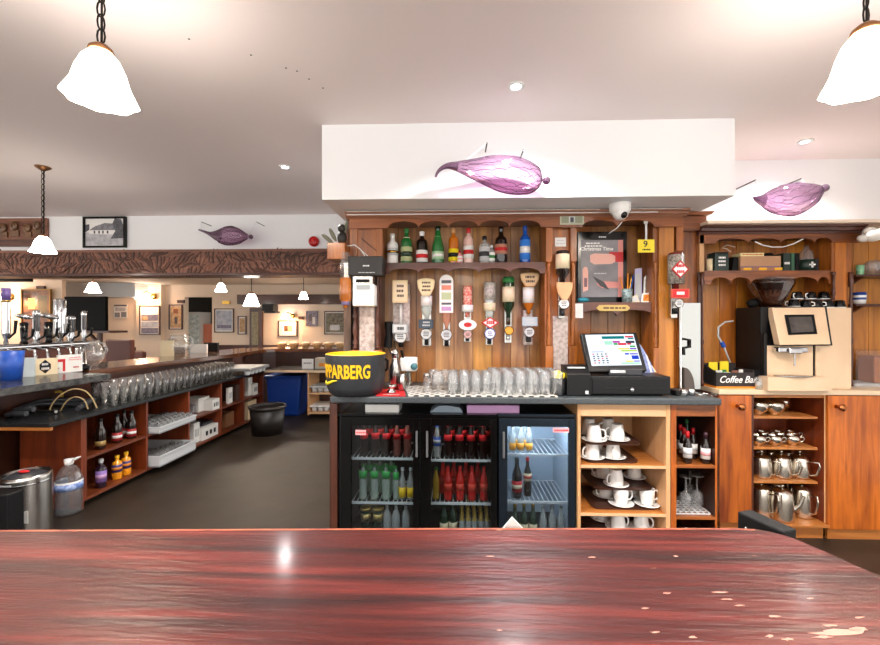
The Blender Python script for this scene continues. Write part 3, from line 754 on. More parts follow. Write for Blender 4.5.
dup(sg, (wx(690, 2.6), 2.6, bs2 + .0115), label='upturned stem glass at the back of the lattice mat')
solo(MB().lathe([(0, 0), (.04, 0), (.065, .035), (.067, .035), (.045, .004), (0, .004)], (wx(689, 2.48), 2.48, .1205), 16, SILV).lathe([(0, 0.04), (.04, .04), (.066, .07), (.064, .07), (.04, .044), (0, .044)], (wx(689, 2.48), 2.48, .1165), 16, SILV), 'silver_dish', 'stack of silver dishes at the bottom of the dark shelf unit', 'dish')
# ================================================================ BACK BAR DRESSER
def X(px, Y, py=300): return P(px, py, Y).x
def Z(py, Y, px=480): return P(px, py, Y).z
DS = thing('back_bar_dresser', 'carved orange pine back bar dresser with scalloped shelves under the bulkhead', 'dresser', (X(515, 2.8), 2.9, CT))
Y0 = 2.70
xl, xr = X(349, Y0), X(683, Y0)
# cornice profile
prof = [(2.66, 2.063), (2.96, 2.063), (2.96, 2.02), (2.70, 2.02), (2.685, 2.032), (2.675, 2.034), (2.67, 2.046), (2.655, 2.048), (2.65, 2.060)]
g = MB().prism(prof, 'x', X(344.5, 2.66), X(690, 2.66), wood('cornice wood', '#a8755a', '#6d4331', 'x'))
g.build('cornice', DS)
MB().box(X(346, 2.645), X(683, 2.645), 2.647, 2.652, 2.053, 2.059, mat('moulding highlight', '#d8d2ca', .25, .7)).box(X(346, 2.645), X(660, 2.645), 2.668, 2.673, 2.038, 2.043, WPL).build('highlight_strips', DS)  # whitish highlight along the cornice moulding, built as pale strips
# frieze
zt_ = 2.0199
g = MB()
zc_, za_ = Z(227.5, Y0), Z(220.5, Y0)
cus = [X(q, Y0) for q in (388, 418.5, 448.5, 479, 509.5, 541)]
scallop(g, Y0, Y0 + .025, xl, X(561, Y0), zt_, cus, zc_, za_, W_ORX)
cus = [X(q, Y0, ) for q in (582, 617, 654)]
scallop(g, Y0, Y0 + .025, X(561, Y0), xr, zt_, cus, zc_ - .003, za_ - .003, W_ORX)
g.build('frieze', DS, .002)
# planked back
rg = random.Random(9)
def planks(a, c, ptop, pbot, Y, wpx, mats, name, parent, ztop=None, zbot=None):
    g = MB(); x0, x1 = X(a, Y), X(c, Y); z1 = ztop if ztop is not None else Z(ptop, Y); z0 = zbot if zbot is not None else Z(pbot, Y)
    n = max(1, round((c - a) / wpx)); w = (x1 - x0) / n
    for k in range(n): g.box(x0 + w * k + .0015, x0 + w * (k + 1) - .0015, Y, Y + .015, z0, z1, rg.choice(mats))
    g.box(x0, x1, Y + .006, Y + .02, z0, z1, W_DKZ)
    return g.build(name, parent, .002)
planks(379, 549, 0, 0, YB, 18.5, (W_B1, W_B2, W_B3, W_B2), 'back_boards', DS, 2.019, CT + .001)
planks(574, 659, 0, 0, YB, 17, (W_RB1, W_RB2, W_B3), 'back_boards', DS, 2.019, CT + .001)
# bottle shelf
YS = 2.74
zs = Z(262.3, YS)
x0, x1 = X(383.5, YS), X(545, YS)
MB().box(x0, x1, YS + .018, YB - .001, zs - .02, zs, W_RED).build('bottle_shelf', DS)
g = MB(); scallop(g, YS, YS + .018, x0, x1, zs, [X(q, YS) for q in (389, 418.5, 448.5, 479, 510, 540)], Z(273.5, YS), Z(268, YS), W_RED); g.build('shelf_rail', DS, .002)
# till shelf
zs2 = Z(302.5, 2.76)
x0, x1 = X(578, 2.76), X(656, 2.76)
MB().box(x0, x1, 2.778, YB - .001, zs2 - .018, zs2, W_RED).build('till_shelf', DS)
g = MB(); scallop(g, 2.76, 2.778, x0, x1, zs2, [X(q, 2.76) for q in (581, 617, 653)], Z(316.5, 2.76), Z(310, 2.76), W_RED); g.build('shelf_rail', DS, .002)
x0, x1, z0, z1 = RC(596, 305, 630, 311, 2.76)
g = MB().prism([(x0, (z0 + z1) / 2), (x0 + .02, z0), (x1 - .02, z0), (x1, (z0 + z1) / 2), (x1 - .02, z1), (x0 + .02, z1)], 'y', 2.754, 2.7599, mat('brass plate', '#b59a5c', .35, .6))
g.marks(x0 + .03, x1 - .03, z0 + .008, z1 - .008, 2.754, W_DK, 1, 6); g.build('brass_plate', DS)
# spindle
def spindle(px, pt, pb, Y, name='spindle', r=.016, m=None):
    z1, z0 = Z(pt, Y), Z(pb, Y); h = z1 - z0
    pr = [(0, 0), (.9, 0), (.9, .03), (.6, .05), (1.05, .08), (.6, .11), (.55, .14), (1, .2), (.85, .28), (.55, .36), (1.05, .39), (.6, .42), (.62, .6), (.55, .86), (1.0, .9), (.6, .93), (.95, .96), (.95, 1), (0, 1)]
    MB().lathe([(a * r, c * h) for a, c in pr], (X(px, Y), Y + .02, z0), 12, m or W_OR).build(name, DS)
# left pilaster
YP = 2.715
MB().box(X(349.5, YP), X(382.5, YP), YP + .012, YP + .2, Z(262, YP), 2.019, W_OR).box(X(349.5, YP), X(357.5, YP), YP, YP + .0119, Z(262, YP), 2.019, W_OR).box(X(376.5, YP), X(382.5, YP), YP, YP + .0119, Z(262, YP), 2.019, W_OR).build('pilaster', DS, .002)
g = MB(); a, c = P(361, 238, YP), P(379, 253, YP)
g.tube([(a.x, YP + .011, a.z), (c.x, YP + .011, c.z)], .004, 6, W_DK); g.build('pilaster_moulding', DS)
MB().box(X(353, YP), X(379, YP), YP + .05, YP + .23, CT + .001, Z(262.1, YP), W_DKZ).box(X(358, YP), X(373.5, YP), YP + .04, YP + .0499, CT + .001, Z(276, YP), MARB).build('column', DS, .002)
for q in (354.5, 377): 
    spindle(q, 262.5, 350, YP + .01, r=.017, m=W_DKZ); MB().prect(q - 3.6, 350.2, q + 4.5, 385, YP + .005, YP + .0399, W_OR).build('base_block', DS, .003)
# the side towards the left opening and the back wall end
MB().box(X(344.5, 2.8), X(351.5, 2.8), 2.78, 2.97, CT + .001, 2.019, mat('weathered side board', '#7a5f4e', .5, c2='#4a3426', scale=30, stretch=(1, 1, .2))).build('side_board', DS)
# middle pilaster
MB().box(X(546, YP), X(577, YP), YP + .035, YP + .2, CT + .001, 2.019, W_OR).box(X(546, YP), X(552.5, YP), YP, YP + .0349, Z(262, YP), 2.019, W_OR).box(X(570.5, YP), X(577, YP), YP, YP + .0349, Z(262, YP), 2.019, W_OR).build('pilaster', DS, .002)
MB().box(X(554, YP), X(569, YP), YP + .028, YP + .0349, CT + .001, Z(316, YP), MARB).build('backplate', DS)
MB().prect(555, 237.5, 566, 246.5, YP + .03, YP + .0349, PAPER).marks(*RC(556, 239, 565, 245, YP + .03), YP + .03, LGREY, 2, 8).build('note_card', DS)
for q in (549.5, 573.5):
    spindle(q, 262.2, 346, YP, r=.015); MB().prect(q - 4, 346.2, q + 4, 384, YP + .001, YP + .034, W_OR).build('base_block', DS, .003)
# right pilaster
MB().box(X(655, YP), X(684, YP), YP + .03, YP + .2, CT + .001, 2.019, W_OR).box(X(660, YP), X(675, YP), YP + .012, YP + .0299, CT + .001, 2.019, W_RB1).box(X(676.5, YP), X(683.5, YP), YP, YP + .0299, Z(252, YP), 2.019, W_OR).build('pilaster', DS, .002)
for q, pt in ((657, 262), (681, 300)): spindle(q, pt, 348, YP, r=.014)
MB().prect(653.5, 348.2, 659.5, 386, YP, YP + .029, W_OR).build('base_block', DS, .003)
# set back side with curved top right of it
g = MB()
x0, x1 = X(684, 2.80), X(701.5, 2.80); zq = Z(228, 2.80, 692); zp = Z(217, 2.80, 692)
g.box(x0 - .02, x1, 2.83, 2.96, CT + .001, zq - .01, W_OR)
g.build('side_panel', DS, .002)
g = MB(); g.prism([(x0 - .02, zq - .02), (x1 + .02, zq - .02)] + [(x1 + .02, zp)] + [(x0 - .02, zp)], 'y', 2.78, 2.97, W_ORX)
g.prism([(x0 - .02, zp + .002), (x1 + .03, zp + .002), (x1 + .05, zp + .022), (x0 - .02, zp + .022)], 'y', 2.74, 2.97, W_ORX); g.build('side_cornice', DS, .004)

# ---------------- bottles on the shelf
def sbx(px): return X(px, 2.85, 250)
zb = zs
def sb(name, label, px, w, ht, *a, **k):
    Y = 2.83
    h = ht * Y / F; r = w / 2 * Y / F
    return bottle(name, label, (X(px, Y, 250), Y, zb), r, h, *a, **k)
CORK = mat('cork', '#b98a58', .7)
sb('rum_bottle', 'white bottle with palm label and white cap, leftmost on the bottle shelf', 392.5, 11.5, 31, 'spirit', WPL, WPL, LGREY, BRASS, (.28, .52))
sb('whiskey_bottle', 'green whiskey bottle with a cream label second on the bottle shelf', 406.5, 11.5, 36, 'spirit', G_GRN, GREEN, mat('whiskey label', '#b9bf8d', .6), G_DGR, (.08, .48), collar=CARD)
sb('liqueur_bottle', 'dark square shouldered bottle with white and red label, third on the bottle shelf', 422, 11.5, 33, 'square', G_DRK, WPL, PAPER, REDM, (.06, .42))
sb('gin_bottle', 'bright green bottle with pale shield, fourth on the bottle shelf', 438, 12, 38, 'slope', G_GRN, G_DGR, mat('pale shield', '#a9cfa5', .5), WHT, (.12, .33), collar=mat('pale collar', '#8fb98d', .5))
sb('corked_bottle', 'squat amber bottle with yellow label and cork stopper on the bottle shelf', 453.5, 10, 36, 'square', G_AMB, CORK, YELP, BLK, (.08, .42), capz=.9)
sb('miniature_box', 'small pink striped miniature between the corked bottle and the pink gin', 459.5, 6.5, 13, 'square', PINK, REDM, PAPER, PINK, (.2, .6))
sb('pink_gin_bottle', 'clear pink gin bottle with a red cap and round label', 468.5, 10, 36, 'square', mat('pink gin', '#dfb9ae', .08, coat=.5), REDM, PAPER, REDM, (.15, .5))
sb('vodka_bottle', 'clear grey bottle with a dark stopper next to the brown cream liqueur', 484.5, 10.5, 28, 'square', G_CLR, BLK, LGREY, DGREY, (.1, .6))
sb('gin_miniature', 'short pale bottle half behind the clear grey one', 491.5, 7, 19, 'square', G_CLR, LGREY, PAPER, GREEN, (.15, .6))
sb('cream_liqueur_bottle', 'dark brown cream liqueur bottle with red and cream label', 501, 12.5, 37, 'spirit', G_DRK, G_DRK, mat('cream liqueur label', '#b9806a', .5), REDM, (.25, .52), collar=None)
sb('blue_vodka_bottle', 'tall blue vodka bottle with a blue cap, alone at the right of the bottle shelf', 525, 10.5, 38, 'spirit', G_BLU, BLUE, mat('bright blue label', '#3f86e6', .4), WHT, (.1, .62), collar=BLK)

# ---------------- optics (upside-down spirit measures on the boards)
YO = 2.87
def optic(name, label, px, top, bot, spec, Ym=YO, boards=YB):
    """spec: list of (kind, top px, bottom px, width px, material, ...)"""
    xc = X(px, Ym)
    t = thing(name, label, 'spirit optic', (xc, Ym, Z(bot, Ym, px)), 'spirit optics on the back boards')
    for sp in spec:
        kind, a, c, w, m = sp[:5]; ex = sp[5] if len(sp) > 5 else None
        z1, z0 = Z(a, Ym, px), Z(c, Ym, px); hw = w / 2 * Ym / F; h = z1 - z0; g = MB()
        if kind == 'bottle':     # inverted, neck downwards
            n_ = ex or .35
            pr = [(0, 0), (n_ * hw, 0), (n_ * hw, .12 * h), (hw, .3 * h), (hw, .97 * h), (hw * .9, h), (0, h)]
            g.lathe(pr, (xc, Ym, z0), 14, m); g.build('inverted_bottle', t)
        elif kind == 'cyl':
            g.lathe([(0, 0), (hw, 0), (hw, h), (0, h)], (xc, Ym, z0), 14, m); g.build(ex or 'measure', t)
        elif kind == 'band':
            g.lathe([(hw * .99, 0), (hw, 0), (hw, h), (hw * .99, h)], (xc, Ym, z0), 14, m)
            g.build(ex or 'bottle_label', t)
        elif kind == 'bracket':
            g.box(xc - hw, xc + hw, Ym + .02, boards - .0005, z0, z1, m); g.build('wall_bracket', t, .002)
        elif kind == 'disc':     # round badge with rim
            Mx = Matrix.Translation((xc, Ym - .03, (z0 + z1) / 2)) @ Matrix.Rotation(R(90), 4, 'X')
            r_ = h / 2
            g.lathe([(0, 0), (r_, 0), (r_, .008), (r_ * .85, .010)], (0, 0, 0), 20, CHROME if ex is None else ex, Mx)
            g.lathe([(r_ * .85, .0095), (0, .0095)], (0, 0, 0), 20, m, Mx)
            g.marks(xc - r_ * .5, xc + r_ * .5, (z0 + z1) / 2 - r_ * .45, (z0 + z1) / 2 + r_ * .45, Ym - .0395, ex if ex and ex != CHROME else DGREY, 3, int(px)); g.build('round_badge', t)
        elif kind in ('fan', 'arch', 'diamond', 'oval', 'plate', 'paddle', 'hex', 'plate2'):
            zc = (z0 + z1) / 2
            if kind == 'fan': pts = [(-.45 * hw, 0), (.45 * hw, 0), (.9 * hw, .45 * h), (hw, .85 * h)] + [(hw * .95 * math.cos(R(q)), h * (.86 + .14 * math.sin(R(q)))) for q in (25, 55, 90, 125, 155)] + [(-hw, .85 * h), (-.9 * hw, .45 * h)]
            elif kind == 'arch': pts = [(-hw, 0), (hw, 0), (hw, h - hw)] + [(hw * math.cos(R(q)), h - hw + hw * math.sin(R(q))) for q in range(15, 180, 15)] + [(-hw, h - hw)]
            elif kind == 'diamond': pts = [(-hw, h / 2), (0, 0), (hw, h / 2), (0, h)]
            elif kind == 'oval': pts = [(hw * math.cos(R(q)), h / 2 + h / 2 * math.sin(R(q))) for q in range(0, 360, 18)]
            elif kind == 'paddle': pts = [(-hw, h), (-hw, .75 * h), (-.8 * hw, .35 * h), (-.35 * hw, 0), (.35 * hw, 0), (.8 * hw, .35 * h), (hw, .75 * h), (hw, h)]
            else: pts = [(-hw, 0), (hw, 0), (hw, h), (-hw, h)]
            yy = Ym - .052 - (.004 if kind == 'plate2' else 0)
            g.prism([(xc + p[0], z0 + p[1]) for p in pts], 'y', yy, yy + (.002 if kind == 'plate2' else .008), m)
            if isinstance(ex, tuple):
                f_, m2 = ex[:2]
                zz = z0 + h / 2
                g.prism([(xc + p[0] * f_, zz + (p[1] - h / 2) * f_) for p in pts], 'y', yy - .0015, yy, m2)
                if len(ex) > 2:
                    g.marks(xc - hw * .5, xc + hw * .5, z0 + .2 * h, z0 + .85 * h, yy - .0015, ex[2], ex[3], int(px) + 1)
            g.build('sign_badge', t)
            if kind != 'plate2': MB().box(xc - .006, xc + .006, yy + .0081, Ym + .03, zc - .01, zc + .01, STEEL).build('badge_arm', t)
    return t
G3_ = mat('print grey', '#55565c', .5)
CREAMP = mat('cream plaque', '#e6cf9f', .5)
DSP = thin('clear measure', (.9, .9, .88), .7, blend=.4, milky=.2)
def dispenser(t0, big=True):
    return [('cyl', t0, t0 + 10, 7, DSP, 'measure_chamber'), ('cyl', t0 + 10, t0 + 17, 4, BLK, 'spout')]
optic('spirit_optic', 'optic with a square cream wooden plaque and white tube, leftmost on the boards', 401, 281, 345, [
    ('plate', 281, 303, 15, CREAMP, (.86, mat('pale plaque', '#ead9b4', .5), W_DK, 3)), ('cyl', 303, 324, 3.2, WPL, 'white_tube'), ('bracket', 284, 341, 17, MARB), ('plate', 324, 333, 15, mat('pewter badge', '#9aa2a4', .4, .5), (.85, LGREY, DGREY, 1)), ('disc', 330, 343, 11, LGREY), ('cyl', 342, 347, 5, BLK, 'spout')])
optic('spirit_optic', 'optic with a fan shaped cream sign over a dark plate', 426.5, 278, 348, [
    ('fan', 279, 296, 17.5, CREAMP, (.85, mat('cream inset', '#efdfae', .5), W_DK, 3)), ('bottle', 292, 320, 11, G_CLR), ('band', 296, 306, 11.4, PAPER), ('bracket', 300, 346, 9, STEEL), ('plate', 319.5, 328.5, 14.5, mat('slate badge', '#33404a', .4), (.88, mat('slate inset', '#3b4b57', .4), LGREY, 2)), ('disc', 328, 339.5, 11, LGREY), ('cyl', 338, 345, 4, BLK, 'spout')])
optic('spirit_optic', 'optic with a tall arched white label sign of coloured bands', 446.5, 275, 348, [
    ('arch', 275.5, 313, 13.5, WPL, (.9, PAPER)), ('bottle', 296, 330, 9, mat('rose gin', '#c98d74', .1, coat=.5)), ('bracket', 305, 346, 7, STEEL), ('plate2', 281, 284, 9.5, G3_), ('plate2', 286, 290.5, 9.5, mat('coral band', '#d98a70', .5)), ('plate2', 293, 300, 9.5, mat('sage label', '#b7c79a', .5)), ('plate2', 303, 305, 9.5, G3_), ('plate2', 307, 311, 9.5, LILAC), ('disc', 329, 340.5, 11, LGREY), ('cyl', 339, 346, 4, BLK, 'spout')])
optic('spirit_optic', 'optic with a red and white mottled bottle over a white oval badge', 467.5, 285, 342, [
    ('bottle', 286, 317, 9.5, mat('red mottled bottle', '#d33a2c', .15, c2='#ecc5b0', scale=70, coat=.5), .5), ('band', 305, 312, 11.5, PAPER), ('bracket', 300, 342, 7, STEEL), ('oval', 319.5, 330, 17.5, WHT, (.45, REDM)), ('disc', 330, 338.5, 9, mat('pink badge', '#d8a9a4', .5)), ('cyl', 337, 341, 3.5, BLK, 'spout')])
optic('spirit_optic', 'optic with a silvery bottle over a red bordered diamond badge', 489.5, 282, 345, [
    ('bottle', 282, 318, 11.5, G_CLR, .75), ('band', 283, 300, 11.8, mat('frosted pattern', '#cfcabf', .4, c2='#8f8b84', scale=80)), ('band', 303, 311, 11.8, CARD), ('bracket', 300, 345, 7, STEEL), ('diamond', 317, 328.5, 18, REDM, (.74, WHT, REDM, 1)), ('disc', 328, 339, 10.5, WHT, BLUE), ('cyl', 338, 344, 4, BLK, 'spout')])
optic('spirit_optic', 'optic with a green whiskey bottle and cream label, second from the right', 508.5, 277, 343, [
    ('bottle', 277, 318, 11.5, G_DGR), ('band', 278, 283, 11.9, GREEN), ('band', 287, 302, 12.2, CARD), ('cyl', 309, 325, 4, STEEL, 'spout_tube'), ('bracket', 300, 343, 7, STEEL), ('disc', 326, 335, 9, mat('amber badge', '#dd9a22', .4), BRASS), ('cyl', 335, 340, 3.5, LGREY, 'spout')])
optic('spirit_optic', 'optic with an amber bottle under a tan fan sign, rightmost on the boards', 528.5, 274, 346, [
    ('fan', 273.5, 287, 18.5, mat('tan sign', '#c9a271', .5), (.85, mat('tan inset', '#d4b184', .5), W_DK, 2)), ('bottle', 280, 314, 11, G_AMB), ('band', 287.5, 303, 11.4, PAPER), ('bracket', 310, 345, 9, MARB), ('plate', 317, 326, 15, mat('blue grey badge', '#a3b2bd', .4), (.9, mat('blue grey inset', '#b3c1c9', .4), LGREY, 2)), ('disc', 326.5, 337.5, 10.5, LGREY), ('cyl', 337, 342, 5, DGREY, 'spout')])
optic('spirit_optic', 'optic with cream label bottle and peach paddle sign on the middle pilaster', 562.5, 250, 322, [
    ('bottle', 251, 283, 13, G_DRK), ('band', 254.5, 269, 13.6, CARD), ('bracket', 262, 318, 6, STEEL), ('paddle', 283, 300, 15.5, mat('peach paddle', '#e0a873', .5), (.9, mat('peach inset', '#e6b584', .5))), ('disc', 298.5, 309.5, 10, WHT), ('cyl', 309, 316, 4.5, DGREY, 'spout')], 2.685, 2.749)
optic('spirit_optic', 'optic with a red diamond badge on the right pilaster above the steel sheet', 676, 252, 322, [
    ('bottle', 253, 289, 14.5, mat('dark red bottle', '#6e1f16', .1, coat=.5)), ('band', 255, 284, 14.8, mat('grey print label', '#b0a79c', .4, c2='#5f574e', scale=90)), ('bracket', 262, 318, 6, STEEL), ('diamond', 261.5, 279, 16.5, REDM, (.8, WHT, REDM, 2)), ('plate', 289.5, 298.5, 17, mat('orange red badge', '#cf4a2c', .4), (.85, REDM, WHT, 1)), ('disc', 299, 308, 8, LGREY), ('cyl', 308, 314, 4, BLK, 'spout')], 2.66, 2.713)
# clear optic bottle hanging at the left end
optic('spirit_optic', 'clear bottle of amber spirit hanging upside down at the left end of the dresser', 345.5, 252, 308, [
    ('bottle', 278, 308, 12, mat('amber spirit', '#a8622a', .08, coat=.5), .4), ('cyl', 253, 277.9, 11.5, GLASS, 'bottle_top'), ('band', 296, 305, 8.5, mat('violet label', '#7d78a8', .4)), ('bracket', 262, 290, 5, STEEL)], 2.63, 2.765)
# ================================================================ ON THE BACK BAR COUNTER
# ---- till
YT = 2.42
dz0 = CT + .0005
x0, x1, _, z1 = RC(590.5, 376.5, 671, 397, YT)
zd = z1
dr = thing('cash_drawer', 'low black cash drawer with a round lock under the till screen', 'cash drawer', ((x0 + x1) / 2, 2.6, dz0))
MB().box(x0, x1, YT + .004, YT + .36, dz0 + .01, zd, BLK).box(x0 + .03, x1 - .03, YT + .03, YT + .34, dz0, dz0 + .0099, BLKM).build('case', dr, .004)
MB().box(x0 + .012, x1 - .012, YT, YT + .0039, dz0 + .014, zd - .012, BLK).build('drawer_front', dr, .002)
MB().box(x0 + .07, x1 - .03, YT - .003, YT - .0001, dz0 + .045, dz0 + .052, BLKG).build('slot', dr)
MB().lathe([(0, 0), (.012, 0), (.012, .006), (.007, .008), (0, .008)], (X(632, YT), YT, dz0 + .038), 14, CHROME, Matrix.Rotation(R(90), 4, 'X')).build('lock', dr)
po = thing('till_terminal', 'black touchscreen till showing coloured buttons on top of the cash drawer', 'till', (X(615, 2.6), 2.6, zd))
zb_ = zd + .0005
MB().box(X(608, 2.5), X(641, 2.5), 2.48, 2.72, zb_, zb_ + .035, DGREY).box(X(609, 2.5), X(624, 2.5), 2.475, 2.4799, zb_ + .012, zb_ + .028, LGREY).build('base', po, .004)
# screen: tilted plane through pixel corners
c00, c10, c11, c01 = P(597, 372, 2.48), P(650, 370.5, 2.50), P(634, 332.5, 2.62), P(573, 333, 2.60)
sw = .36; sh = .26
cen = (c00 + c10 + c11 + c01) / 4
ux = (c10 + c11 - c00 - c01).normalized(); uz = (c01 + c11 - c00 - c10).normalized(); uy = uz.cross(ux).normalized(); uz = ux.cross(uy).normalized()
if uy.y < 0: uy = -uy
sw = (c10 - c00).length * .5 + (c11 - c01).length * .5; sh = ((c01 - c00).dot(uz) + (c11 - c10).dot(uz)) / 2
Ms = Matrix(((ux.x, uy.x, uz.x, cen.x), (ux.y, uy.y, uz.y, cen.y), (ux.z, uy.z, uz.z, cen.z), (0, 0, 0, 1)))
MB().box(-sw / 2, sw / 2, 0, .035, -sh / 2, sh / 2, BLK, Ms).build('monitor', po, .006)
MB().tube([Ms @ Vector((0, .02, -.05)), Vector((cen.x + .02, 2.64, zb_ + .06)), Vector((cen.x + .02, 2.64, zb_ + .034))], .03, 10, BLK).build('neck', po)
aw, ah = sw * .86, sh * .80
SCR = glow('till screen white', '#eaf1fb', .6)
def em(c): return glow('screen ' + c, c, .5)
g = MB().box(-aw / 2, aw / 2, -.002, -.0002, -ah / 2 + .012, ah / 2 + .012, SCR, Ms)
def pb(u0, u1, v0, v1, c):
    g.box(-aw / 2 + aw * u0, -aw / 2 + aw * u1, -.003, -.002, .012 - ah / 2 + ah * (1 - v1), .012 - ah / 2 + ah * (1 - v0), c, Ms)
E = {k: em(v) for k, v in dict(teal='#127f86', red='#e0324a', mag='#c13ab0', grn='#30b050', lim='#b8e04a', yel='#f0e04a', blu='#2747d0', vio='#7a3ad0', mint='#b5ecd2', dk='#3a4a55', org='#f0a040', lilac='#8f86e0').items()}
for q in [(.33, .79, .06, .15, 'teal'), (.81, .98, .06, .11, 'red'), (.86, .98, .12, .17, 'teal'), (.36, .52, .22, .34, 'mint'), (.53, .68, .22, .28, 'mag'), (.54, .62, .29, .35, 'grn'), (.63, .8, .29, .36, 'red'), (.8, .98, .22, .3, 'dk'), (.82, .9, .3, .35, 'red'), (.86, .97, .38, .43, 'grn'), (.6, .84, .46, .5, 'yel'), (.66, .98, .52, .57, 'lim'), (.85, .98, .46, .5, 'vio'), (.72, .8, .62, .67, 'blu'), (.82, .98, .62, .67, 'lilac'), (.84, .98, .7, .82, 'blu'), (.7, .85, .86, .9, 'yel'), (.86, .98, .86, .9, 'lilac'), (.05, .3, .56, .575, 'blu'), (.6, .97, .92, .97, 'mint')]:
    pb(q[0], q[1], q[2], q[3], E[q[4]])
for i in range(4):
    for j in range(5): pb(.06 + i * .085, .06 + i * .085 + .035 + .01 * (j % 2), .62 + j * .07, .655 + j * .07, E['dk'] if (i + j) % 4 else E['red'])
g.build('screen', po)
# receipt printer and round card pot
x0, x1, _, z1 = RC(567, 370, 592, 396, 2.42)
pr = thing('receipt_printer', 'black receipt printer left of the cash drawer', 'printer', ((x0 + x1) / 2 - .003, 2.5, dz0))
x1 -= .008
MB().prism([(2.42, dz0), (2.56, dz0), (2.56, z1 + .02), (2.5, z1 + .02), (2.42, z1 - .02)], 'x', x0, x1, BLK).build('case', pr, .006)
MB().box(x0 + .015, x1 - .02, 2.455, 2.475, z1 + .005, z1 + .012, LGREY, None).box(x1 - .03, x1 - .012, 2.4175, 2.4199, dz0 + .012, dz0 + .03, LGREY).build('paper_slot', pr)
pot = thing('card_pot', 'round black pot holding yellow slips beside the receipt printer', 'pot', (X(558.5, 2.46), 2.46, dz0))
MB().lathe([(0, 0), (.04, 0), (.043, .02), (.043, .1), (.04, .1), (.039, .01), (0, .008)], ORIG[pot.name], 20, BLK).build('pot_body', pot)
pp = ORIG[pot.name]
MB().box(-.025, .02, -.002, .002, 0, .075, YELP, Matrix.Translation(pp + Vector((-.002, .005, .06))) @ Matrix.Rotation(R(20), 4, 'Y')).box(-.02, .018, .004, .006, 0, .08, CARD, Matrix.Translation(pp + Vector((.006, .01, .06))) @ Matrix.Rotation(R(-15), 4, 'Y')).build('paper_slips', pot)
# fan of leaflets right of the till
lf = thing('leaflet_stack', 'upright fan of pale blue leaflets behind the right of the till', 'leaflets', (X(645, 2.62), 2.62, zd))
LB = mat('pale blue leaflet', '#a9b2d6', .6, c2='#5f6fae', scale=50)
for k in range(4):
    a = P(639 + 2.6 * k, 343 + 5 * k, 2.6 + .012 * k); c = P(647 + 2.0 * k, 375, 2.6 + .012 * k)
    g = MB(); w_ = .035
    g.prism([(c.x - w_, zd + .001), (c.x + w_ * .6, zd + .001), (a.x + .035, a.z - .05), (a.x, a.z)], 'y', 2.60 + .012 * k, 2.603 + .012 * k, (LB, PAPER, LB, CARD)[k]); g.build('leaflet', lf)
solo(MB().box(X(671, 2.5), X(676, 2.5), 2.44, 2.6, dz0, dz0 + .028, BLKM), 'card_reader', 'small black card reader lying right of the cash drawer', 'card reader', bevel=.004)
# poster in black frame
pf = thing('framed_poster', 'black framed grey and pink drinks poster standing on the till shelf', 'poster', (X(602, 2.9), 2.9, zs2))
Yq = 2.87
x0, x1, z0, z1 = RC(577.5, 231.5, 627, 300, Yq); z0 = zs2 + .0005
MB().box(x0, x1, Yq, Yq + .03, z0, z1, BLKG).build('frame', pf, .004)
GP = mat('grey poster print', '#737077', .4, c2='#8f8b8f', scale=6)
PK = mat('pink poster bottle', '#edb3a4', .4)
PKD = mat('poster pink shade', '#dd8f86', .4)
g = MB()
def pr_(a, b_, c, d, m, dy=.0012):
    q = RC(a, b_, c, d, Yq); g.box(q[0], q[1], Yq - dy, Yq - dy + .0011, q[2], q[3], m)
pr_(581, 240, 623, 297, GP)
pr_(618, 240, 623, 297, PKD, .002); pr_(609, 252, 623, 262, REDM, .003)
def poly_(pts, m, dy): g.prism([(P(a, c, Yq).x, P(a, c, Yq).z) for a, c in pts], 'y', Yq - dy, Yq - dy + .001, m)
poly_([(590, 255), (594, 253.5), (611, 254), (615, 256), (615, 262), (611, 264), (594, 264.5), (590, 262)], PK, .004)
poly_([(596, 284), (600, 281), (618, 282), (621, 284), (621, 288), (602, 288)], PKD, .003)
poly_([(582.5, 270), (584, 267), (587, 267), (588, 272), (588, 290), (583, 292)], PK, .003)
poly_([(584, 278), (587, 278), (587, 287), (584, 287)], mat('poster plum', '#7d5560', .4), .004)
poly_([(592, 276), (604, 282), (609, 290), (600, 286)], DGREY, .0035)
g.text('Christmas Time', Matrix.Translation(P(596.5, 249, Yq) + Vector((0, -.0032, 0))) @ Matrix.Rotation(R(90), 4, 'X'), .034, WHT, bold=.0008)
g.marks(*RC(584, 242, 602, 247.5, Yq), Yq - .003, WHT, 2, 4)
g.marks(*RC(598, 235.5, 606, 238.5, Yq), Yq - .001, LGREY, 1, 5)
g.marks(*RC(593, 272.5, 606, 274.5, Yq), Yq - .003, LGREY, 1, 5)
g.build('poster_print', pf)
# yellow sign hanging from the frieze
ys = thing('yellow_sign', 'square yellow hanging sign with a black figure nine', 'sign', P(646, 252, 2.69))
x0, x1, z0, z1 = RC(638, 239.5, 654.5, 252.5, 2.68)
MB().box(x0, x1, 2.68, 2.684, z0, z1, YELP).build('sign_panel', ys)
MB().text('9', Matrix.Translation(P(645.5, 244.3, 2.6795)) @ Matrix.Rotation(R(90), 4, 'X'), .055, BLK, bold=.001).marks(*RC(642, 248.3, 651, 251, 2.68), 2.6795, BLK, 1, 7).build('lettering', ys)
MB().box(X(645.4, 2.68), X(647.4, 2.68), 2.682, 2.686, z1, Z(223, 2.68, 646), LGREY).box(X(644, 2.68), X(648, 2.68), 2.68, 2.699, Z(224, 2.68, 646), Z(221, 2.68, 646), STEEL).build('hanger', ys)
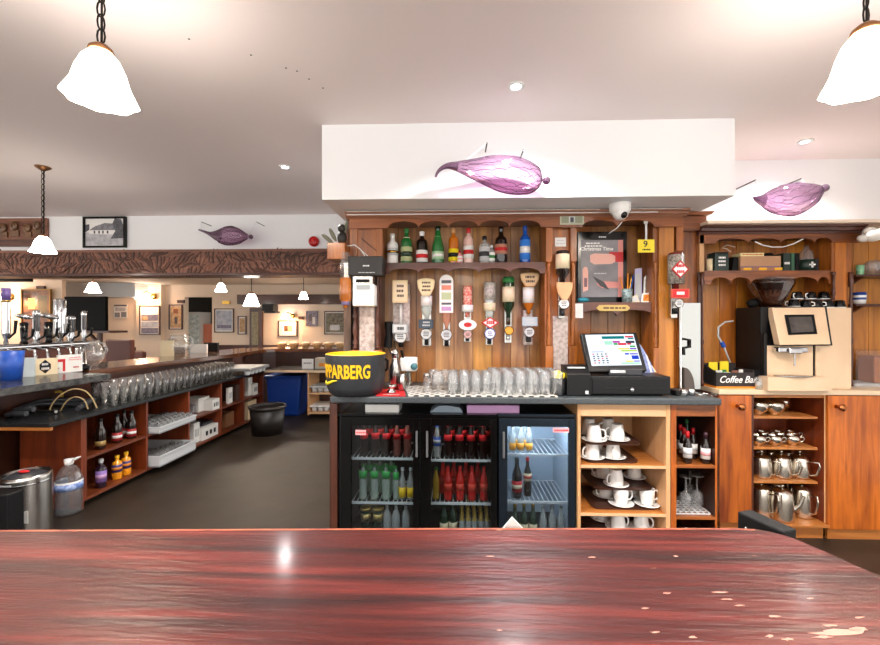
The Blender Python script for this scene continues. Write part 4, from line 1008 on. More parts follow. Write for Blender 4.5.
# dollar note on the frieze
g = MB().prect(560, 214.5, 584, 224.5, 2.694, 2.6985, mat('banknote', '#b9b8a2', .7))
g.prect(561.5, 216, 582.5, 223, 2.6932, 2.694, mat('banknote print', '#8d9079', .7)); g.prect(569, 216.5, 575, 222.7, 2.6925, 2.6932, LGREY); g.prect(570.3, 217.3, 573.8, 222.3, 2.692, 2.6925, DGREY)
solo(g, 'banknote', 'framed banknote stuck on the frieze above the middle pilaster', 'banknote')
# photos, cards and pens on the till shelf
zq = zs2 + .0005
def card(name, label, pts, Y, m, m2=None, th=.003, cat='card'):
    g = MB(); q = [(P(a, c, Y).x, P(a, c, Y).z) for a, c in pts]
    mz = min(p[1] for p in q); q = [(p[0], p[1] - mz + zq) for p in q]
    g.prism(q, 'y', Y, Y + th, m)
    if m2:
        cx_ = sum(p[0] for p in q) / len(q); cz_ = sum(p[1] for p in q) / len(q)
        g.prism([(cx_ + (p[0] - cx_) * .7, cz_ + (p[1] - cz_) * .7) for p in q], 'y', Y - .001, Y, m2)
    solo(g, name, label, cat)
card('tall_leaflet', 'tall pale lilac leaflet on the till shelf below the yellow sign', [(634, 298), (642, 298), (642, 263), (635, 264)], 2.86, mat('lilac leaflet', '#c3bfe0', .6), LGREY)
card('photo_card', 'torn white card with a grey photo at the right of the till shelf', [(643, 300), (655, 300), (654, 264), (650, 268), (644, 275)], 2.84, PAPER, mat('grey photo', '#b4b8a8', .6, c2='#5a5f58', scale=30))
card('picture_postcard', 'small postcard with orange and yellow picture lying before the torn card', [(641, 302), (654, 302), (653, 292), (642, 293)], 2.80, PAPER, mat('orange picture', '#e0a51c', .6, c2='#c6472a', scale=60))
card('beige_card', 'small cream card leaning between pens and postcard on the till shelf', [(629, 302), (640, 302), (637, 294), (632, 296)], 2.81, CARD, LGREY)
pc = thing('pen_pot', 'dark glass pot of orange and black pens beside the framed poster', 'pen pot', (X(627, 2.82), 2.82, zq))
c_ = ORIG[pc.name]
MB().lathe([(0, 0), (.03, 0), (.034, .09), (.031, .09), (.028, .005), (0, .005)], c_, 14, mat('pale speckled pot', '#9fb4b5', .3, c2='#4f5a58', scale=60)).build('pot_body', pc)
for k, (dx_, m) in enumerate([(-.02, ORNG), (-.008, BLK), (.004, ORNG), (.015, BRASS), (.022, BLUE)]):
    MB().tube([c_ + Vector((dx_ * .6, 0, .02)), c_ + Vector((dx_ * 2.2, .004 * k, .17 + .012 * (k % 3)))], .0045, 6, m).build('pen', pc)
tb = MB().ball(c_ + Vector((-.29, -.012, .017)), .02, mat('teal tape', '#2b93a8', .4), 10, 6, (2.0, 1, .8)); solo(tb, 'tape_roll', 'teal roll lying at the left end of the till shelf', 'tape')
g = MB().prect(575, 303.5, 583, 318, 2.752, 2.7585, WPL); solo(g, 'paper_tag', 'white paper tag hanging below the left end of the till shelf', 'tag')
# camera
cam_ = thing('security_camera', 'white dome security camera under the bulkhead', 'camera', P(620, 198, 2.55))
cc = P(620, 202, 2.55); zc = 2.064
MB().lathe([(0, 0), (.045, 0), (.062, -.005), (.06, -.045), (.05, -.062)], (cc.x, cc.y, zc), 20, WPL).build('housing', cam_)
MB().ball((cc.x, cc.y - .006, zc - .058), .046, WPL, 16, 10).build('dome', cam_)
MB().ball((cc.x + .008, cc.y - .036, zc - .078), .021, BLKG, 12, 8).build('lens', cam_)
MB().tube([P(612, 231, 2.69), P(609, 233.5, 2.685), P(617, 228, 2.685), P(622, 222, 2.685)], .003, 6, WPL).build('lead', cam_)

# ---- bar mats and glassware
zt0 = CT + .0005
g = MB().prism([(X(376.5, 2.39), 2.375), (X(406, 2.39), 2.375), (X(404, 2.6), 2.6), (X(378, 2.6), 2.6)], 'z', zt0, zt0 + .004, REDM)
q0_ = PZ(383, 394.5, zt0 + .0045)
for k in range(5): g.box(q0_.x + .02 * k, q0_.x + .02 * k + .014, q0_.y, q0_.y + .012, zt0 + .0041, zt0 + .0046, WHT)
solo(g, 'bar_mat', 'red rubber bar mat at the counter edge beside the black and yellow bucket', 'mat')
MATM, nt_, b_ = newmat('white dotted mat')
def dotted():
    L = nt_.links.new; N = nt_.nodes.new
    tc = N('ShaderNodeTexCoord'); mp = N('ShaderNodeMapping'); mp.inputs['Scale'].default_value = (24, 24, 24); mp.inputs['Rotation'].default_value = (0, 0, R(45))
    ck = N('ShaderNodeTexVoronoi'); ck.inputs['Scale'].default_value = 1; ck.inputs['Randomness'].default_value = 0
    rp = N('ShaderNodeValToRGB'); rp.color_ramp.elements[0].position = .36; rp.color_ramp.elements[1].position = .4
    rp.color_ramp.elements[0].color = lin('#3d3934'); rp.color_ramp.elements[1].color = lin('#cfcac2')
    L(tc.outputs['Object'], mp.inputs[0]); L(mp.outputs[0], ck.inputs['Vector']); L(ck.outputs['Distance'], rp.inputs[0]); L(rp.outputs[0], b_.inputs['Base Color'])
    b_.inputs['Roughness'].default_value = .5
dotted()
solo(MB().prism([(X(407, 2.39) + .01, 2.375), (X(557, 2.39), 2.375), (X(548, 2.74), 2.74), (X(404, 2.74), 2.74)], 'z', zt0, zt0 + .006, MATM), 'drip_mat', 'white dotted drip mat under the rows of tumblers on the back bar', 'mat')
zg = zt0 + .0065
def tumbler(name, label, group, r=.036, h=.115, r0=.03):
    t = thing(name, label, 'glass', (0, 0, 0), group)
    MB().lathe([(0, 0), (r0, 0), (r, h), (r * .93, h), (r0 * .9, .012), (0, .012)], (0, 0, 0), 14, GLASS).build('glass_wall', t)
    return t
tm = tumbler('tumbler', 'upturned clear tumbler in the block right of centre on the drip mat', 'tumblers in the right block on the drip mat', .0335, .128, .0345)
# turned over: wide rim down
first_t = True
xs0 = X(496, 2.44); 
for j in range(4):
    for i in range(6):
        loc = (xs0 + i * .0705, 2.445 + j * .075, zg)
        if first_t: tm.location = loc; first_t = False
        else: dup(tm, loc)
xs0 = X(453, 2.46)
for j in range(3):
    for i in range(4):
        dup(tm, (xs0 + i * .0665, 2.455 + j * .075, zg), label='upturned clear tumbler in the left block on the drip mat', group='tumblers in the left block on the drip mat', scale=(.93, .93, .93))
gb = thing('goblet', 'round bellied glass left of the tumblers on the drip mat', 'glass', (X(438, 2.5), 2.5, zg), 'goblets left of the tumblers')
MB().lathe([(0, 0), (.026, 0), (.01, .01), (.01, .03), (.035, .05), (.04, .075), (.03, .12), (.028, .12), (.037, .075), (.03, .052), (0, .036)], ORIG[gb.name], 16, GLASS).build('glass_bowl_and_stem', gb)
dup(gb, (X(445, 2.6), 2.6, zg), label='round bellied glass behind the first one, next to the tumblers')
dup(gb, (X(434, 2.62), 2.62, zg), label='round bellied glass at the back left of the drip mat')
js = thing('salt_shaker', 'tall glass shaker with a steel cap at the left of the drip mat', 'shaker', (X(427, 2.5), 2.5, zg))
MB().lathe([(0, 0), (.022, 0), (.022, .085), (.0, .085)], ORIG[js.name], 14, PET).build('jar', js)
MB().lathe([(0, .0855), (.023, .0855), (.02, .11), (0, .114)], ORIG[js.name], 14, STEEL).build('cap', js)

# ---- black and yellow ice bucket
bc = P(356, 400, 2.47); bc.z = zt0
bk = thing('ice_bucket', 'black ice bucket with yellow inside and yellow lettering at the left counter end', 'ice bucket', bc)
rb = 30 * 2.47 / F; hb = .235
MB().lathe([(0, 0), (rb * .72, 0), (rb * .86, .01), (rb * .95, .05), (rb, hb - .03), (rb * 1.0, hb)], bc, 40, mat('charcoal bucket', '#2b2d31', .45)).build('bucket_body', bk)
MB().lathe([(rb * 1.0, hb), (rb * .965, hb + .004), (rb * .95, hb - .002), (rb * .88, .02), (0, .015)], bc, 40, YEL).build('yellow_lining', bk)
MB().tube([bc + Vector((rb * 1.0, -.02, hb - .03)), bc + Vector((rb * 1.08, -.01, hb - .04)), bc + Vector((rb * 1.06, 0, hb - .09)), bc + Vector((rb * .99, .01, hb - .1))], .008, 6, BLK).build('handle', bk)
def wrapf(q):
    a = R(-90) + q.x / rb - R(24)
    z = q.y + .6 * hb
    fr = .95 + (z - .05) / (hb - .08) * .05
    rr = rb * min(1.0, fr) + .0015 + q.z
    return Vector((bc.x + rr * math.cos(a), bc.y + rr * math.sin(a), bc.z + z))
g = MB().text('KOPPARBERG', None, .104, YEL, warp=wrapf, sx=.62, bold=.003)
sw_ = [Vector((-.16 + .02 * i, -.058 - .012 * math.sin(i * .6), 0)) for i in range(9)]
g.tube([wrapf(q) for q in sw_], [.002 + .007 * math.sin(PI * i / 8) for i in range(9)], 6, YELP)
g.build('lettering', bk)

# ---- steel bits left of the drip mat
ju = thing('steel_shaker', 'steel cocktail shaker behind the red mat, beside the bucket', 'shaker', (X(395, 2.62), 2.62, zt0))
MB().lathe([(0, 0), (.036, 0), (.042, .12), (.036, .15), (.03, .165), (.02, .19), (.02, .2), (0, .2)], ORIG[ju.name], 18, STEEL).build('shaker_body', ju)
MB().lathe([(0, .2005), (.022, .2005), (.025, .23), (.018, .25), (0, .255)], ORIG[ju.name], 16, CHROME).build('cap', ju)
js2 = thing('jigger', 'small steel jigger on the red bar mat', 'jigger', (X(391.5, 2.46), 2.46, zt0 + .0045))
MB().lathe([(0, 0), (.026, 0), (.03, .004), (.024, .016), (.012, .024), (.024, .034), (.031, .05), (.029, .05), (.02, .034), (0, .028)], ORIG[js2.name], 18, CHROME).build('jigger_cup', js2)
st = thing('steel_tumbler', 'plain steel tumbler behind the jigger', 'tumbler', (X(402, 2.56), 2.56, zt0 + .0045))
MB().lathe([(0, 0), (.024, 0), (.027, .1), (.025, .1), (.022, .004), (0, .004)], ORIG[st.name], 18, STEEL).build('tumbler_body', st)
dm = thing('drink_dispenser', 'white drink dispenser tap with a dark lever behind the steel tumbler', 'dispenser', (X(408, 2.76), 2.76, zt0))
c_ = ORIG[dm.name]
MB().box(c_.x - .05, c_.x + .06, 2.73, 2.82, zt0 + .1, zt0 + .19, WPL).box(c_.x - .02, c_.x + .02, 2.75, 2.8, zt0, zt0 + .1, STEEL).build('tap_body', dm, .01)
MB().lathe([(0, 0), (.022, 0), (.022, .03), (0, .03)], (c_.x + .045, 2.729, zt0 + .135), 14, mat('teal dial', '#3e6f78', .4), Matrix.Rotation(R(90), 4, 'X')).build('dial', dm)
MB().tube([(c_.x - .03, 2.74, zt0 + .19), (c_.x - .04, 2.72, zt0 + .24)], .008, 8, BLK).build('lever', dm)
ph = thing('hanging_handset', 'dark handset on a cord hanging left of the wooden plaque optic', 'handset', P(389, 345, 2.8))
a = P(389, 322, 2.86); c = P(388, 347, 2.86)
MB().tube([a, (a.x, 2.85, (a.z + c.z) / 2), c], [.03, .022, .03], 10, BLKM).build('handset_body', ph)
MB().tube([c, P(392, 356, 2.87), P(396, 352, 2.89), P(394, 340, 2.91), P(391, 330, 2.948)], .004, 6, DGREY).build('cord', ph)
# black box and white dispenser at the left pilaster
x0, x1, z0, z1 = RC(348, 256, 382.5, 275.5, 2.6)
rt = thing('wireless_router', 'matt black router box on the left pilaster with white cables on top', 'router', ((x0 + x1) / 2, 2.65, z0))
MB().box(x0, x1, 2.6, 2.714, z0, z1, mat('router black', '#15110f', .5)).build('case', rt, .005)
g = MB(); q = RC(362, 264.5, 370, 267, 2.6); g.marks(*q, 2.5995, LGREY, 1, 2); q = RC(358, 272, 375, 273, 2.6); g.marks(*q, 2.5995, LGREY, 1, 3); g.build('indicator_lights', rt)
g = MB(); g.tube([P(344, 254, 2.66), P(347, 246, 2.66), P(355, 245, 2.66), P(361, 250, 2.67), P(365, 256, 2.67)], .0035, 6, WPL); g.tube([P(353, 244.5, 2.66), P(359, 248, 2.68), P(368, 256, 2.68)], .003, 6, WPL); g.build('white_cables', rt)
x0, x1, z0, z1 = RC(352.5, 276, 374, 306, 2.62)
td = thing('towel_dispenser', 'white wall dispenser with a steel top under the black router', 'dispenser', ((x0 + x1) / 2, 2.66, z0))
MB().box(x0, x1, 2.62, 2.72, z0, z1 - .05, WPL).build('case', td, .006)
MB().box(x0, x1 - .01, 2.625, 2.72, z1 - .0495, z1, STEEL).box(x0 + .02, x1 - .03, 2.622, 2.6249, z1 - .04, z1 - .02, BLKM).build('steel_top', td, .003)
MB().prect(356.5, 285, 370, 289.5, 2.617, 2.6199, mat('grey label', '#9fa5a8', .5)).build('label_plate', td)
# wooden box shelf with dark figures at the left end
x0, x1, z0, z1 = RC(327, 242.5, 347.5, 259, 2.6)
wb_ = tag(MB().box(x0, X(349.2, 2.705), 2.60, 2.80, z0, z1, W_OR).build('wooden_box', None, .004), 'plain orange wooden box fixed to the left end of the dresser', 'box')
fg = thing('leaf_sculpture', 'small dark carved figure with leaves on the wooden box', 'ornament', (X(342, 2.68), 2.68, z1 + .0005))
DKG = mat('dark bronze figure', '#2e2b27', .45, .3)
c_ = Vector(ORIG[fg.name])
MB().ball(c_ + Vector((0, 0, .045)), .045, DKG, 12, 8, (.7, .6, 1)).ball(c_ + Vector((.0, 0, .105)), .028, DKG, 12, 8).build('figure_body', fg)
g = MB()
for dx_, dz_, an in ((-.06, .055, 28), (-.095, .03, 50), (.02, .1, -15)):
    g.ball(Vector((0, 0, 0)), .05, mat('dusty green leaf', '#6d6f5c', .6), 10, 6, (.28, .2, 1))
    n = len(g.v); k = 10 * 5 + 2
    Mx = Matrix.Translation(c_ + Vector((dx_, 0, dz_ + .01))) @ Matrix.Rotation(R(-an), 4, 'Y')
    for i in range(n - k, n): g.v[i] = Mx @ g.v[i]
g.build('leaves', fg)
# ================================================================ RIGHT DRESSER
YR = 2.68
RT = .93
rx1 = 3.35
solo(MB().box(X(718.5, YR) + .003, rx1, YR, 3.04, RT - .03, RT, BEIGE), 'beige_worktop', 'beige worktop of the right dresser carrying the coffee machine', 'worktop', bevel=.004)
rb_ = thing('base_cabinet', 'orange pine base cabinet with two doors and open shelves of teapots under the coffee machine', 'cabinet', (X(800, YR), 2.9, 0))
zt = RT - .0305
yb = YR + .02
oL, oR = X(752.5, yb), X(824.5, yb)
MB().box(X(718.5, yb) + .004, X(751.5, yb) , yb + .002, 3.04, .1, zt, W_BEN).box(oL - .005, oL + .008, yb, 3.02, .1, zt, W_DK).box(oR, oR + .022, yb + .004, 3.02, .1, zt, W_BEN).box(oR, oR + .022, yb, yb + .0039, .1, zt, W_LT).box(oL + .008, oR, 3.0, 3.02, .1, zt, W_BEN).box(oR + .022, rx1, yb + .02, 3.02, .1, zt, W_BEN).box(oL + .008, oR, yb, 3.0, zt - .02, zt, W_SHELF).build('carcass', rb_, .002)
for a, c, pt, pb_, kx, ky in ((718.8, 751.8, 395, 523, 738, 406), (827.5, 905, 395.5, 530, 837, 406.5)):
    x0, x1, z0, z1 = RC(a, pt, c, pb_, YR)
    d_ = MB().box(x0 + .004, x1, YR, YR + .02, z0, z1 - .004, W_DOOR).build('door', rb_, .003)
    k_ = P(kx, ky, YR)
    MB().lathe([(0, 0), (.012, 0), (.009, .02), (.02, .035), (.022, .048), (.012, .056), (0, .057)], (k_.x - .005, YR, k_.z), 14, COPPER, Matrix.Rotation(R(90), 4, 'X')).build('knob', d_)
MB().box(X(718.5, YR + .03) + .01, oL + .004, YR + .03, YR + .05, 0, Z(523, YR, 735) - .003, W_SHELF).box(oR + .0221, rx1, YR + .025, YR + .045, 0, Z(530.5, YR, 850), W_SHELF).box(oL + .008, oR, YR + .03, YR + .05, 0, .099, W_SHELF).build('plinth', rb_)
shz = [Z(q, yb, 785) for q in (417, 448, 482)] + [Z(524.5, YR - .01, 790)]
for i, z in enumerate(shz):
    f_ = yb + .012 if i < 3 else YR - .02
    MB().box(oL + .009, oR - .001 - (.03 if i < 3 else 0), f_, 2.999, z - .014, z, W_SHELF).build('shelf', rb_, .001)
def rxp(px, Y): return X(px, Y, 450)
# silver ware
bowl = thing('silver_bowl', 'round silver bowl', 'bowl', (0, 0, 0), 'silver bowls on the top shelf')
MB().lathe([(0, 0), (.03, 0), (.028, .01), (.05, .03), (.058, .06), (.055, .085), (.05, .085), (.052, .06), (.045, .032), (0, .015)], (0, 0, 0), 20, SILV).build('bowl_body', bowl)
z = shz[0] + .0005
for i, (px, Y, l_) in enumerate([(758, 2.77, 'round silver bowl at the left front of the top shelf'), (774, 2.77, 'round silver bowl at the right front of the top shelf'), (761, 2.9, 'round silver bowl at the back of the top shelf'), (781, 2.9, 'round silver bowl at the back right of the top shelf')]):
    if i == 0: bowl.location = (rxp(px, Y), Y, z); bowl['label'] = l_
    else: dup(bowl, (rxp(px, Y), Y, z), label=l_)
pl_ = MB().lathe([(0, 0), (.05, 0), (.075, .008), (.075, .011), (.05, .004), (0, .004)], (0, 0, 0), 20, SILV)
sb_ = thing('sugar_bowl', 'small round silver sugar bowl with a handle', 'sugar bowl', (0, 0, 0), 'silver sugar bowls on the second shelf')
MB().lathe([(0, 0), (.022, 0), (.022, .006), (.04, .025), (.044, .045), (.036, .065), (.033, .065), (.04, .045), (.03, .02), (0, .01)], (0, 0, 0), 18, SILV).build('bowl_body', sb_)
MB().tube([(.042, 0, .05), (.058, 0, .056), (.064, 0, .042), (.055, 0, .028), (.04, 0, .025)], .0035, 6, SILV).build('handle', sb_)
z = shz[1] + .0005; k = 0
for px, Y, l_ in [(758, 2.76, 'silver sugar bowl at the left front of the second shelf'), (774, 2.76, 'silver sugar bowl second from left at the front of the second shelf'), (792, 2.77, 'silver sugar bowl at the right front of the second shelf'), (763, 2.87, 'silver sugar bowl in the back row, left'), (779, 2.87, 'silver sugar bowl in the back row, middle'), (791, 2.88, 'silver sugar bowl in the back row, right')]:
    if not k: sb_.location = (rxp(px, Y), Y, z); sb_['label'] = l_; sb_.rotation_euler = (0, 0, R(-20)); k = 1
    else: dup(sb_, (rxp(px, Y), Y, z), R(-20), l_)
POTM = mat('polished steel pot', '#d6cdbf', .2, 1)
def teapot(name, label, h, r, group):
    t = thing(name, label, 'teapot', (0, 0, 0), group)
    MB().lathe([(0, 0), (r, 0), (r * 1.02, .01), (r * .98, h * .6), (r * .86, h * .92), (r * .8, h), (0, h)], (0, 0, 0), 22, POTM).build('pot_body', t)
    l_ = MB().lathe([(r * .8, h + .0005), (r * .55, h + .014), (.012, h + .018), (0, h + .019)], (0, 0, 0), 20, SILV).build('lid', t)
    MB().lathe([(0, 0), (.006, 0), (.006, .006), (.012, .012), (.012, .02), (0, .024)], (0, 0, h + .018), 10, BLK if h < .13 else SILV).build('knob', l_)
    MB().tube([(r * .9, 0, h * .85), (r + .045, 0, h * .9), (r + .05, 0, h * .7), (r + .035, 0, h * .3), (r * .98, 0, h * .18)], [.005, .006, .006, .006, .005], 8, SILV).build('handle', t)
    MB().tube([(-r * .9, 0, h * .4), (-r - .025, 0, h * .6), (-r - .045, 0, h * .92)], [.018, .012, .008], 8, SILV).build('spout', t)
    return t
tp = teapot('teapot', 'steel teapot', .13, .059, 'steel teapots on the third shelf')
z = shz[2] + .0005; k = 0
for px, Y, rz, l_ in [(761, 2.80, -55, 'steel teapot at the left of the third shelf'), (781, 2.80, -55, 'steel teapot in the middle of the third shelf'), (799.5, 2.80, -65, 'steel teapot at the right of the third shelf'), (772, 2.93, 180, 'steel teapot at the back left of the third shelf'), (789, 2.925, 0, 'steel teapot at the back of the third shelf')]:
    if not k: tp.location = (rxp(px, Y), Y, z); tp['label'] = l_; tp.rotation_euler = (0, 0, R(rz)); k = 1
    else: dup(tp, (rxp(px, Y), Y, z), R(rz), l_, scale=(.92, .92, 1) if Y > 2.85 else None)
cp = teapot('coffee_pot', 'tall steel coffee pot', .18, .063, 'tall steel coffee pots on the bottom shelf')
z = shz[3] + .0005; k = 0
for px, Y, rz, l_ in [(761, 2.81, -75, 'tall steel coffee pot at the left of the bottom shelf'), (782, 2.745, 150, 'tall steel coffee pot in the middle of the bottom shelf'), (801.5, 2.80, -85, 'tall steel coffee pot at the right of the bottom shelf'), (776, 2.92, 10, 'tall steel coffee pot at the back of the bottom shelf')]:
    if not k: cp.location = (rxp(px, Y), Y, z); cp['label'] = l_; cp.rotation_euler = (0, 0, R(rz)); k = 1
    else: dup(cp, (rxp(px, Y), Y, z), R(rz), l_, scale=(.95, .95, .95) if Y > 2.85 else None)

# ---- upper part
UD = thing('pine_dresser', 'orange pine wall dresser with a scalloped shelf above the coffee machine', 'dresser', (X(780, 2.9), 3.0, RT))
YU2 = 2.80
g = MB()
z1c, z0c = Z(224.5, 2.74, 780), Z(232, 2.74, 780)
g.prism([(2.74, z1c), (3.04, z1c), (3.04, z0c), (2.79, z0c), (2.785, z0c + .012), (2.765, z0c + .016), (2.76, z1c - .014), (2.745, z1c - .01)], 'x', X(702, 2.76), X(866, 2.76), W_DK); g.build('cornice', UD)
zf = Z(243, YU2, 780); za = Z(238, YU2, 780)
g = MB(); scallop(g, YU2, YU2 + .022, X(699, YU2), X(862, YU2), z0c - .0005, [X(q, YU2) for q in (716, 748, 781, 815, 832)], zf, za, W_ORX)
g.build('frieze', UD, .002)
def ub(a, c, Y=3.02, mats=(W_RB1, W_RB2, W_RB1)):
    planks(a, c, 0, 0, Y, 16, mats, 'back_boards', UD, z0c - .0006, RT + .001)
ub(703, 838); ub(838, 930)
zs3 = Z(270.5, 2.80, 770)
MB().box(X(704, YU2), X(832, YU2), YU2 + .018, 3.019, zs3 - .018, zs3, W_SHELF).build('shelf', UD)
g = MB(); scallop(g, YU2, YU2 + .0179, X(704, YU2), X(832, YU2), zs3, [X(q, YU2) for q in (711, 731, 751, 791, 818, 829)], Z(284, YU2, 770), Z(277, YU2, 770), W_ORX); g.build('shelf_rail', UD, .002)
MB().box(X(699.5, YU2), X(704.3, YU2), YU2, 3.019, Z(272, YU2, 702), z0c - .0006, W_LT).box(X(700, YU2), X(703, YU2), YU2 + .02, 3.019, RT + .001, Z(272.2, YU2, 702), W_DKZ).build('left_post', UD, .002)
x0, x1 = X(833, YU2), X(849.5, YU2)
MB().box(x0, x1, YU2 + .01, 3.019, RT + .001, z0c - .0006, W_OR).box(X(836, YU2), X(847, YU2), YU2 + .004, YU2 + .0099, RT + .3, Z(241, YU2, 840), W_RB2).box(X(850, YU2), X(855, YU2), YU2 + .03, YU2 + .08, Z(272, YU2, 852), Z(243, YU2, 852), W_OR).build('pilaster', UD, .002)
def spindle2(px, pt, pb, Y):
    z1, z0 = Z(pt, Y, px), Z(pb, Y, px); h = z1 - z0
    pr = [(0, 0), (.9, 0), (.9, .03), (.6, .05), (.55, .14), (1, .2), (.85, .28), (.55, .36), (1.05, .39), (.6, .42), (.62, .6), (.55, .88), (1.2, .92), (.8, .95), (1.2, 1), (0, 1)]
    MB().lathe([(a * .013, c * h) for a, c in pr], (X(px, Y), Y, z0), 12, W_DKZ).build('spindle', UD)
for px, pt, pb, Y in ((702, 273, 386, 2.79), (833.5, 272, 300, 2.79), (851, 272, 386, 2.80)): spindle2(px, pt, pb, Y)
# right bay brackets and shelves
for py in (274.5, 304):
    zz = Z(py, 2.86, 865)
    MB().box(X(856, 2.86), 3.35, 2.86, 3.019, zz - .012, zz, W_DKZ).prism([(2.86, zz - .0125), (3.019, zz - .0125), (3.019, zz - .1)], 'x', X(857, 2.9), X(857, 2.9) + .015, W_DKZ).build('bracket_shelf', UD)
# ledge above the cornice
struct(MB().box(X(702, 2.76), 3.5, 2.70, 3.0499, z1c + .0005, z1c + .02, CREAM), 'trim_5')

# ---- things on the dresser shelf
zz = zs3 + .0005
def rs(px, Y): return X(px, Y, 262)
TIN = mat('dark green tin', '#1c3028', .35)
t = thing('tea_tin', 'dark green tin with white lettering on the right dresser shelf', 'tin', (rs(721.5, 2.86), 2.86, zz))
x0, x1, _, z1 = RC(715, 253.5, 729, 270, 2.84)
MB().box(x0, x1, 2.84, 2.93, zz, z1, TIN).build('tin_body', t, .004)
MB().marks(x0 + .02, x1 - .02, zz + .03, z1 - .015, 2.8399, WHT, 3, 12).build('lettering', t)
MB().box(x0 + .003, x1 - .003, 2.843, 2.927, z1 + .0005, z1 + .01, BLK).build('lid', t)
solo(MB().lathe([(0, 0), (.018, 0), (.018, .085), (0, .085)], (rs(709.5, 2.86), 2.86, zz), 14, CARD), 'paper_roll', 'cream paper roll standing at the left end of the right dresser shelf', 'roll')
solo(MB().prism([(rs(731, 2.88), zz), (rs(739, 2.88), zz), (rs(739, 2.88), zz + .1), (rs(733, 2.88), zz + .1)], 'y', 2.87, 2.94, BLKM), 'black_box', 'narrow black box between the green tin and the brown tea chest', 'box')
x0, x1, _, z1 = RC(740.5, 256, 781, 270, 2.85)
t = thing('tea_chest', 'brown cardboard tea chest with a row of yellow squares', 'box', ((x0 + x1) / 2, 2.9, zz))
BRC = mat('brown card', '#a9764f', .6); VIO = mat('violet strip', '#6a5a9a', .5)
MB().box(x0, x1, 2.85, 2.97, zz, zz + .032, BRC).box(x0, x1, 2.85, 2.97, zz + .0325, z1, mat('tan card', '#b88c68', .6)).build('chest_body', t, .002)
g = MB(); g.box(x0, x1, 2.849, 2.8499, zz + .001, zz + .006, VIO); g.box(x0, x1, 2.849, 2.8499, zz + .027, zz + .032, VIO)
for k in range(3): g.box(x0 + .02 + k * .1, x0 + .07 + k * .1, 2.849, 2.8499, zz + .008, zz + .025, YEL)
g.build('printed_strip', t)
z2 = z1 + .0005
x0, x1, _, _ = RC(740.5, 252, 764, 256, 2.86)
g = MB().box(x0, x1, 2.86, 2.95, z2, z2 + .022, mat('cream box', '#e9dba0', .6)); g.marks(x0 + .01, x1 - .01, z2 + .006, z2 + .017, 2.8599, REDM, 1, 4)
solo(g, 'tea_box', 'flat cream tea box lying on top of the brown tea chest', 'box')
x0, x1, _, _ = RC(766, 252, 779, 256, 2.86)
solo(MB().ball(((x0 + x1) / 2, 2.9, z2 + .014), .014, BLKM, 12, 6, (2.6, 1.6, 1)), 'black_pouch', 'small black pouch beside the cream box on the tea chest', 'pouch')
for i, (a, c, m, l_) in enumerate([(783.5, 790.5, TIN, 'narrow dark green carton right of the tea chest'), (791.5, 794.5, mat('mid green', '#2f5d44', .5), 'thin mid green carton second right of the tea chest'), (795.5, 799.5, BLKM, 'thin black carton next to the glass lantern')]):
    x0, x1, _, z1 = RC(a, 253, c, 270, 2.86)
    g = MB().box(x0, x1, 2.86, 2.96, zz, z1, m)
    if i == 0: g.marks(x0 + .005, x1 - .005, zz + .04, zz + .07, 2.8599, WHT, 1, 4)
    solo(g, 'tea_carton', l_, 'carton')
c_ = Vector((rs(806.5, 2.86), 2.86, zz))
t = thing('glass_canister', 'dark canister with a clear pointed top and white emblem at the right of the shelf', 'canister', c_)
MB().lathe([(0, 0), (.045, 0), (.045, .075), (0, .075)], c_, 18, TIN).build('canister_body', t)
MB().lathe([(.04, .0755), (.036, .13), (.012, .15), (.012, .17), (0, .172)], c_, 16, PET).build('clear_top', t)
g = MB(); g.box(c_.x - .02, c_.x + .02, c_.y - .047, c_.y - .0452, zz + .034, zz + .044, WHT); g.box(c_.x - .006, c_.x + .006, c_.y - .047, c_.y - .0452, zz + .02, zz + .058, WHT); g.build('emblem', t)
solo(MB().prism([(rs(815, 2.9), zz), (rs(817.5, 2.9), zz), (rs(817.5, 2.9), zz + .09), (rs(814, 2.9), zz + .09)], 'y', 2.89, 2.95, DGREY), 'grey_carton', 'thin grey carton at the right end of the dresser shelf', 'carton')
g = MB(); g.tube([P(755, 241.5, 2.79), P(762, 245, 2.79), P(772, 247, 2.79), P(783, 247, 2.79), P(793, 244, 2.79), P(803, 239, 2.79)], .004, 6, WPL)
solo(g, 'hanging_cable', 'white cable drooping along the scalloped frieze of the right dresser', 'cable')
g = MB(); g.tube([P(731, 252, 2.8), P(727, 249, 2.8), P(722, 248, 2.82), P(727, 245, 2.83), P(735, 247, 2.84)], .003, 6, mat('pale cord', '#cbb8a0', .6)); solo(g, 'loose_cord', 'pale loose cord over the green tin', 'cord')
# right bay
zz = Z(274.5, 2.86, 865) + .0005
solo(MB().lathe([(0, 0), (.02, 0), (.022, .07), (0, .07)], (X(860, 2.93), 2.93, zz), 14, mat('mint pot', '#8fc9a0', .4)), 'mint_pot', 'small mint green pot on the upper bracket shelf at the right edge', 'pot')
solo(MB().lathe([(0, 0), (.04, 0), (.042, .08), (.03, .105), (.028, .105), (.038, .08), (.036, .006), (0, .006)], (X(872.5, 2.95), 2.95, zz), 16, PET), 'glass_jar', 'wide clear jar on the upper bracket shelf at the right edge', 'jar')
zz = Z(304, 2.86, 865) + .0005
STR = MB().lathe([(0, 0), (.03, 0), (.033, .02), (.034, .03)], (X(859.5, 2.92), 2.92, zz), 14, WHT).lathe([(.0345, .03), (.035, .045)], (X(859.5, 2.92), 2.92, zz), 14, BLUED).lathe([(.035, .0451), (.035, .06)], (X(859.5, 2.92), 2.92, zz), 14, WHT).lathe([(.0355, .0601), (.034, .08), (0, .082)], (X(859.5, 2.92), 2.92, zz), 14, BLUED)
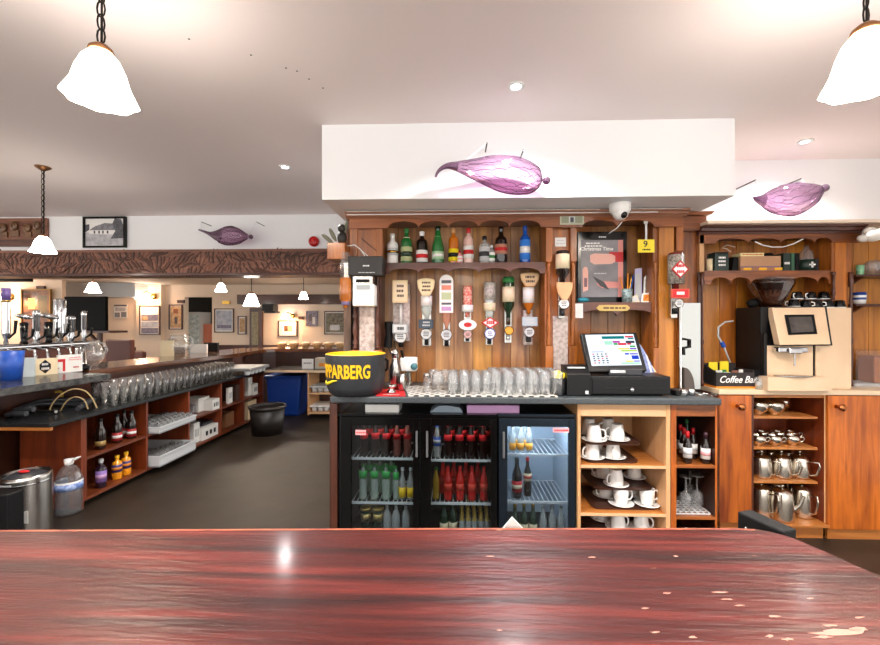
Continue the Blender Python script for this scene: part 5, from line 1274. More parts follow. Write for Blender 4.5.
solo(STR, 'striped_pot', 'blue and white striped pot on the lower bracket shelf', 'pot')
t = thing('glass_case', 'low clear display case at the right end of the beige worktop', 'display case', (X(868, 2.85), 2.85, RT))
x0, x1, z0, z1 = RC(856.5, 351, 905, 388, 2.82)
z0 = RT + .0005
MB().box(x0, x1, 2.82, 2.824, z0, z1, PANEG).box(x0, x0 + .004, 2.8245, 3.0, z0, z1, PANEG).box(x0, x1, 2.8245, 3.0, z1 + .0005, z1 + .004, PANEG).build('glass_panels', t)
MB().box(x0 + .006, x1, 2.84, 3.0, z0, z0 + .02, LGREY).build('base_tray', t)
solo(MB().box(X(875, 2.85), X(905, 2.85), 2.85, 2.97, z0 + .0205, Z(352, 2.85, 870) - .03, mat('bread crust', '#a86a48', .7)), 'brown_carton', 'brown carton inside the clear display case', 'carton', bevel=.01)
# white cloth bundle on the cornice corner
c_ = P(873, 236, 2.7)
g = MB()
for dx_, dy_, dz_, r_ in ((0, 0, 0, .045), (-.04, .02, -.01, .03), (.05, .01, .02, .04), (.01, .03, .035, .035), (.09, .02, .03, .04)):
    g.ball(c_ + Vector((dx_, dy_, dz_)), r_, mat('frilled white', '#e9e4dc', .6, bump=.6, scale=30), 12, 7, (1.1, .9, .8))
solo(g, 'frilled_shade', 'frilled white glass shade hanging at the corner of the right dresser cornice', 'lamp shade')

# ---- coffee machine
YM = 2.71
GOLD = mat('champagne panel', '#dcbc98', .35, .1, c2='#e6c8a6', scale=4)
cm = thing('coffee_machine', 'champagne and black bean to cup coffee machine with a screen', 'coffee machine', (X(800, YM), 2.85, RT))
zb = RT + .0005
zt = Z(306.5, YM, 800)
xl, xm, xr = X(766.5, YM), X(817, YM), X(855, YM)
MB().box(xl, xm, YM + .05, 3.0, zb, zt, BLK).box(xl, xl + .02, YM + .02, YM + .0499, zb, zt - .17, BLK).build('housing', cm, .004)
# right milk fridge
MB().box(xm + .012, xr, YM + .022, 3.0, zb, Z(307.5, YM, 840), GOLD).build('milk_fridge', cm, .005)
# upper slanted panel
def slab(pts, d, m):
    g = MB(); n = len(pts); vs = [Vector(p) for p in pts] + [Vector(p) + Vector((0, d, 0)) for p in pts]
    g.add(vs, [tuple(range(n)), tuple(range(2 * n - 1, n - 1, -1))] + [(i, (i + 1) % n, n + (i + 1) % n, n + i)[::-1] for i in range(n)], m); return g
pz = [P(780, 345, YM - .05), P(831, 344.5, YM - .05), P(825, 307, YM + .02), P(772, 307.5, YM + .02)]
fp = slab(pz, .05, GOLD).build('front_panel', cm, .004)
slab([P(780, 346, YM + .0005), P(832.5, 345.5, YM + .0005), P(826.5, 306.5, YM + .0205), P(774, 306.5, YM + .0205)], .0015, BLK).build('dark_seam', cm)
MB().box(xm + .0005, xm + .0115, YM + .03, YM + .06, zb, zt - .16, BLKM).build('dark_gap', cm)
def onp(u, v, o=0):
    a = pz[0].lerp(pz[1], u); c = pz[3].lerp(pz[2], u); q = a.lerp(c, v); return Vector((q.x, q.y - o, q.z))
slab([onp(.2, .26, .004), onp(.76, .28, .004), onp(.76, .8, .004), onp(.2, .8, .004)], .0035, BLKG).build('screen_bezel', fp)
slab([onp(.26, .32, .0055), onp(.7, .34, .0055), onp(.7, .74, .0055), onp(.26, .74, .0055)], .001, mat('screen dark', '#3a3532', .15, c2='#57504c', scale=9)).build('screen', fp)
# brewing bay
MB().box(xl + .021, xm, YM + .03, YM + .0499, zb + .06, Z(346, YM, 790), GOLD).build('bay_panel', cm)
c_ = P(790, 350, YM - .01)
MB().box(c_.x - .085, c_.x + .095, YM - .03, YM + .029, c_.z - .015, c_.z + .018, CHROME).box(c_.x - .03, c_.x + .05, YM - .045, YM - .031, c_.z - .022, c_.z + .012, CHROME).build('spout_block', cm, .006)
MB().tube([(c_.x + .02, YM - .02, c_.z - .016), (c_.x + .02, YM - .02, c_.z - .1)], .005, 8, STEEL).build('milk_spout', cm)
MB().lathe([(0, 0), (.11, 0), (.115, .006), (0, .007)], (c_.x + .01, YM - .02, zb + .083), 24, STEEL, Matrix.Diagonal((1, .5, 1, 1))).build('cup_grid', cm)
x0, x1, z0, z1 = RC(768, 377.5, 832, 386, YM - .06)
MB().box(x0, x1, YM - .06, YM + .0195, zb, z1, GOLD).box(x0 + .12, x1 - .09, YM - .03, YM + .01, z1 + .0005, zb + .0825, STEEL).build('drip_tray', cm, .004)
# bean hopper
hc = Vector((X(770.5, 2.86), 2.86, zt + .0005)); k = 2.86 / F
ht_ = Z(277.5, 2.86, 770) - zt
MB().lathe([(0, 0), (9 * k, 0), (9.5 * k, ht_ * .12), (19 * k, ht_ * .75), (19.5 * k, ht_ * .9), (19.2 * k, ht_ * .9), (18 * k, ht_ * .75), (8.6 * k, ht_ * .13), (0, .01)], hc, 24, BROWNG).build('hopper', cm)
MB().lathe([(19.6 * k, ht_ * .9), (20 * k, ht_ * .93), (14 * k, ht_ * 1.0), (0, ht_ * 1.0)], hc, 24, PET).build('hopper_lid', cm)
g = MB().lathe([(0, .012), (8 * k, .014), (15 * k, ht_ * .55), (0, ht_ * .6)], hc, 20, mat('coffee beans', '#4a2a1c', .4, c2='#7d5138', scale=90, bump=.8))
bo = g.build('coffee_beans', cm); bo['kind'] = 'stuff'
MB().ball((X(753, 2.9), 2.9, zt + .03), .03, BLKM, 12, 8, (1.4, 1, 1)).build('filler_cap', cm)
# cups on the machine
ec = thing('espresso_cup', 'black cup', 'cup', (0, 0, 0), 'black cups on the coffee machine')
MB().lathe([(.033, 0), (.034, .005), (.026, .045), (.016, .05), (0, .05)], (0, 0, 0), 14, BLKG).build('cup_body', ec)
MB().tube([(.03, 0, .012), (.046, 0, .016), (.044, 0, .034), (.028, 0, .038)], .004, 6, WHT).build('handle', ec)
MB().lathe([(.0342, 0), (.035, .003), (.034, .005)], (0, 0, 0), 14, WHT).build('rim', ec)
k_ = 0; rg = random.Random(2)
nm = ['leftmost', 'second from left', 'third from left', 'fourth from left', 'rightmost']
for j, Y in enumerate((2.80, 2.89)):
    for i in range(5):
        x = X(794, Y) + i * .071
        if x > xm - .03 and False: continue
        l_ = 'upturned black cup on the coffee machine, %s in the %s row' % (nm[i], ('front', 'back')[j])
        loc = (x, Y, Z(307.5, YM, 840) + .0005 if x > xm else zt + .0005)
        if not k_: ec.location = loc; ec['label'] = l_; k_ = 1; ec.rotation_euler = (0, 0, 2.2)
        else: dup(ec, loc, rg.uniform(0, 6), l_)
for i in range(3):
    dup(ec, (X(797, 2.84) + i * .085, 2.84, zt + .0515), rg.uniform(0, 6), 'black cup stacked on the others on the coffee machine, %s' % ('left', 'middle', 'right')[i])
# water hose
g = MB().tube([P(733, 321, 2.94), P(725, 322, 2.92), P(718.5, 327, 2.9), P(718, 336, 2.9), P(722, 343, 2.9)], .006, 8, LGREY); hs = thing('water_hose', 'grey water hose with a blue connector curving left of the coffee machine', 'hose', P(722, 352, 2.9))
g.build('hose', hs); MB().tube([P(721.5, 342, 2.899), P(724, 347, 2.9)], .014, 8, BLUE).build('connector', hs); MB().tube([P(724, 347, 2.9), P(727, 355, 2.9), P(730, 362, 2.95)], .006, 8, LGREY).build('lower_hose', hs)
# coffee bar box
x0, x1, z0, z1 = RC(716.5, 375, 754.5, 386, 2.74)
cb_ = thing('coffee_bar_box', 'black counter caddy lettered Coffee Bar full of sachets', 'caddy', ((x0 + x1) / 2, 2.8, RT))
z0 = RT + .0005
BX = mat('chalk black', '#26201f', .7)
xw = X(704, 2.9)
MB().prism([(x0, z0 + .012), (x1, z0 + .012), (x1, z1 + .015), (x0, z1 + .015)], 'y', 2.74, 2.746, BX).box(x0, x1, 2.746, 2.92, z0 + .012, z0 + .018, BX).box(x1 - .006, x1, 2.7465, 2.92, z0 + .0185, z1 + .03, BX).box(xw, x1, 2.9205, 2.926, z0 + .012, z1 + .06, BX).build('box_body', cb_)
g = MB(); vs = [(x0, 2.7461, z0 + .012), (x0, 2.7461, z1 + .015), (xw, 2.92, z1 + .06), (xw, 2.92, z0 + .012)]
g.add(vs + [(a + .006, b2, c) for a, b2, c in vs], [(0, 1, 2, 3), (7, 6, 5, 4), (0, 4, 5, 1), (1, 5, 6, 2), (2, 6, 7, 3), (3, 7, 4, 0)], BX); g.build('side_panel', cb_)
MB().box(x0 - .004, x1 + .002, 2.737, 2.93, z0, z0 + .0115, ORNG).build('wood_base', cb_)
MB().text('Coffee Bar', Matrix.Translation(((x0 + x1) / 2 + .012, 2.7392, (z0 + z1) / 2 + .012)) @ Matrix.Rotation(R(90), 4, 'X'), .062, WHT, shear=.35, sx=.85, bold=.0006).build('lettering', cb_)
rg = random.Random(8)
zz = z0 + .0186
for i, (a, Y, m, hh, l_) in enumerate([(713, 2.88, YELP, .135, 'tall yellow sachet packet at the back of the coffee bar caddy'), (724, 2.89, YELP, .14, 'yellow and green packet beside it in the coffee bar caddy'), (719, 2.84, WPL, .085, 'white sachet in the left of the coffee bar caddy'), (727, 2.82, PAPER, .075, 'white sachet in the middle of the coffee bar caddy'), (735, 2.83, mat('brown sachet', '#8d5a48', .5), .085, 'brown sachet in the coffee bar caddy'), (742, 2.84, PAPER, .09, 'white paper sachet at the right of the coffee bar caddy'), (749, 2.84, LGREY, .085, 'pale grey sachet at the right end of the coffee bar caddy')]):
    x = X(a, Y, 370); w_ = .028 if i < 2 else .02
    g = MB().box(-w_, w_, -.004, .004, 0, hh, m, Matrix.Translation((x, Y, zz)))
    if i < 2: g.box(-w_ * .6, w_ * .5, -.0045, -.0041, hh * .3, hh * .6, (BLKM, GREEN)[i], Matrix.Translation((x, Y, zz)))
    solo(g, 'sachet', l_, 'sachet', 'sachets in the coffee bar caddy')
t = thing('sugar_jar', 'small glass jar of white sugar between the caddy and the coffee machine', 'jar', (X(759.5, 2.72), 2.72, RT + .0005))
MB().lathe([(0, 0), (.026, 0), (.028, .06), (.024, .075), (.022, .075), (.025, .06), (.023, .004), (0, .004)], ORIG[t.name], 14, GLASS).build('jar_body', t)
MB().lathe([(0, .0045), (.022, .0045), (.0225, .045), (0, .045)], ORIG[t.name], 14, PAPER).build('sugar', t)

# ---- steel sheet and pole at the corner of the back bar
zz = CT + .0005
x0, x1, _, z1 = RC(679.5, 303, 700.5, 386, 2.70)
SM = mat('polished sheet', '#a4a5a2', .16, 1)
t = thing('steel_splash_sheet', 'upright polished steel sheet right of the right pilaster', 'sheet', ((x0 + x1) / 2, 2.7, RT))
MB().box(x0, x1, 2.70, 2.704, RT + .0005 if x0 > cx1 else zz, z1, SM).build('sheet', t)
g = MB(); g.tube([P(681, 388, 2.68) * 1, P(681, 345, 2.68), P(681, 306, 2.68)], .004, 8, WPL); q = g.v
solo(g, 'steel_pole', 'thin white pole standing in front of the steel sheet', 'pole')
g = MB(); g.tube([P(684, 355, 2.69), P(684, 348, 2.69), P(690, 347, 2.69), P(690, 340, 2.69), P(684, 339, 2.69)], .008, 6, BLKM); solo(g, 'black_hook', 'bent black hook fixed on the steel sheet', 'hook')
g = MB(); a_ = P(682.5, 387, 2.695); hh = Z(365, 2.695, 686) - a_.z
g.prism([(a_.x, CT + .0005)] + [(a_.x + .062 * math.sin(R(q)), CT + .0005 + hh * math.cos(R(q))) for q in range(0, 91, 15)], 'y', 2.67, 2.695, mat('dark curved plate', '#4a403a', .4)); solo(g, 'curved_plate', 'dark quarter round plate at the foot of the steel sheet', 'plate')
st = thing('shot_glass', 'small steel lidded pot on the counter corner before the steel sheet', 'pot', (X(684, 2.45), 2.45, CT + .0005))
MB().lathe([(0, 0), (.021, 0), (.021, .038), (0, .04)], ORIG[st.name], 14, CHROME).build('pot_body', st)
s2 = dup(st, (X(691, 2.47), 2.47, CT + .0005), label='second small steel lidded pot right beside the first')
g = MB()
for k in range(5): g.tube([PZ(695 + 4 * k, 393.5 + (k % 2), CT + .004), PZ(700 + 4 * k, 396 - (k % 3), CT + .004)], .004, 6, STEEL)
solo(g, 'cutlery', 'few loose steel spoons at the right end of the grey worktop', 'spoons', kind='stuff')
# ================================================================ LEFT BENCH
BXF = -2.66
def yx(px, X_=BXF): return PXX(px, X_)
BT = .687
def zx(py, px, X_=BXF):
    Y = yx(px, X_); return P(px, py, Y).z
bw_ = solo(MB().box(-3.22, BXF, yx(50), 5.86, BT - .03, BT, GRAN2), 'bench_worktop', 'long low dark worktop holding rows of glasses on the left', 'worktop', bevel=.004)
MB().box(-3.2, BXF + .0, yx(50) + .001, yx(50) + .02, BT - .05, BT - .0301, W_SHELF).build('edge_batten', bw_)
bs = thing('bench_shelf_unit', 'long mahogany shelf unit under the low dark worktop on the left', 'shelf unit', (-2.9, 4.3, 0))
zt = BT - .0305
XI = BXF - .03
ys = [yx(q) for q in (89.5, 150.5, 192, 224, 246.5)]
yend = 5.82
g = MB()
for i, y in enumerate(ys): g.box(-3.15, XI, y - .012, y + .012, .05, zt, W_BEN)
g.box(-3.17, -3.1501, ys[0] - .012, yend, .05, zt, W_BEN).box(-3.15, XI, yend - .02, yend, .05, zt, W_BEN)
g.build('carcass', bs, .002)
MB().box(-3.15, XI, ys[0] - .035, ys[0] - .0125, 0, zt, W_BEN).build('end_panel', bs, .002)
MB().box(-3.1, XI - .1, ys[0], yend, 0, .049, BLKM).build('plinth', bs)
ylist = ys + [yend - .008]
for i in range(5):
    a, c = ylist[i] + .0125, ylist[i + 1] - .0125
    MB().box(-3.149, XI - .001, a, c, .05, .07, W_BENX).build('shelf', bs, .001)
    MB().box(-3.149, XI - .001, a, c, .345, .365, W_BENX).build('shelf', bs, .001)
# short rail and dark bar front behind
lb_ = thing('curved_bar_counter', 'long brown topped bar counter along the left that curves round its far end', 'bar counter', (-3.3, 4.2, 0))
MB().box(-3.35, -3.23, 1.4, 6.0, 0, .868, W_PAN).build('front_panel', lb_)
solo(MB().box(-3.2, -2.75, 1.9, 2.35, .60, .625, W_SHELF), 'wooden_rail', 'wooden shelf board beside the steel urn at the left edge', 'board')
# grey ledge
top = [(-60, 397), (0, 389), (60, 381), (111, 373.6)]
pts = [PZ(a, c, .92) for a, c in top]
pl = [(q.x, q.y) for q in pts] + [(-4.1, pts[-1].y + .25), (-4.1, pts[0].y)]
led = solo(MB().prism(pl, 'z', .872, .92, LEDGE), 'grey_ledge', 'grey marble topped ledge carrying the beer taps on the left', 'ledge', bevel=.004)
# polished bar top curving round
top = [(89, 370.3), (100, 369), (120, 366.6), (140, 364.3), (160, 362), (180, 359.8), (200, 357.6), (220, 355.3), (240, 353), (250, 351.4), (258, 350.1), (266, 349.3), (275, 348.9), (300, 348.8), (352, 348.8)]
inn = [PZ(a, c, .92) for a, c in top]
outp = []
for i, q in enumerate(inn):
    t = (inn[min(i + 1, len(inn) - 1)] - inn[max(i - 1, 0)]); t.normalize()
    outp.append(q + Vector((-t.y, t.x, 0)) * .62)
g = MB(); n = len(inn)
vs = []
for z in (.92, .868):
    vs += [(q.x, q.y, z) for q in inn] + [(q.x, q.y, z) for q in outp]
fs = []
for i in range(n - 1):
    fs += [(i, i + 1, n + i + 1, n + i), (2 * n + i, 3 * n + i, 3 * n + i + 1, 2 * n + i + 1), (i, 2 * n + i, 2 * n + i + 1, i + 1), (n + i, n + i + 1, 3 * n + i + 1, 3 * n + i)]
fs += [(0, n, 3 * n, 2 * n), (n - 1, 3 * n - 1, 4 * n - 1, 2 * n - 1)]
g.add(vs, fs, W_BTOP)
g.build('counter_top', lb_, .004)
# panel under the far bar
g = MB(); i0 = 4
vs = []
for z in (.867, 0):
    vs += [(q.x * .88 + o.x * .12, q.y * .88 + o.y * .12, z) for q, o in list(zip(inn, outp))[9:]] + [(q.x * .82 + o.x * .18, q.y * .82 + o.y * .18, z) for q, o in list(zip(inn, outp))[9:]]
n = len(inn) - 9
fs = []
for i in range(n - 1):
    fs += [(i, i + 1, n + i + 1, n + i), (2 * n + i, 3 * n + i, 3 * n + i + 1, 2 * n + i + 1), (i, 2 * n + i, 2 * n + i + 1, i + 1), (n + i, n + i + 1, 3 * n + i + 1, 3 * n + i)]
fs += [(0, n, 3 * n, 2 * n), (n - 1, 3 * n - 1, 4 * n - 1, 2 * n - 1)]
g.add(vs, fs, W_PAN)
g.build('panelling', lb_)
# far low worktop and its shelf unit
fw = PZ(290, 370.3, BT)
FY0 = fw.y
fwt = solo(MB().box(-2.64, PZ(352, 368, BT).x, FY0, FY0 + .62, BT - .025, BT - .0, GRAN2).box(-2.64, PZ(352, 368, BT).x, FY0 - .008, FY0 - .0001, BT - .03, BT, BEIGE), 'far_worktop', 'low pale edged worktop at the far end behind the blue bin', 'worktop')
fu = thing('far_shelf_unit', 'narrow dark shelf unit with cup trays under the far worktop', 'shelf unit', (X(320, FY0), FY0 + .25, 0))
a, c = X(307.5, FY0 + .03), X(350, FY0 + .03)
MB().box(a, a + .02, FY0 + .03, FY0 + .5, .06, BT - .026, W_LT).box(a + .02, c, FY0 + .48, FY0 + .5, .06, BT - .026, W_PAN).build('carcass', fu)
fz = [Z(393, FY0 + .03, 320), Z(412.5, FY0 + .03, 320)]
for z in fz: MB().box(a + .0205, c, FY0 + .03, FY0 + .479, z - .02, z, W_LTX).build('shelf', fu)
MB().box(X(263, FY0 + .4), a - .02, FY0 + .57, FY0 + .6, 0, BT - .026, W_PAN).build('back_panel', fwt)
cont = MB()
def cuptray(z, l_, m):
    t = thing('cup_tray', l_, 'tray', (X(320, FY0 + .2), FY0 + .2, z))
    x0, x1 = X(309.5, FY0 + .06), X(337, FY0 + .06)
    MB().box(x0, x1, FY0 + .06, FY0 + .4, z + .07, z + .09, m).build('tray_board', t)
    for k in range(4): MB().lathe([(0, 0), (.035, 0), (.048, .069), (0, .069)], (x0 + .05 + .085 * k, FY0 + .13, z), 10, LGREY).build('cup_well', t)
cuptray(fz[0] + .0005, 'grey cup tray on the upper shelf behind the ice bucket', LGREY)
cuptray(fz[1] + .0005, 'white cup tray on the lower shelf at the far end', WPL)
# cards on the far worktop
g = MB(); x0, x1, z0, z1 = RC(302, 359, 313, 367.5, FY0 + .2); g.box(x0, x1, FY0 + .2, FY0 + .22, BT + .0005, z1, WPL); g.marks(x0 + .02, x1 - .02, BT + .06, BT + .1, FY0 + .2, GREY, 1, 3); solo(g, 'notice_card', 'white notice card on the far worktop', 'card')
g = MB(); x0, x1, z0, z1 = RC(315, 358, 332, 367.5, FY0 + .22); g.box(x0, x1, FY0 + .22, FY0 + .36, BT + .0005, z1, mat('grey carton', '#b9b2a4', .6)); g.prect(319, 363, 325, 366.5, FY0 + .215, FY0 + .2199, ORNG); solo(g, 'grey_carton', 'grey carton with an orange print right of the notice card', 'carton')
# bins
bb = PZ(282, 417, 0)
t = thing('recycling_bin', 'tall dark blue plastic bin under the far worktop', 'bin', bb)
w_ = 18.5 * bb.y / F; hz = P(282, 376, bb.y).z
g = MB(); prof = []
vs = []
for z, k in ((0, .84), (hz - .04, 1)):
    for a, c in ((-1, -1), (1, -1), (1, 1), (-1, 1)): vs.append((bb.x + a * w_ * k, bb.y + .05 + (c + 1) * .2 * k, z))
g.add(vs, [(3, 2, 1, 0), (0, 1, 5, 4), (1, 2, 6, 5), (2, 3, 7, 6), (3, 0, 4, 7)], BLUED); g.build('bin_body', t, .03, 3)
MB().box(bb.x - w_ * 1.06, bb.x + w_ * 1.06, bb.y + .02, bb.y + .47, hz - .04, hz, BLUED).build('rim', t, .012)
wb2 = PZ(267.5, 433, 0)
t = thing('waste_bin', 'round dark brown waste bin on the floor before the blue bin', 'bin', wb2)
r_ = 17.5 * wb2.y / F; hh = P(267, 409, wb2.y - r_).z
MB().lathe([(0, .01), (r_ * .84, 0), (r_ * .96, hh - .03), (r_ * .9, hh - .03), (r_ * .8, .02), (0, .02)], wb2, 28, mat('dark brown plastic', '#1d1715', .45)).build('bin_body', t)
MB().lathe([(r_ * .955, hh - .029), (r_ * 1.04, hh - .025), (r_ * 1.05, hh), (r_ * .93, hh), (r_ * .92, hh - .028)], wb2, 28, mat('dark rim', '#2a2320', .4)).build('rim', t)

# ---- glasses on the bench: four ranks
GLASS_, GLASS = GLASS, GLASS2
tg = tumbler('bench_glass', 'clear half pint glass in the long rows on the low left worktop', 'clear glasses on the low left worktop', .036, .175, .03)
GLASS = GLASS_
first_ = True
y = yx(113.5, -2.74)
k = 0
while y < 5.1:
    for j in range(3):
        loc = (-2.735 - .1 * j, y + .03 * j, BT + .0005)
        if first_: tg.location = loc; first_ = False
        else: dup(tg, loc)
    y += .098
GL_END = y
# steel trays on the far end of the bench
t = thing('glass_rack', 'grey rack of upturned cups at the far end of the low left worktop', 'rack', (-2.8, 5.45, BT + .0005))
MB().box(-3.12, -2.56, 5.17, 5.72, BT + .05, BT + .085, GREY).build('rack_board', t, .004)
for k in range(5): MB().lathe([(.03, 0), (.042, .049), (0, .049)], (-2.62 - .1 * (k % 1), 5.22 + .105 * k, BT + .0005), 10, LGREY).build('cup_well', t)
# hoses and twine on the near end
def smooth_(c):
    out = []
    for i in range(len(c) - 1):
        for k in range(4):
            f = k / 4; p0, p1, p2, p3 = c[max(i - 1, 0)], c[i], c[i + 1], c[min(i + 2, len(c) - 1)]
            out.append(tuple(.5 * (2 * b + (d - a) * f + (2 * a - 5 * b + 4 * d - e_) * f * f + (-a + 3 * b - 3 * d + e_) * f ** 3) for a, b, d, e_ in zip(p0, p1, p2, p3)))
    return out + [c[-1]]
g = MB()
for k in range(2):
    pts = [Vector((-2.97 + .21 * math.cos(t) , 2.98 + .22 * math.sin(t) + .05 * k, BT + .03 + .02 * k + .015 * math.sin(3 * t))) for t in [i * .45 for i in range(12)]]
    g.tube(pts, .018, 8, DGREY)
solo(g, 'black_hoses', 'coiled dark hoses lying on the near end of the low left worktop', 'hoses')
g = MB(); TW = mat('beige twine', '#a58d63', .7)
for dy, pp_ in ((0, [(48, 414), (53, 403), (62, 394), (74, 389), (85, 391), (92, 398), (97, 408)]), (.06, [(60, 412), (66, 402), (75, 397), (84, 400), (88, 409)])):
    g.tube([max((P(a, c, 2.95 + dy), Vector((P(a, c, 2.95 + dy).x, 2.95 + dy, BT + .008))), key=lambda q: q.z) for a, c in smooth_(pp_)], .0045, 6, TW)
solo(g, 'beige_twine', 'looped beige cord on the near end of the low left worktop', 'cord')
g = MB(); c_ = PZ(55, 405, BT)
g.tube([Vector((c_.x + .055 * math.cos(R(q)), c_.y + .03 * math.sin(R(q)), BT + .06 + .045 * math.sin(R(q)))) for q in range(0, 360, 30)], .01, 6, mat('yellow hose', '#c9a23c', .5), True)
solo(g, 'yellow_loop', 'small yellow hose loop beside the beige cord', 'hose')
g = MB().tube([PZ(26, 406, BT + .02), PZ(40, 411, BT + .02), PZ(56, 411.5, BT + .02)], .012, 8, STEEL); solo(g, 'steel_nozzle', 'steel nozzle rod lying on the near end of the low left worktop', 'nozzle')

# ---- bottles in the left shelf bays
def lx(px, X_): return PXX(px, X_)
z1, z2 = .3655, .0705
bl = bottle('stout_bottle', 'stout bottle with gold disc label, leftmost on the upper shelf of the left bench', (-2.76, lx(100.5, -2.76), z1), .034, .235, 'beer', G_DRK, BLK, mat('gold disc', '#a58850', .4), None, (.12, .28))
rl = bottle('beer_bottle', 'dark beer bottle with red label, left of three on the upper bench shelf', (-2.77, lx(117, -2.77), z1), .035, .235, 'beer', G_DRK, BLK, mat('crimson label', '#a3252a', .5), WHT, (.08, .36), group='red label beer bottles on the left bench shelf')
dup(rl, (-2.83, lx(124, -2.83), z1), label='dark beer bottle with red label, middle of three on the upper bench shelf')
dup(rl, (-2.75, lx(131.5, -2.75), z1), label='dark beer bottle with red label, right of three on the upper bench shelf')
bottle('cordial_bottle', 'dark bottle with a purple label on the lower shelf of the left bench', (-2.75, lx(101, -2.75), z2), .036, .22, 'square', mat('dark purple', '#241226', .1, coat=.5), LGREY, mat('purple label', '#8d6cb5', .5), LILAC, (.2, .6))
og = bottle('orange_bottle', 'orange juice bottle with a dark label, left of two on the lower bench shelf', (-2.77, lx(117, -2.77), z2), .036, .19, 'square', G_ORN, YEL, mat('navy label', '#39306e', .5), ORNG, (.3, .62), group='orange juice bottles on the left bench shelf', capz=.9)
dup(og, (-2.77, lx(126, -2.77), z2), label='orange juice bottle with a dark label, right of two on the lower bench shelf')
# crates
def crate(z, l_, y0, y1, h, hump):
    t = thing('plastic_crate', l_, 'crate', (-2.8, (y0 + y1) / 2, z))
    g = MB().box(-3.1, BXF + .06, y0, y1, z, z + .012, GREY)
    for (a, b_, c, d) in ((-3.1, BXF + .06, y0, y0 + .012), (-3.1, BXF + .06, y1 - .012, y1), (-3.1, -3.088, y0 + .012, y1 - .012), (BXF + .048, BXF + .06, y0 + .012, y1 - .012)):
        g.box(a, b_, c, d, z + .0121, z + h, LGREY)
    g.build('crate_body', t, .004)
    MB().box(BXF + .0605, BXF + .07, y0 - .005, y1 + .005, z + h - .014, z + h, LGREY).build('rim', t, .003)
    return t
ya, yb2 = ys[1] + .03, ys[2] - .03
crate(z1, 'pale grey crate of upturned glasses on the upper shelf of the second bay', ya, yb2, .06, 1)
crate(z2, 'pale grey crate of small glasses on the bottom shelf of the second bay', ya, yb2, .1, 0)
cg = tumbler('small_glass', 'small upturned clear glass in the upper grey crate of the second bay', 'small glasses in the upper grey crate', .026, .08, .032)
f_ = True
for i in range(8):
    for j in range(4):
        loc = (-2.64 - .075 * j, ya + .05 + i * (yb2 - ya - .1) / 7, z1 + .0125)
        if f_: cg.location = loc; f_ = False
        else: dup(cg, loc)
for i in range(7):
    for j in range(3):
        dup(cg, (-2.645 - .08 * j, ya + .06 + i * (yb2 - ya - .12) / 6, z2 + .0125), label='small upturned clear glass in the lower grey crate of the second bay', group='small glasses in the lower grey crate')
# boxes in the third and later bays
def bbox(name, l_, a, c, X1, dx, z, h, m, m2=None, cat='box'):
    y0, y1 = PXX(a, X1), PXX(c, X1)
    for q in range(5):
        if ylist[q] < (y0 + y1) / 2 < ylist[q + 1]: y0 = max(y0, ylist[q] + .016); y1 = min(y1, ylist[q + 1] - .016)
    g = MB().box(X1 - dx, X1, y0, y1, z, z + h, m)
    if m2:
        for k in range(3):
            yy = y0 + (y1 - y0) * (.2 + .25 * k); g.box(X1, X1 + .0008, yy, yy + (y1 - y0) * .14, z + h * .3, z + h * .68, m2)
    return solo(g, name, l_, cat, bevel=.003)
BOXW = mat('white carton', '#dcdad4', .6)
bbox('glass_canister_box', 'pale glass jar on the upper shelf at the left of the third bay', 193.8, 196.5, -2.72, .12, z1, .12, PET)
bbox('white_carton', 'white carton at the back left of the upper shelf in the third bay', 198.5, 209.5, -2.80, .18, z1, .15, BOXW)
bbox('printed_carton', 'white carton with dark print on the upper shelf in the third bay', 212.5, 219.5, -2.70, .18, z1, .12, BOXW, BLK)
bbox('white_towel', 'folded white towel behind the printed carton in the third bay', 210.2, 217, -2.89, .2, z1, .2, PAPER, cat='towel')
bbox('stacked_carton', 'white carton standing at the left of the lower shelf in the third bay', 193.8, 199.6, -2.75, .2, z2, .21, BOXW, GREY)
bbox('bottle_carton', 'long white carton with dark print on the lower shelf of the third bay', 202.5, 222.2, -2.72, .22, z2, .13, BOXW, BLK)
bbox('dark_carton', 'dark flat carton lying on the long white one in the third bay', 203, 221.5, -2.78, .16, z2 + .1305, .035, DGREY)
bbox('pale_menu_holder', 'white menu holder on the upper shelf of the fourth bay', 228.5, 232.5, -2.74, .03, z1, .19, BOXW, GREY, 'menu holder')
bbox('brown_carton', 'brown carton on the lower shelf of the fourth bay', 225.8, 234, -2.78, .25, z2, .17, mat('brown carton', '#8a5a38', .6))
bbox('dark_jar_box', 'dark box on the upper shelf of the fourth bay', 236, 242.5, -2.74, .2, z1, .2, mat('dark brown box', '#3a2318', .5))
bbox('white_bottle_box', 'white box low in the fifth bay', 253.5, 257.8, -2.72, .12, z1, .15, BOXW, BLK)
bbox('white_top_carton', 'white carton standing upright in the fifth bay', 248.5, 252.4, -2.76, .2, z1, .24, BOXW)
bbox('beige_panel_box', 'beige carton filling the bottom of the fifth bay', 248.2, 256.5, -2.70, .3, z2, .24, mat('beige carton', '#c3aa86', .6))

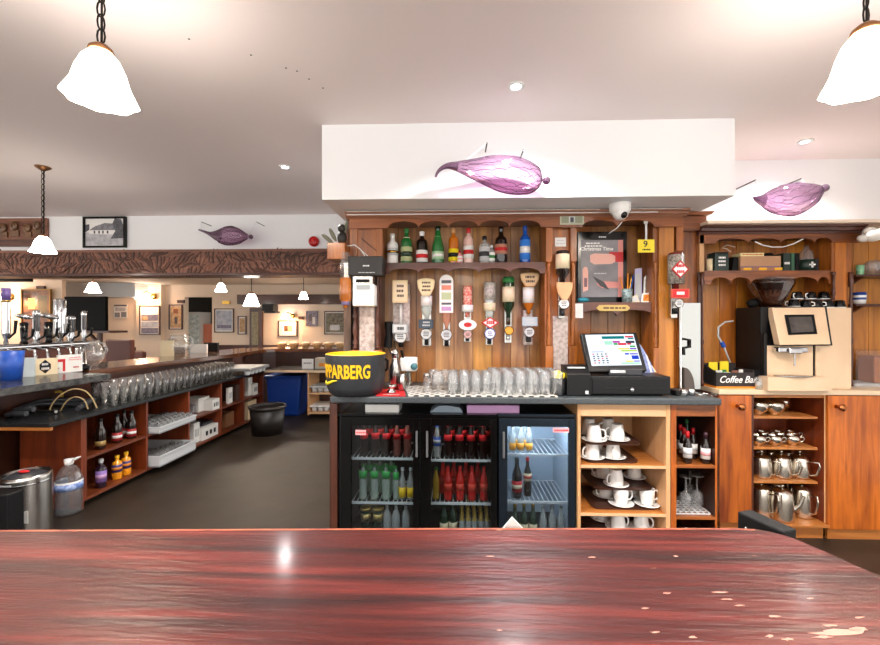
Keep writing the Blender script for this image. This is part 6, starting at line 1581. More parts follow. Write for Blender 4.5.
# ---- urn, black box and water bottle on the floor
wp = PZ(69, 513, 0)
wt = thing('water_bottle', 'large clear plastic water bottle with a blue label on the floor by the bench', 'water bottle', wp)
r_ = 11.4 * wp.y / F; hh = .385
MB().lathe([(0, 0), (r_ * .9, 0), (r_, .02)] + [(r_ * (1 - .03 * (i % 2)), .03 + .021 * i) for i in range(9)] + [(r_, .225), (r_ * .95, .27), (r_ * .6, .325), (r_ * .3, .345), (r_ * .28, .36)], wp, 24, PET).build('bottle_body', wt)
MB().lathe([(0, .004), (r_ * .93, .006), (r_ * .93, .255), (0, .255)], wp, 20, thin('water', (.86, .9, .93), .25, milky=.06)).build('water', wt)
MB().lathe([(r_ * 1.015, .175), (r_ * 1.02, .175), (r_ * 1.02, .222), (r_ * 1.015, .222)], wp, 24, mat('blue water label', '#3a5fae', .5, c2='#a9bbe0', scale=40)).lathe([(r_ * 1.013, .222), (r_ * 1.013, .236)], wp, 24, PAPER).build('paper_label', wt)
MB().lathe([(r_ * .3, .345), (r_ * .36, .36), (r_ * .36, .383), (0, .386)], wp, 16, WPL).build('cap', wt)
MB().tube([wp + Vector((r_ * .25, 0, .365)), wp + Vector((r_ * .6, -.02, .385)), wp + Vector((r_ * .85, -.01, .395)), wp + Vector((r_ * .7, .03, .39)), wp + Vector((r_ * .3, .02, .37))], .006, 6, WPL).build('handle', wt)
up_ = P(25.5, 500, 2.50); up_.z = 0
ur = thing('steel_urn', 'brushed steel drinks urn with a black tap standing on the floor at the left', 'urn', up_)
r_ = 21.5 * 2.5 / F * .985
ht_ = Z(473, 2.5, 25)
MB().lathe([(0, 0), (r_, 0), (r_, .03), (r_, ht_ - .02), (r_ * .97, ht_), (r_ * .9, ht_), (r_ * .88, ht_ - .02), (0, ht_ - .02)], up_, 36, STEEL).build('urn_body', ur)
MB().lathe([(r_ * 1.005, ht_ - .05), (r_ * 1.02, ht_ - .045), (r_ * 1.005, ht_ - .04)], up_, 36, CHROME).lathe([(r_ * .86, ht_ - .019), (r_ * .5, ht_ + .005), (0, ht_ + .008)], up_, 30, DGREY).build('lid', ur)
zk = Z(506, 2.42, 30)
MB().box(up_.x + .02, up_.x + .07, up_.y - r_ - .05, up_.y - r_ + .02, zk - .04, zk + .04, BLK).tube([(up_.x + .045, up_.y - r_ - .03, zk + .04), (up_.x + .045, up_.y - r_ - .05, zk + .08)], .012, 8, BLK).tube([(up_.x + .045, up_.y - r_ - .03, zk - .02), (up_.x - .02, up_.y - r_ - .05, zk - .0), (up_.x - .1, up_.y - r_ - .02, zk - .06)], .008, 6, BLK).build('tap', ur)
g = MB(); g.box(up_.x + .075, up_.x + .11, up_.y - r_ * .72, up_.y - r_ * .70, zk - .1, zk - .03, PAPER); g.build('paper_label', ur)
g = MB()
a0 = R(-100)
for k in range(6):
    a = a0 + .09 * k; q = Vector((up_.x + r_ * 1.004 * math.cos(a), up_.y + r_ * 1.004 * math.sin(a), zk + .13)); g.ball(q, .008, GREY, 6, 4, (1, .4, 1))
g.build('embossed_lettering', ur)
solo(MB().box(-2.80, P(7.5, 510, 2.2).x, 2.2, 2.29, 0, Z(495, 2.2, 4), BLK), 'black_unit', 'black unit standing at the far left in front of the steel urn', 'unit', bevel=.006)
solo(MB().ball((up_.x + .01, up_.y - .02, ht_ + .017), .012, REDM, 10, 6, (3, 1.2, .7)), 'red_stopper', 'small red stopper lying on the lid of the steel urn', 'stopper')
# ================================================================ BEER TAPS
LT0 = .9205
def lp(px, X_, z): return Vector((X_, PXX(px, X_), z))
tw = thing('tap_tower', 'chrome beer tap rail on posts over a red brown panel behind the left ledge', 'tap tower', (-3.52, 3.45, LT0))
XT = -3.5
ya, yb3 = PXX(4, XT), PXX(86, XT)
zr = P(45, 345.5, PXX(45, XT)).z
zr2 = zr
MB().tube([(XT, ya - .3, zr), (XT, yb3, zr)], .028, 14, CHROME).build('rail', tw)
MB().box(XT - .05, XT - .03, PXX(24, XT), PXX(78, XT), LT0 + .06, zr - .03, W_BEN).build('front_panel', tw)
MB().lathe([(0, 0), (.05, 0), (.04, .02), (.04, zr - LT0 - .03), (0, zr - LT0 - .03)], (XT - .005, PXX(17, XT), LT0), 16, mat('tan column', '#a08468', .4)).build('post', tw)
MB().lathe([(0, 0), (.05, 0), (.04, .02), (.03, zr - LT0 - .03), (0, zr - LT0 - .03)], (XT - .005, PXX(82, XT), LT0), 16, CHROME).build('post', tw)
def tap(px, ptop, label, kind, w=8, group='beer taps on the chrome rail'):
    Y = PXX(px, XT); k = Y / F; zt = P(px, ptop, Y).z
    z0 = zr + .0285
    t = thing('beer_tap', label, 'beer tap', (XT, Y, z0), group)
    hw = w / 2 * k; h = zt - z0
    c = (XT, Y, z0)
    if kind == 'chrome':
        MB().lathe([(0, 0), (hw * .9, 0), (hw * .6, .1 * h), (hw, .2 * h), (hw * .6, .3 * h), (hw * .85, .38 * h), (hw * .85, .85 * h), (hw, .9 * h), (hw * .7, h), (0, h)], c, 16, CHROME).build('tap_column', t)
    elif kind == 'bigchrome':
        MB().lathe([(0, 0), (hw * .6, 0), (hw * .5, .08 * h), (hw * .95, .16 * h), (hw, .2 * h), (hw, .96 * h), (hw * .9, h), (0, h)], c, 20, CHROME).build('tap_column', t)
    elif kind == 'lever':
        MB().lathe([(0, 0), (hw * .8, 0), (hw * .5, .08 * h), (hw * .62, .15 * h), (hw * .8, .6 * h), (0, .62 * h)], c, 14, BLKG).build('tap_column', t)
        Mx = Matrix.Translation((XT, Y, z0 + .78 * h)) @ Matrix.Rotation(R(35), 4, 'Z') @ Matrix.Rotation(R(12), 4, 'Y')
        g = MB().lathe([(0, -1), (.6, -.8), (1, -.2), (.9, .5), (.5, .9), (0, 1)], (0, 0, 0), 14, CHROME, Mx @ Matrix.Diagonal((hw * 1.7, hw * 1.1, hw * .62, 1)))
        g.build('chrome_head', t)
        MB().ball(Mx @ Vector((hw * 1.2, -hw * .3, .0)), hw * .55, WHT, 10, 6, (.7, .7, .5)).build('badge', t)
    MB().tube([(XT + .02, Y, zr - .02), (XT + .09, Y, zr - .03), (XT + .1, Y, zr - .1)], .011, 8, CHROME).build('nozzle', t)
    MB().tube([(XT + .02, Y, z0 + .1 * h), (XT + .06, Y + .01, z0 + .2 * h), (XT + .07, Y + .01, z0 + .42 * h)], [.008, .009, .012], 8, BLK).build('handle', t)
    return t
hb_ = 3.7 * PXX(6, XT) / F
t = tap(6, 288, 'tall beer tap with a purple and yellow banded column at the far left', 'bigchrome', 7)
MB().lathe([(.0, 0), (hb_, 0), (hb_, .09), (0, .09)], (XT, PXX(6, XT), P(6, 300, PXX(6, XT)).z), 14, mat('purple band', '#5b4a86', .3)).lathe([(0, -.018), (hb_, -.018), (hb_, -.001), (0, -.001)], (XT, PXX(6, XT), P(6, 300, PXX(6, XT)).z), 14, BRASS).build('colour_band', t)
tap(24, 309, 'beer tap with a black stem and wide chrome head, left of the plain chrome one', 'lever', 9)
tap(36.5, 310, 'plain chrome beer tap column between the two black stemmed ones', 'chrome', 7)
tap(48.5, 309, 'beer tap with a black stem and chrome head, right of the plain chrome one', 'lever', 9)
tap(60, 299, 'widest and tallest mirror chrome beer tap on the rail', 'bigchrome', 10)
tap(71, 316, 'short chrome beer tap right of the widest one', 'chrome', 8)
tap(84, 311, 'slim chrome beer tap at the right end of the rail', 'chrome', 5)
# glass jugs under the taps
jg = thing('glass_jug', 'round glass jug under the right end of the beer taps', 'jug', (0, 0, 0), 'glass jugs')
MB().lathe([(0, 0), (.05, 0), (.085, .05), (.09, .09), (.07, .14), (.055, .16), (.06, .18), (.055, .18), (.05, .16), (.065, .14), (.084, .09), (.08, .05), (0, .008)], (0, 0, 0), 20, GLASS).build('jug_body', jg)
MB().tube([(.055, 0, .165), (.11, 0, .16), (.13, 0, .11), (.1, 0, .06), (.084, 0, .055)], .009, 8, GLASS).build('handle', jg)
Yj = PXX(89, -3.62); jg.location = (-3.62, Yj, LT0); jg.scale = (1.4,) * 3
def bt(px, py): return PZ(px, py, .9205)
j2 = bt(196, 355.5); dup(jg, j2 + Vector((-.25, .02, 0)), 0, 'round glass jug standing on the curved bar top', scale=1.5)
# blue bucket
bp_ = PZ(4, 381, LT0)
g = MB(); rr = 10.5 * bp_.y / F
ht_ = P(10, 351.5, bp_.y).z - LT0
t = thing('blue_bucket', 'blue plastic bucket with a white notice at the left end of the ledge', 'bucket', (bp_.x, bp_.y + .05, LT0))
MB().lathe([(0, 0), (rr * .82, 0), (rr, ht_), (rr * .95, ht_), (rr * .78, .01), (0, .01)], (bp_.x, bp_.y + .05, LT0), 24, BLUE).build('bucket_body', t)
MB().box(bp_.x - .05, bp_.x - .01, bp_.y + .05 - rr * .97, bp_.y + .05 - rr * .95, LT0 + .02, LT0 + .1, PAPER).build('notice', t)
# cards
def xcard(name, l_, a, b_, c, d, X_, m, deco, cat='card'):
    y0, y1 = PXX(a, X_), PXX(c, X_)
    p0, p1 = P(a, d, y0), P(c, d, y1)
    h = P((a + c) / 2, b_, (y0 + y1) / 2).z - LT0
    # board turned towards the room: spans from p0 to p1 seen face on
    A = Vector((p0.x - .03, y0, LT0)); B_ = Vector((p1.x + .04, y1 - .06, LT0)); e = (B_ - A); L = e.length; e.normalize(); nrm = Vector((e.y, -e.x, 0))
    Mx = Matrix(((e.x, -nrm.x, 0, A.x), (e.y, -nrm.y, 0, A.y), (0, 0, 1, LT0), (0, 0, 0, 1)))
    g = MB().box(0, L, 0, .02, 0, h, m, Mx)
    n0 = len(g.v)
    deco(g, L, h, Mx)
    solo(g, name, l_, cat)
def d1(g, L, h, Mx):
    k = len(g.v)
    g.prism([(L * .45 + .16 * L * math.cos(R(q)) * 1.6, h * .5 + h * .42 * math.sin(R(q))) for q in (20, 90, 160, 200, 270, 340)], 'y', -.0012, -.0001, BLK)
    g.marks(L * .28, L * .62, h * .25, h * .78, -.0013, WHT, 2, 4)
    for i in range(k, len(g.v)): g.v[i] = Mx @ g.v[i]
def d2(g, L, h, Mx):
    k = len(g.v)
    g.box(.0, L * .3, -.0012, -.0001, h * .62, h * .78, REDM).box(L * .2, L * .3, -.0012, -.0001, h * .08, h * .62, REDM)
    g.marks(L * .4, L * .95, h * .65, h * .9, -.0013, PINK, 2, 5); g.marks(L * .6, L * .85, h * .2, h * .35, -.0013, REDM, 1, 6)
    for i in range(k, len(g.v)): g.v[i] = Mx @ g.v[i]
def d0(g, L, h, Mx): pass
xcard('mat_box', 'cream card box with a black hexagon badge before the beer taps', 38, 358, 60, 372, -3.36, CARD, d1, 'box')
xcard('white_card', 'small pale blue card left of the cream hexagon box', 25, 357.5, 37, 371, -3.38, mat('pale blue card', '#cfdde0', .5), d0)
xcard('red_corner_card', 'white card with a red corner print right of the cream hexagon box', 61, 354.5, 84, 371, -3.33, PAPER, d2)
at_ = PZ(101, 370.5, .9205) + Vector((-.22, .0, 0))
g = MB().lathe([(0, 0), (.085, 0), (.095, .035), (.08, .05), (.07, .012), (0, .012)], at_, 20, BLK)
g.marks(at_.x - .04, at_.x + .05, .9205 + .01, .9205 + .035, at_.y - .094, WHT, 1, 3)
solo(g, 'ash_tray', 'round black ashtray with white lettering where the ledge meets the bar top', 'ashtray')
g = MB(); rg = random.Random(6); c_ = PZ(30, 375, LT0)
for k in range(16):
    a = c_ + Vector((rg.uniform(-.12, .14), rg.uniform(-.05, .12), rg.uniform(.006, .045))); d = Vector((rg.uniform(-.07, .07), rg.uniform(-.07, .07), rg.uniform(-.004, .01)))
    g.tube([a, a + d], .005, 5, rg.choice((STEEL, mat('rust brown', '#6d3f2c', .5), BRASS)))
solo(g, 'bottle_openers', 'small heap of openers and keys on the ledge beside the blue bucket', 'openers', kind='stuff')
# cards on the curved bar top
for px, py, w_, h_, m, l_ in ((187, 356.5, .16, .2, CARD, 'pale card stand on the curved bar top left of the jug'), (217, 353, .24, .12, PAPER, 'low white card on the curved bar top right of the jug')):
    c_ = PZ(px, py, .9205) + Vector((-.3, .05, 0)); solo(MB().box(c_.x - w_ / 2, c_.x + w_ / 2, c_.y, c_.y + .03, .9205, .9205 + h_, m), 'card_stand', l_, 'card stand')
c_ = PZ(227, 352, .9205) + Vector((-.3, .1, 0)); solo(MB().box(c_.x - .1, c_.x + .1, c_.y, c_.y + .05, .9205, .9205 + .13, BLKM), 'drip_box', 'dark low box beside the white card on the curved bar top', 'box')
# baskets in a row on the far bar
bk_ = thing('straw_basket', 'shallow cream basket on the far bar, first from the left', 'basket', (0, 0, 0), 'cream baskets in a row on the far bar')
STRAW = mat('cream straw', '#d9b98a', .7, c2='#b98f5c', scale=40)
MB().lathe([(0, 0), (.05, 0), (.083, .06), (.09, .085), (.082, .08), (.045, .012), (0, .012)], (0, 0, 0), 18, STRAW, None, lambda t, i: 1 + .03 * math.cos(9 * t) * (i > 1)).build('basket_body', bk_)
MB().lathe([(0, .0125), (.045, .0125), (.074, .075), (.05, .098), (0, .102)], (0, 0, 0), 14, mat('folded napkins', '#efdcc0', .7)).build('napkins', bk_)
cnt = ['first', 'second', 'third', 'fourth', 'fifth', 'sixth']
for i in range(6):
    y_ = inn[-2].y + .24; q = Vector((P(282 + i * 11.7, 347, y_).x, y_, .9205))
    if i == 0: bk_.location = q
    else: dup(bk_, q, .4 * i, 'shallow cream basket on the far bar, %s from the left' % cnt[i])

# ================================================================ HANGING LAMPS
SHADE, nt, b = newmat('opal lamp glass')
b.inputs['Base Color'].default_value = lin('#fff6e8'); b.inputs['Roughness'].default_value = .3
b.inputs['Emission Color'].default_value = lin('#fff3e6'); b.inputs['Emission Strength'].default_value = 15.0
def lamp_light(name, loc, w, c=(1, .87, .72), r=.04):
    l_ = bpy.data.lights.new(name, 'POINT'); l_.energy = w; l_.color = c; l_.shadow_soft_size = r
    o = bpy.data.objects.new(name, l_); COL.objects.link(o); o.location = loc; return o
def pendant(name, label, rim, r, ceil, watts, s=1.0, group='pendant lamps', chain=True):
    """rim: centre of the shade's lower rim"""
    t = thing(name, label, 'lamp', (rim.x, rim.y, ceil), group)
    h = r * 1.55
    pr = [(.26, 1.0), (.34, .96), (.52, .82), (.66, .6), (.78, .32), (.93, .1), (1, 0)]
    g = MB().lathe([(a * r, c * h) for a, c in pr], rim, 32, SHADE, None, lambda t_, i: 1 + (.05 * math.cos(8 * t_) if i >= 5 else .012 * math.cos(8 * t_)))
    g.build('lamp_shade', t)
    MB().lathe([(.30 * r, h * .985), (.36 * r, h * .99), (.34 * r, h * 1.06), (.2 * r, h * 1.14), (.07 * r, h * 1.18), (0, h * 1.2)], rim, 20, BRONZE).build('cap', t)
    z0 = rim.z + h * 1.18
    if chain:
        g = MB(); z = z0; k = 0; ln = .045 * s
        while z < ceil - .02:
            c = Vector((rim.x, rim.y, z + ln / 2))
            pts = [c + Vector(((.011 * s * math.cos(a)) * (1 - .75 * (k % 2)), (.011 * s * math.cos(a)) * (.25 + .75 * (k % 2)), ln * .6 * math.sin(a))) for a in [2 * PI * q / 10 for q in range(10)]]
            g.tube(pts, .0028 * s, 6, IRON, True); z += ln; k += 1
        g.tube([(rim.x + .002, rim.y, z0), (rim.x + .003, rim.y, ceil - .02)], .0035 * s, 6, IRON)
        g.build('chain', t)
        MB().lathe([(0, -.03), (.015, -.028), (.045, -.008), (.05, -.0005), (0, -.0005)], (rim.x, rim.y, ceil), 18, BRONZE).build('ceiling_rose', t)
    else:
        MB().tube([(rim.x, rim.y, z0 - .01), (rim.x, rim.y, ceil - .001)], .006, 6, IRON).build('rod', t)
    lamp_light(name + '_bulb', rim + Vector((0, 0, h * .3)), watts).parent = None
    return t
pendant('pendant_lamp', 'large lit pendant lamp at the top left on a chain', P(101, 99.5, 1.33), .1, CZ, 5)
pendant('pendant_lamp', 'large lit pendant lamp cut off by the top right edge', P(866, 86, 1.33), .106, CZ, 5)
pendant('pendant_lamp', 'smaller lit pendant lamp on a chain before the carved beam', P(43, 252.5, 3.0), .076, CZ, 4, .9)
pendant('far_pendant_lamp', 'white pendant lamp far back above the black television', P(93, 292.5, 7.2), .115, 2.36, 8, group='far pendant lamps', chain=False)
pendant('far_pendant_lamp', 'bright pendant lamp far back left of the framed prints, near the doorway', P(221, 291.5, 7.6), .1, 2.36, 10, group='far pendant lamps', chain=False)
pendant('far_pendant_lamp', 'fluted white pendant lamp hanging lowest over the far bar', P(251.5, 306, 6.6), .125, 2.36, 8, group='far pendant lamps', chain=False)
pendant('far_pendant_lamp', 'bright pendant lamp far back over the row of baskets', P(303.5, 299, 7.4), .085, 2.36, 10, group='far pendant lamps', chain=False)
for i, (x_, y_, l_) in enumerate(((-1.5, -.9, 'added unseen pendant lamp over the customers side behind the left of the bar'), (.2, -1.3, 'added unseen pendant lamp over the customers side behind the middle of the bar'), (1.9, -.9, 'added unseen pendant lamp over the customers side behind the right of the bar'))):  # pendants out of view, added to brighten the ceiling
    pendant('pendant_lamp', l_, Vector((x_, y_, 2.08)), .1, CZ, 5)
for x_, y_, l_ in ((-4.6, 2.7, 'added unseen pendant lamp over the left bar beyond the beer taps'), (-5.8, 1.2, 'added unseen pendant lamp towards the far left of the room'), (-6.2, 3.7, 'added unseen pendant lamp beside the carved beam at the far left')):  # more out-of-view pendants, added to lift the dim left ceiling
    pendant('pendant_lamp', l_, Vector((x_, y_, 1.95)), .11, CZ, 6)
# wall lamps
def sconce(label, px, py, Y, r, watts):
    c = P(px, py, Y)
    t = thing('wall_lamp', label, 'lamp', c, 'far wall lamps')
    MB().lathe([(.4 * r, r), (.8 * r, .5 * r), (r, 0)], c, 18, SHADE).build('lamp_shade', t)
    MB().tube([c + Vector((0, 0, r)), c + Vector((.3 * r, .1, 1.5 * r)), c + Vector((1.2 * r, .2, .9 * r))], .014, 8, BRASS).lathe([(0, 0), (.6 * r, 0), (.5 * r, .03), (0, .03)], c + Vector((1.2 * r, .22, .6 * r)), 14, BRASS, Matrix.Rotation(R(90), 4, 'X')).build('bracket', t)
    lamp_light('wall_lamp_bulb', c + Vector((0, -.02, -.02)), watts, (1, .42, .09), .08)
sconce('lit wall lamp on the pier above the framed print of figures', 141.5, 299, 10.6, .14, 7)
sconce('lit wall lamp above the small framed print on the far wall', 285, 318, FY - .3, .1, 8)
sconce('lit wall lamp on the orange glowing wall at the far left', -6, 300, 9.2, .14, 18)
# downlights
for i, (px, py, l_) in enumerate(((516, 85.5, 'round lit ceiling downlight nearest, in front of the bulkhead'), (285, 166.5, 'round lit ceiling downlight above the carved beam'), (805, 141, 'round lit ceiling downlight at the right of the bulkhead'))):
    c = PZ(px, py, CZ)
    t = thing('ceiling_downlight', l_, 'ceiling light', c, 'ceiling downlights')
    MB().lathe([(.026, -.0005), (.042, -.0005), (.044, -.004), (.026, -.008)], c, 20, WPL).build('ring', t)
    MB().lathe([(0, -.004), (.0255, -.004)], c, 20, glow('downlight', '#f2f6ff', 25)).build('lens', t)
    l = bpy.data.lights.new('downlight_beam', 'SPOT'); l.energy = (40, 60, 16)[i]; l.spot_size = R(135); l.spot_blend = .6; l.shadow_soft_size = .03; l.color = (1, .98, .97)
    o = bpy.data.objects.new('downlight_beam', l); COL.objects.link(o); o.location = c + Vector((0, 0, -.02))

for i, (x_, y_) in enumerate(((-2.3, .9), (-.75, .9), (.8, .9), (2.3, .9), (-1.5, -1.6), (1.5, -1.6))):  # downlights out of view, added to throw light on the dresser
    c = Vector((x_, y_, CZ))
    t = thing('ceiling_downlight', 'added unseen ceiling downlight over the customers side, ' + ('far left', 'centre left', 'centre right', 'far right', 'rear left', 'rear right')[i], 'ceiling light', c, 'ceiling downlights')
    MB().lathe([(.026, -.0005), (.042, -.0005), (.044, -.004), (.026, -.008)], c, 20, WPL).build('ring', t)
    MB().lathe([(0, -.004), (.0255, -.004)], c, 20, bpy.data.materials['downlight']).build('lens', t)
    l = bpy.data.lights.new('downlight_beam', 'SPOT'); l.energy = 55; l.spot_size = R(140); l.spot_blend = .6; l.shadow_soft_size = .03; l.color = (1, .97, .95)
    o = bpy.data.objects.new('downlight_beam', l); COL.objects.link(o); o.location = c + Vector((0, 0, -.02))

# ================================================================ WALL THINGS
# purple glass ornaments
def ornament(label, pts, Y, hooks, ball_px, twist):
    """pts: (px, py, radius px) along the body"""
    P_ = [P(a, c, Y) for a, c, r in pts]; k = Y / F
    t = thing('glass_gourd_ornament', label, 'glass ornament', P_[len(P_) // 2], 'purple glass gourds on the walls')
    def body(lo, hi, m, name, ribs=True, sc=1.0):
        g = MB(); rows = []; n = 36
        for i in range(lo, hi):
            p = P_[i]; d = (P_[min(i + 1, len(P_) - 1)] - P_[max(i - 1, 0)]).normalized(); up = Vector((0, 1, 0)); a = d.cross(up).normalized()
            r = max(pts[i][2], .3) * k * sc
            row = []
            for j in range(n + 1):
                w = 2 * PI * j / n
                q = r * (1 + (.06 * math.cos(11 * w + twist * i) if ribs else 0))
                row.append(p + a * (q * math.cos(w)) + up * (q * .75 * math.sin(w)))
            rows.append(row)
        g.grid(rows, m)
        if ribs:
            for j in range(12):
                ln = [rows[i][int((j * 3 + .35 * i) % n)] for i in range(0, len(rows), 1)]
                g.tube(ln[1:-1], .0016, 4, PURPD)
        return g.build(name, t)
    nt_ = sum(1 for q in pts if q[2] < 3.6)
    body(0, nt_ + 1, PURPD, 'tail', False); body(nt_, len(pts), PURP, 'glass_body')
    MB().ball(P(*ball_px[:2], Y), ball_px[2] * k, PURPD, 14, 8).build('end_ball', t)
    g = MB()
    for a in hooks:
        q = P(a[0], a[1], Y); g.tube([q, Vector((q.x, a[4], q.z))], .004, 6, IRON); g.tube([q, P(a[2], a[3], Y)], .0015, 5, LGREY)
    g.build('hanging_wires', t)
def smooth(ctrl, n):
    out = []
    for i in range(n + 1):
        s = i / n * (len(ctrl) - 1); j = min(int(s), len(ctrl) - 2); f = s - j
        p0, p1, p2, p3 = ctrl[max(j - 1, 0)], ctrl[j], ctrl[j + 1], ctrl[min(j + 2, len(ctrl) - 1)]
        out.append(tuple(.5 * ((2 * b_) + (-a + c) * f + (2 * a - 5 * b_ + 4 * c - d) * f * f + (-a + 3 * b_ - 3 * c + d) * f ** 3) for a, b_, c, d in zip(p0, p1, p2, p3)))
    return out
ornament('purple glass gourd ornament with a curled tail on the bulkhead', smooth([(435.5, 177, 1.1), (439, 170.5, 1.7), (447, 166, 2.9), (458, 166.5, 5.2), (474, 169, 10), (492, 171.8, 15.5), (509, 174.8, 18), (524, 177.8, 16.5), (535, 180, 12.5), (540, 181, 7), (542, 181.4, 2.5)], 40), 2.30, [(487, 143, 460, 165, 2.419), (523.5, 150, 528, 157, 2.419)], (546.5, 180.5, 4), .12)
ornament('purple glass gourd ornament on the right wall beside the bulkhead', smooth([(754, 196, 1), (756, 198.5, 2.6), (762, 200, 5.5), (770, 200.5, 10), (780, 200.5, 13.8), (792, 199.5, 15.3), (803, 197, 13.5), (813, 193, 9.5), (820, 189.8, 5), (823, 188.7, 2)], 36), 2.86, [(755.5, 180, 754.5, 195, 3.049), (801.5, 178.5, 806, 184, 3.049)], (825, 188, 3.6), .16)
ornament('small purple glass gourd ornament on the far wall above the carved beam', smooth([(198.5, 229.6, .7), (204, 231.5, 1.2), (210, 233.8, 2.2), (216, 235.2, 5), (223, 236, 8.3), (230, 236, 9.6), (238, 236.2, 8), (244, 236.5, 4.6), (248, 236.7, 2)], 30), 4.24, [(201.5, 222, 201, 230, 4.419), (256.5, 222, 250, 234, 4.419)], (251, 236.8, 2.3), .1)
# alarm
t = thing('fire_alarm', 'round red fire alarm sounder on the far white wall', 'alarm', P(314.5, 241.5, 4.41))
c = P(314.5, 241.8, 4.419)
MB().lathe([(0, 0), (.055, 0), (.055, .03), (.045, .05), (.03, .055), (0, .05)], c, 20, REDG, Matrix.Rotation(R(90), 4, 'X')).build('sounder_body', t)
MB().lathe([(0, .0505), (.02, .0505), (.018, .062), (0, .064)], c, 14, mat('bright red lens', '#e23a3a', .2), Matrix.Rotation(R(90), 4, 'X')).build('lens', t)
# framed prints
def framed(name, label, rect, Y, fr, art, fw=1.4, d=.03, group=None, cat='picture', glass=True):
    x0, x1, z0, z1 = RC(*rect, Y); k = Y / F; w = fw * k
    t = thing(name, label, cat, ((x0 + x1) / 2, Y, z0), group)
    MB().box(x0, x1, Y, Y + d, z0, z0 + w, fr).box(x0, x1, Y, Y + d, z1 - w, z1, fr).box(x0, x0 + w, Y, Y + d, z0 + w, z1 - w, fr).box(x1 - w, x1, Y, Y + d, z0 + w, z1 - w, fr).build('frame', t)
    g = MB().box(x0 + w, x1 - w, Y + d * .5, Y + d, z0 + w, z1 - w, PAPER)
    art(g, x0 + w, x1 - w, z0 + w, z1 - w, Y + d * .5)
    g.build('print', t)
def blocks(items):
    def f(g, x0, x1, z0, z1, y):
        for i, (u0, u1, v0, v1, m) in enumerate(items):
            dy = .0012 * (i + 1)
            g.box(x0 + (x1 - x0) * u0, x0 + (x1 - x0) * u1, y - dy, y - dy + .0011, z1 - (z1 - z0) * v1, z1 - (z1 - z0) * v0, m)
    return f
G1 = mat('photo grey', '#a6a5a9', .5, c2='#c6c5c9', scale=20); G2 = mat('photo mid grey', '#6e6d72', .5, c2='#8b8a90', scale=40); G3 = mat('photo dark grey', '#45444a', .5, c2='#66656b', scale=60)
def cottage(g, x0, x1, z0, z1, y):
    def pg(pts, m, dy): g.prism([(x0 + (x1 - x0) * u, z1 - (z1 - z0) * v) for u, v in pts], 'y', y - dy, y - dy + .0009, m)
    pg([(0, .98), (1, .98), (1, .55), (0, .5)], G1, .002)
    pg([(0, .5), (.1, .4), (.1, .2), (0, .22)], G3, .003)
    pg([(.1, .56), (.95, .6), (.95, .4), (.1, .42)], WHT, .003)
    pg([(.1, .42), (.25, .28), (.5, .16), (.72, .18), (.85, .42)], G2, .004)
    pg([(.66, .74), (1, .72), (1, .3), (.92, .02), (.76, .0), (.7, .2), (.78, .45)], G3, .005)
    for u in (.22, .34, .44, .56): pg([(u, .55), (u + .04, .55), (u + .04, .44), (u, .44)], G3, .0055)
framed('framed_photograph', 'black and white photograph of a thatched cottage in a black frame above the beam', (82.5, 216.5, 125, 247.5), 4.385, BLKG, cottage, 2.0, .03)
# carved face panel
t = thing('carved_panel', 'carved wooden panel of small heads on the white wall at the far left', 'carving', P(10, 247, 4.4))
x0, x1, z0, z1 = RC(-40, 217.5, 44, 246, 4.36)
MB().box(x0, x1, 4.39, 4.4195, z0, z1, W_BEAM).box(x0, x1, 4.36, 4.3899, z0, z0 + .07, W_CARV).build('panel_board', t, .004)
g = MB(); hd = MB()
HW = wood('carved head', '#7d5a3c', '#4d3322', 'z')
for px, py, r_ in ((36.5, 225.5, .05), (27, 228, .05), (14, 226, .055), (3, 228, .05), (-10, 226, .055)):
    q = P(px, py, 4.375)
    hh_ = MB().ball(q, r_, HW, 16, 12, (.8, .5, 1)).ball(q + Vector((0, -.026, -.005)), r_ * .25, HW, 8, 6, (.7, 1, 1.3)).box(q.x - r_ * .9, q.x + r_ * .9, q.y, 4.3895, q.z - r_ * 2.0, q.z - r_ * .8, HW)
    hh_.build('carved_head', t)
# far pictures and furniture
GOLDF = mat('gilt frame', '#8d6a36', .4, .4); DKF = W_DKZ
SEP = mat('sepia print', '#b08a62', .6, c2='#d2b48c', scale=14); NAV = mat('dusky figures', '#5b5a78', .5, c2='#8f8a9a', scale=30); SKYP = mat('pale sky print', '#c2c6d0', .5, c2='#9aa3b8', scale=8)
DRK = mat('dark painting', '#4a3020', .3, c2='#7a4c26', scale=10)
framed('framed_print', 'dark framed print with rows of figures under the lit wall lamp on the pier', (139, 305.5, 159.5, 335), 10.8, W_DKZ, blocks([(.05, .95, .05, .28, PAPER), (.05, .95, .3, .52, NAV), (.05, .95, .55, .75, SKYP), (.05, .95, .78, .97, NAV), (.1, .4, .35, .5, SEP)]), 1.0, .04)
framed('framed_print', 'sepia print in a dark frame between the pier and the doorway', (168.5, 304.5, 182, 329.5), FY - .045, W_DKZ, blocks([(.04, .96, .03, .97, SEP), (.3, .7, .15, .35, mat('red brown blot', '#8d5234', .6)), (.4, .65, .5, .8, DKF)]), 1.0, .04)
framed('framed_print', 'large pale blue print in a dark frame right of the doorway', (214, 308.5, 233.5, 332.5), FY - .045, DKF, blocks([(.06, .94, .05, .95, SKYP), (.1, .9, .7, .85, NAV)]), .9, .04)
framed('framed_print', 'narrow dark framed print beside the far timber door', (237.5, 316, 246, 334.5), FY - .045, DKF, blocks([(.1, .9, .08, .92, SEP)]), .9, .04)
framed('framed_print', 'small framed print with a brown scene under the far wall lamp', (278, 320.5, 297, 336.5), FY - .045, DKF, blocks([(.04, .96, .05, .95, PAPER), (.28, .5, .3, .7, DRK), (.5, .75, .3, .7, SEP), (.05, .2, .2, .8, LGREY)]), .9, .04)
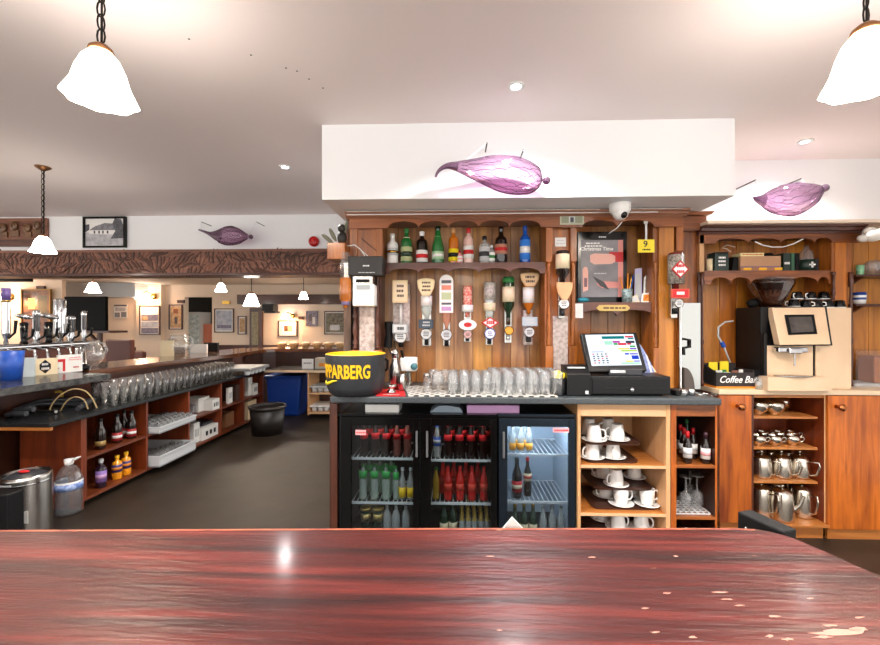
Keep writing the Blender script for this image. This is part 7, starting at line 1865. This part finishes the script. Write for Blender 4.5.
framed('wall_photograph', 'unframed dusky violet photograph on the far wall between two framed prints', (306, 311, 317.5, 326), FY - .045, NAV, blocks([(.0, 1, .0, 1, NAV), (.2, .5, .2, .7, G3), (.55, .8, .4, .9, LGREY)]), .3, .03)
framed('framed_print', 'large dark framed etching at the right of the far wall', (324, 311, 350, 334.5), FY - .045, DKF, blocks([(.03, .97, .04, .96, mat('etching', '#8f8672', .5, c2='#4f4a40', scale=24)), (.2, .6, .6, .85, LGREY)]), 1.1, .04)
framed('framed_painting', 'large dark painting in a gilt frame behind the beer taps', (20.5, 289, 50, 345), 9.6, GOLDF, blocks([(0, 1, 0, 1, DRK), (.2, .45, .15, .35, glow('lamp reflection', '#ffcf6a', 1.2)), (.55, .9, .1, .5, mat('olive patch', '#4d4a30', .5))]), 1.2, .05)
solo(MB().prect(302 - 4, 316.5, 303, 319.5, FY - .045, FY - .001, DKF), 'wall_sign', 'tiny dark plaque on the far wall left of the violet photograph', 'plaque')
solo(MB().prect(222, 301, 229.5, 304, FY - .045, FY - .001, BRASS), 'door_sign', 'small plaque above the pale blue print', 'plaque')
solo(MB().prect(177, 300, 184, 303, FY - .045, FY - .001, DKF), 'number_sign', 'small dark plaque above the sepia print', 'plaque')
solo(MB().prect(36, 286, 44, 289, 9.65, 9.6995, DKF), 'name_sign', 'small dark plaque over the gilt framed painting', 'plaque')
framed('newspaper_page', 'black and white newspaper page on the white wall right of the television', (113.5, 304.5, 127, 318), FY - .045, LGREY, blocks([(0, 1, 0, .12, G3), (.05, .45, .6, .95, G2), (.55, .95, .55, .95, G2), (.1, .9, .2, .5, G1)]), .3, .02)
# painting support wall at left and white wall behind
struct(MB().box(P(-60, 300, 9.7).x, P(62, 300, 9.7).x, 9.7, 9.8, 0, 2.36, CREAM), 'wall_far_left')
# television on a bracket
t = thing('television', 'large black wall television with a timber bracket far behind the beer taps', 'television', P(85, 330, 8.9))
MB().prect(64, 296.5, 105.5, 331, 8.9, 8.98, mat('television black', '#0b0a0a', .5, spec=.1)).build('screen', t, .01)
a = RC(80, 330.9, 109.5, 333, 8.7); MB().box(a[0], a[1], 8.7, 9.2, a[2], a[3], DKF).tube([P(100, 350, 8.95), P(100, 332, 8.95)], .05, 6, DKF).tube([P(90, 334, 8.95), P(99, 343, 8.95)], .035, 6, DKF).build('bracket', t)
solo(MB().prect(97.8, 349, 102.2, 352, 8.88, 9.0, DKF), 'bracket_post', 'dark post foot carrying the television bracket', 'post')
struct(MB().prect(50, 352, 126, 420, 8.7, 9.2, mat('brick plinth', '#8d5f48', .8, c2='#6e4534', scale=12)), 'trim_6')
t = thing('wall_speaker', 'black loudspeaker fixed high on the far wall near the timber door', 'speaker', P(267, 313, FY - .4))
MB().prect(262, 304, 273, 311, FY - .4, FY - .1, BLK).prect(264, 311.1, 275, 313, FY - .4, FY - .1, BLK).build('speaker_box', t)
MB().prect(266, 306, 269, 309, FY - .0999, FY - .001, IRON).build('wall_bracket', t)
struct(MB().prect(249.5, 308, 262, 352, FY - .08, FY - .001, W_DKZ).prect(251.5, 312, 258, 345, FY - .1, FY - .081, mat('lace pane', '#a39b80', .6, c2='#6d6a56', scale=20)), 'door_1')
# fridge and goods in the doorway
t = thing('upright_fridge', 'white upright glass door fridge of bottles inside the far doorway', 'fridge', P(192, 360, FY + .3))
x0, x1, z0, z1 = RC(185.5, 312, 199, 390, FY + .3)
MB().box(x0, x1, FY + .35, FY + .85, 0, z1, LGREY).build('cabinet', t)
MB().box(x0 + .03, x1 - .03, FY + .33, FY + .3499, .3, z1 - .08, mat('fridge glow', '#9fb0b4', .3, c2='#dfe8ea', scale=16)).build('glass_door', t)
for k in range(4): MB().box(x0 + .03, x1 - .03, FY + .31, FY + .3299, .62 + .2 * k, .64 + .2 * k, LGREY).build('shelf', t)
x0, x1, z0, z1 = RC(203.5, 324, 212, 334, FY + .5)
solo(MB().box(x0, x1, FY + .5, FY + .8, .705, z1, mat('salmon carton', '#c9785e', .6)), 'salmon_carton', 'salmon carton stacked on the green one in the far doorway', 'carton')
solo(MB().box(x0, x1, FY + .5, FY + .8, 0, .70, GREEN), 'green_carton', 'green crate stack standing in the far doorway', 'crate')
# seats
SEAT = mat('red brown leather', '#5b2a1c', .4)
for i, (a, b_, c, Y, l_) in enumerate(((84, 340.5, 112, 6.6, 'red brown high backed seat behind the right beer taps'), (108, 353, 127, 7.5, 'lower red brown seat back right of the tall one'))):
    t = thing('leather_chair', l_, 'seat', (X(a / 2 + c / 2, Y), Y + .2, 0), 'red brown seats beyond the left bar')
    x0, x1, z0, z1 = RC(a, b_, c, 400, Y)
    MB().box(x0, x1, Y + .4, Y + .5, .45, z1, SEAT).build('backrest', t, .03, 3)
    MB().box(x0, x1, Y, Y + .3999, .36, .45, SEAT).build('seat', t, .02)
    for dx_ in (x0 + .03, x1 - .08):
        for dy_ in (Y + .03, Y + .42): MB().box(dx_, dx_ + .05, dy_, dy_ + .05, 0, .3599, W_DK).build('leg', t)
# ceiling specks
g = MB()
for px, py in ((189, 39), (251, 55), (286, 68), (297, 71), (309, 79), (323, 88)):
    c = PZ(px, py, CZ); g.lathe([(0, -.0012), (.004, -.001), (.0045, -.0002)], c, 8, IRON)
o = g.build('ceiling_specks'); o['kind'] = 'structure'; o['category'] = 'ceiling marks'

# ================================================================ LIGHT, CAMERA
w = bpy.data.worlds.new('daylight'); scene.world = w; w.use_nodes = True
bg = w.node_tree.nodes['Background']; bg.inputs[0].default_value = (1, .97, .93, 1); bg.inputs[1].default_value = 1.1
cam = bpy.data.cameras.new('camera'); co = bpy.data.objects.new('camera', cam); COL.objects.link(co)
co.location = (0, 0, H); co.rotation_euler = (R(90), 0, YAW)
cam.sensor_width = 36; cam.sensor_fit = 'HORIZONTAL'; cam.lens = F / 880 * 36; cam.clip_start = .02
scene.camera = co
scene.view_settings.view_transform = 'Standard'; scene.view_settings.look = 'None'
scene.view_settings.exposure = 1.18; scene.view_settings.gamma = 1
try: scene.cycles.max_bounces = 10; scene.cycles.transparent_max_bounces = 24; scene.cycles.use_denoising = True; scene.cycles.sample_clamp_indirect = 6
except Exception: pass
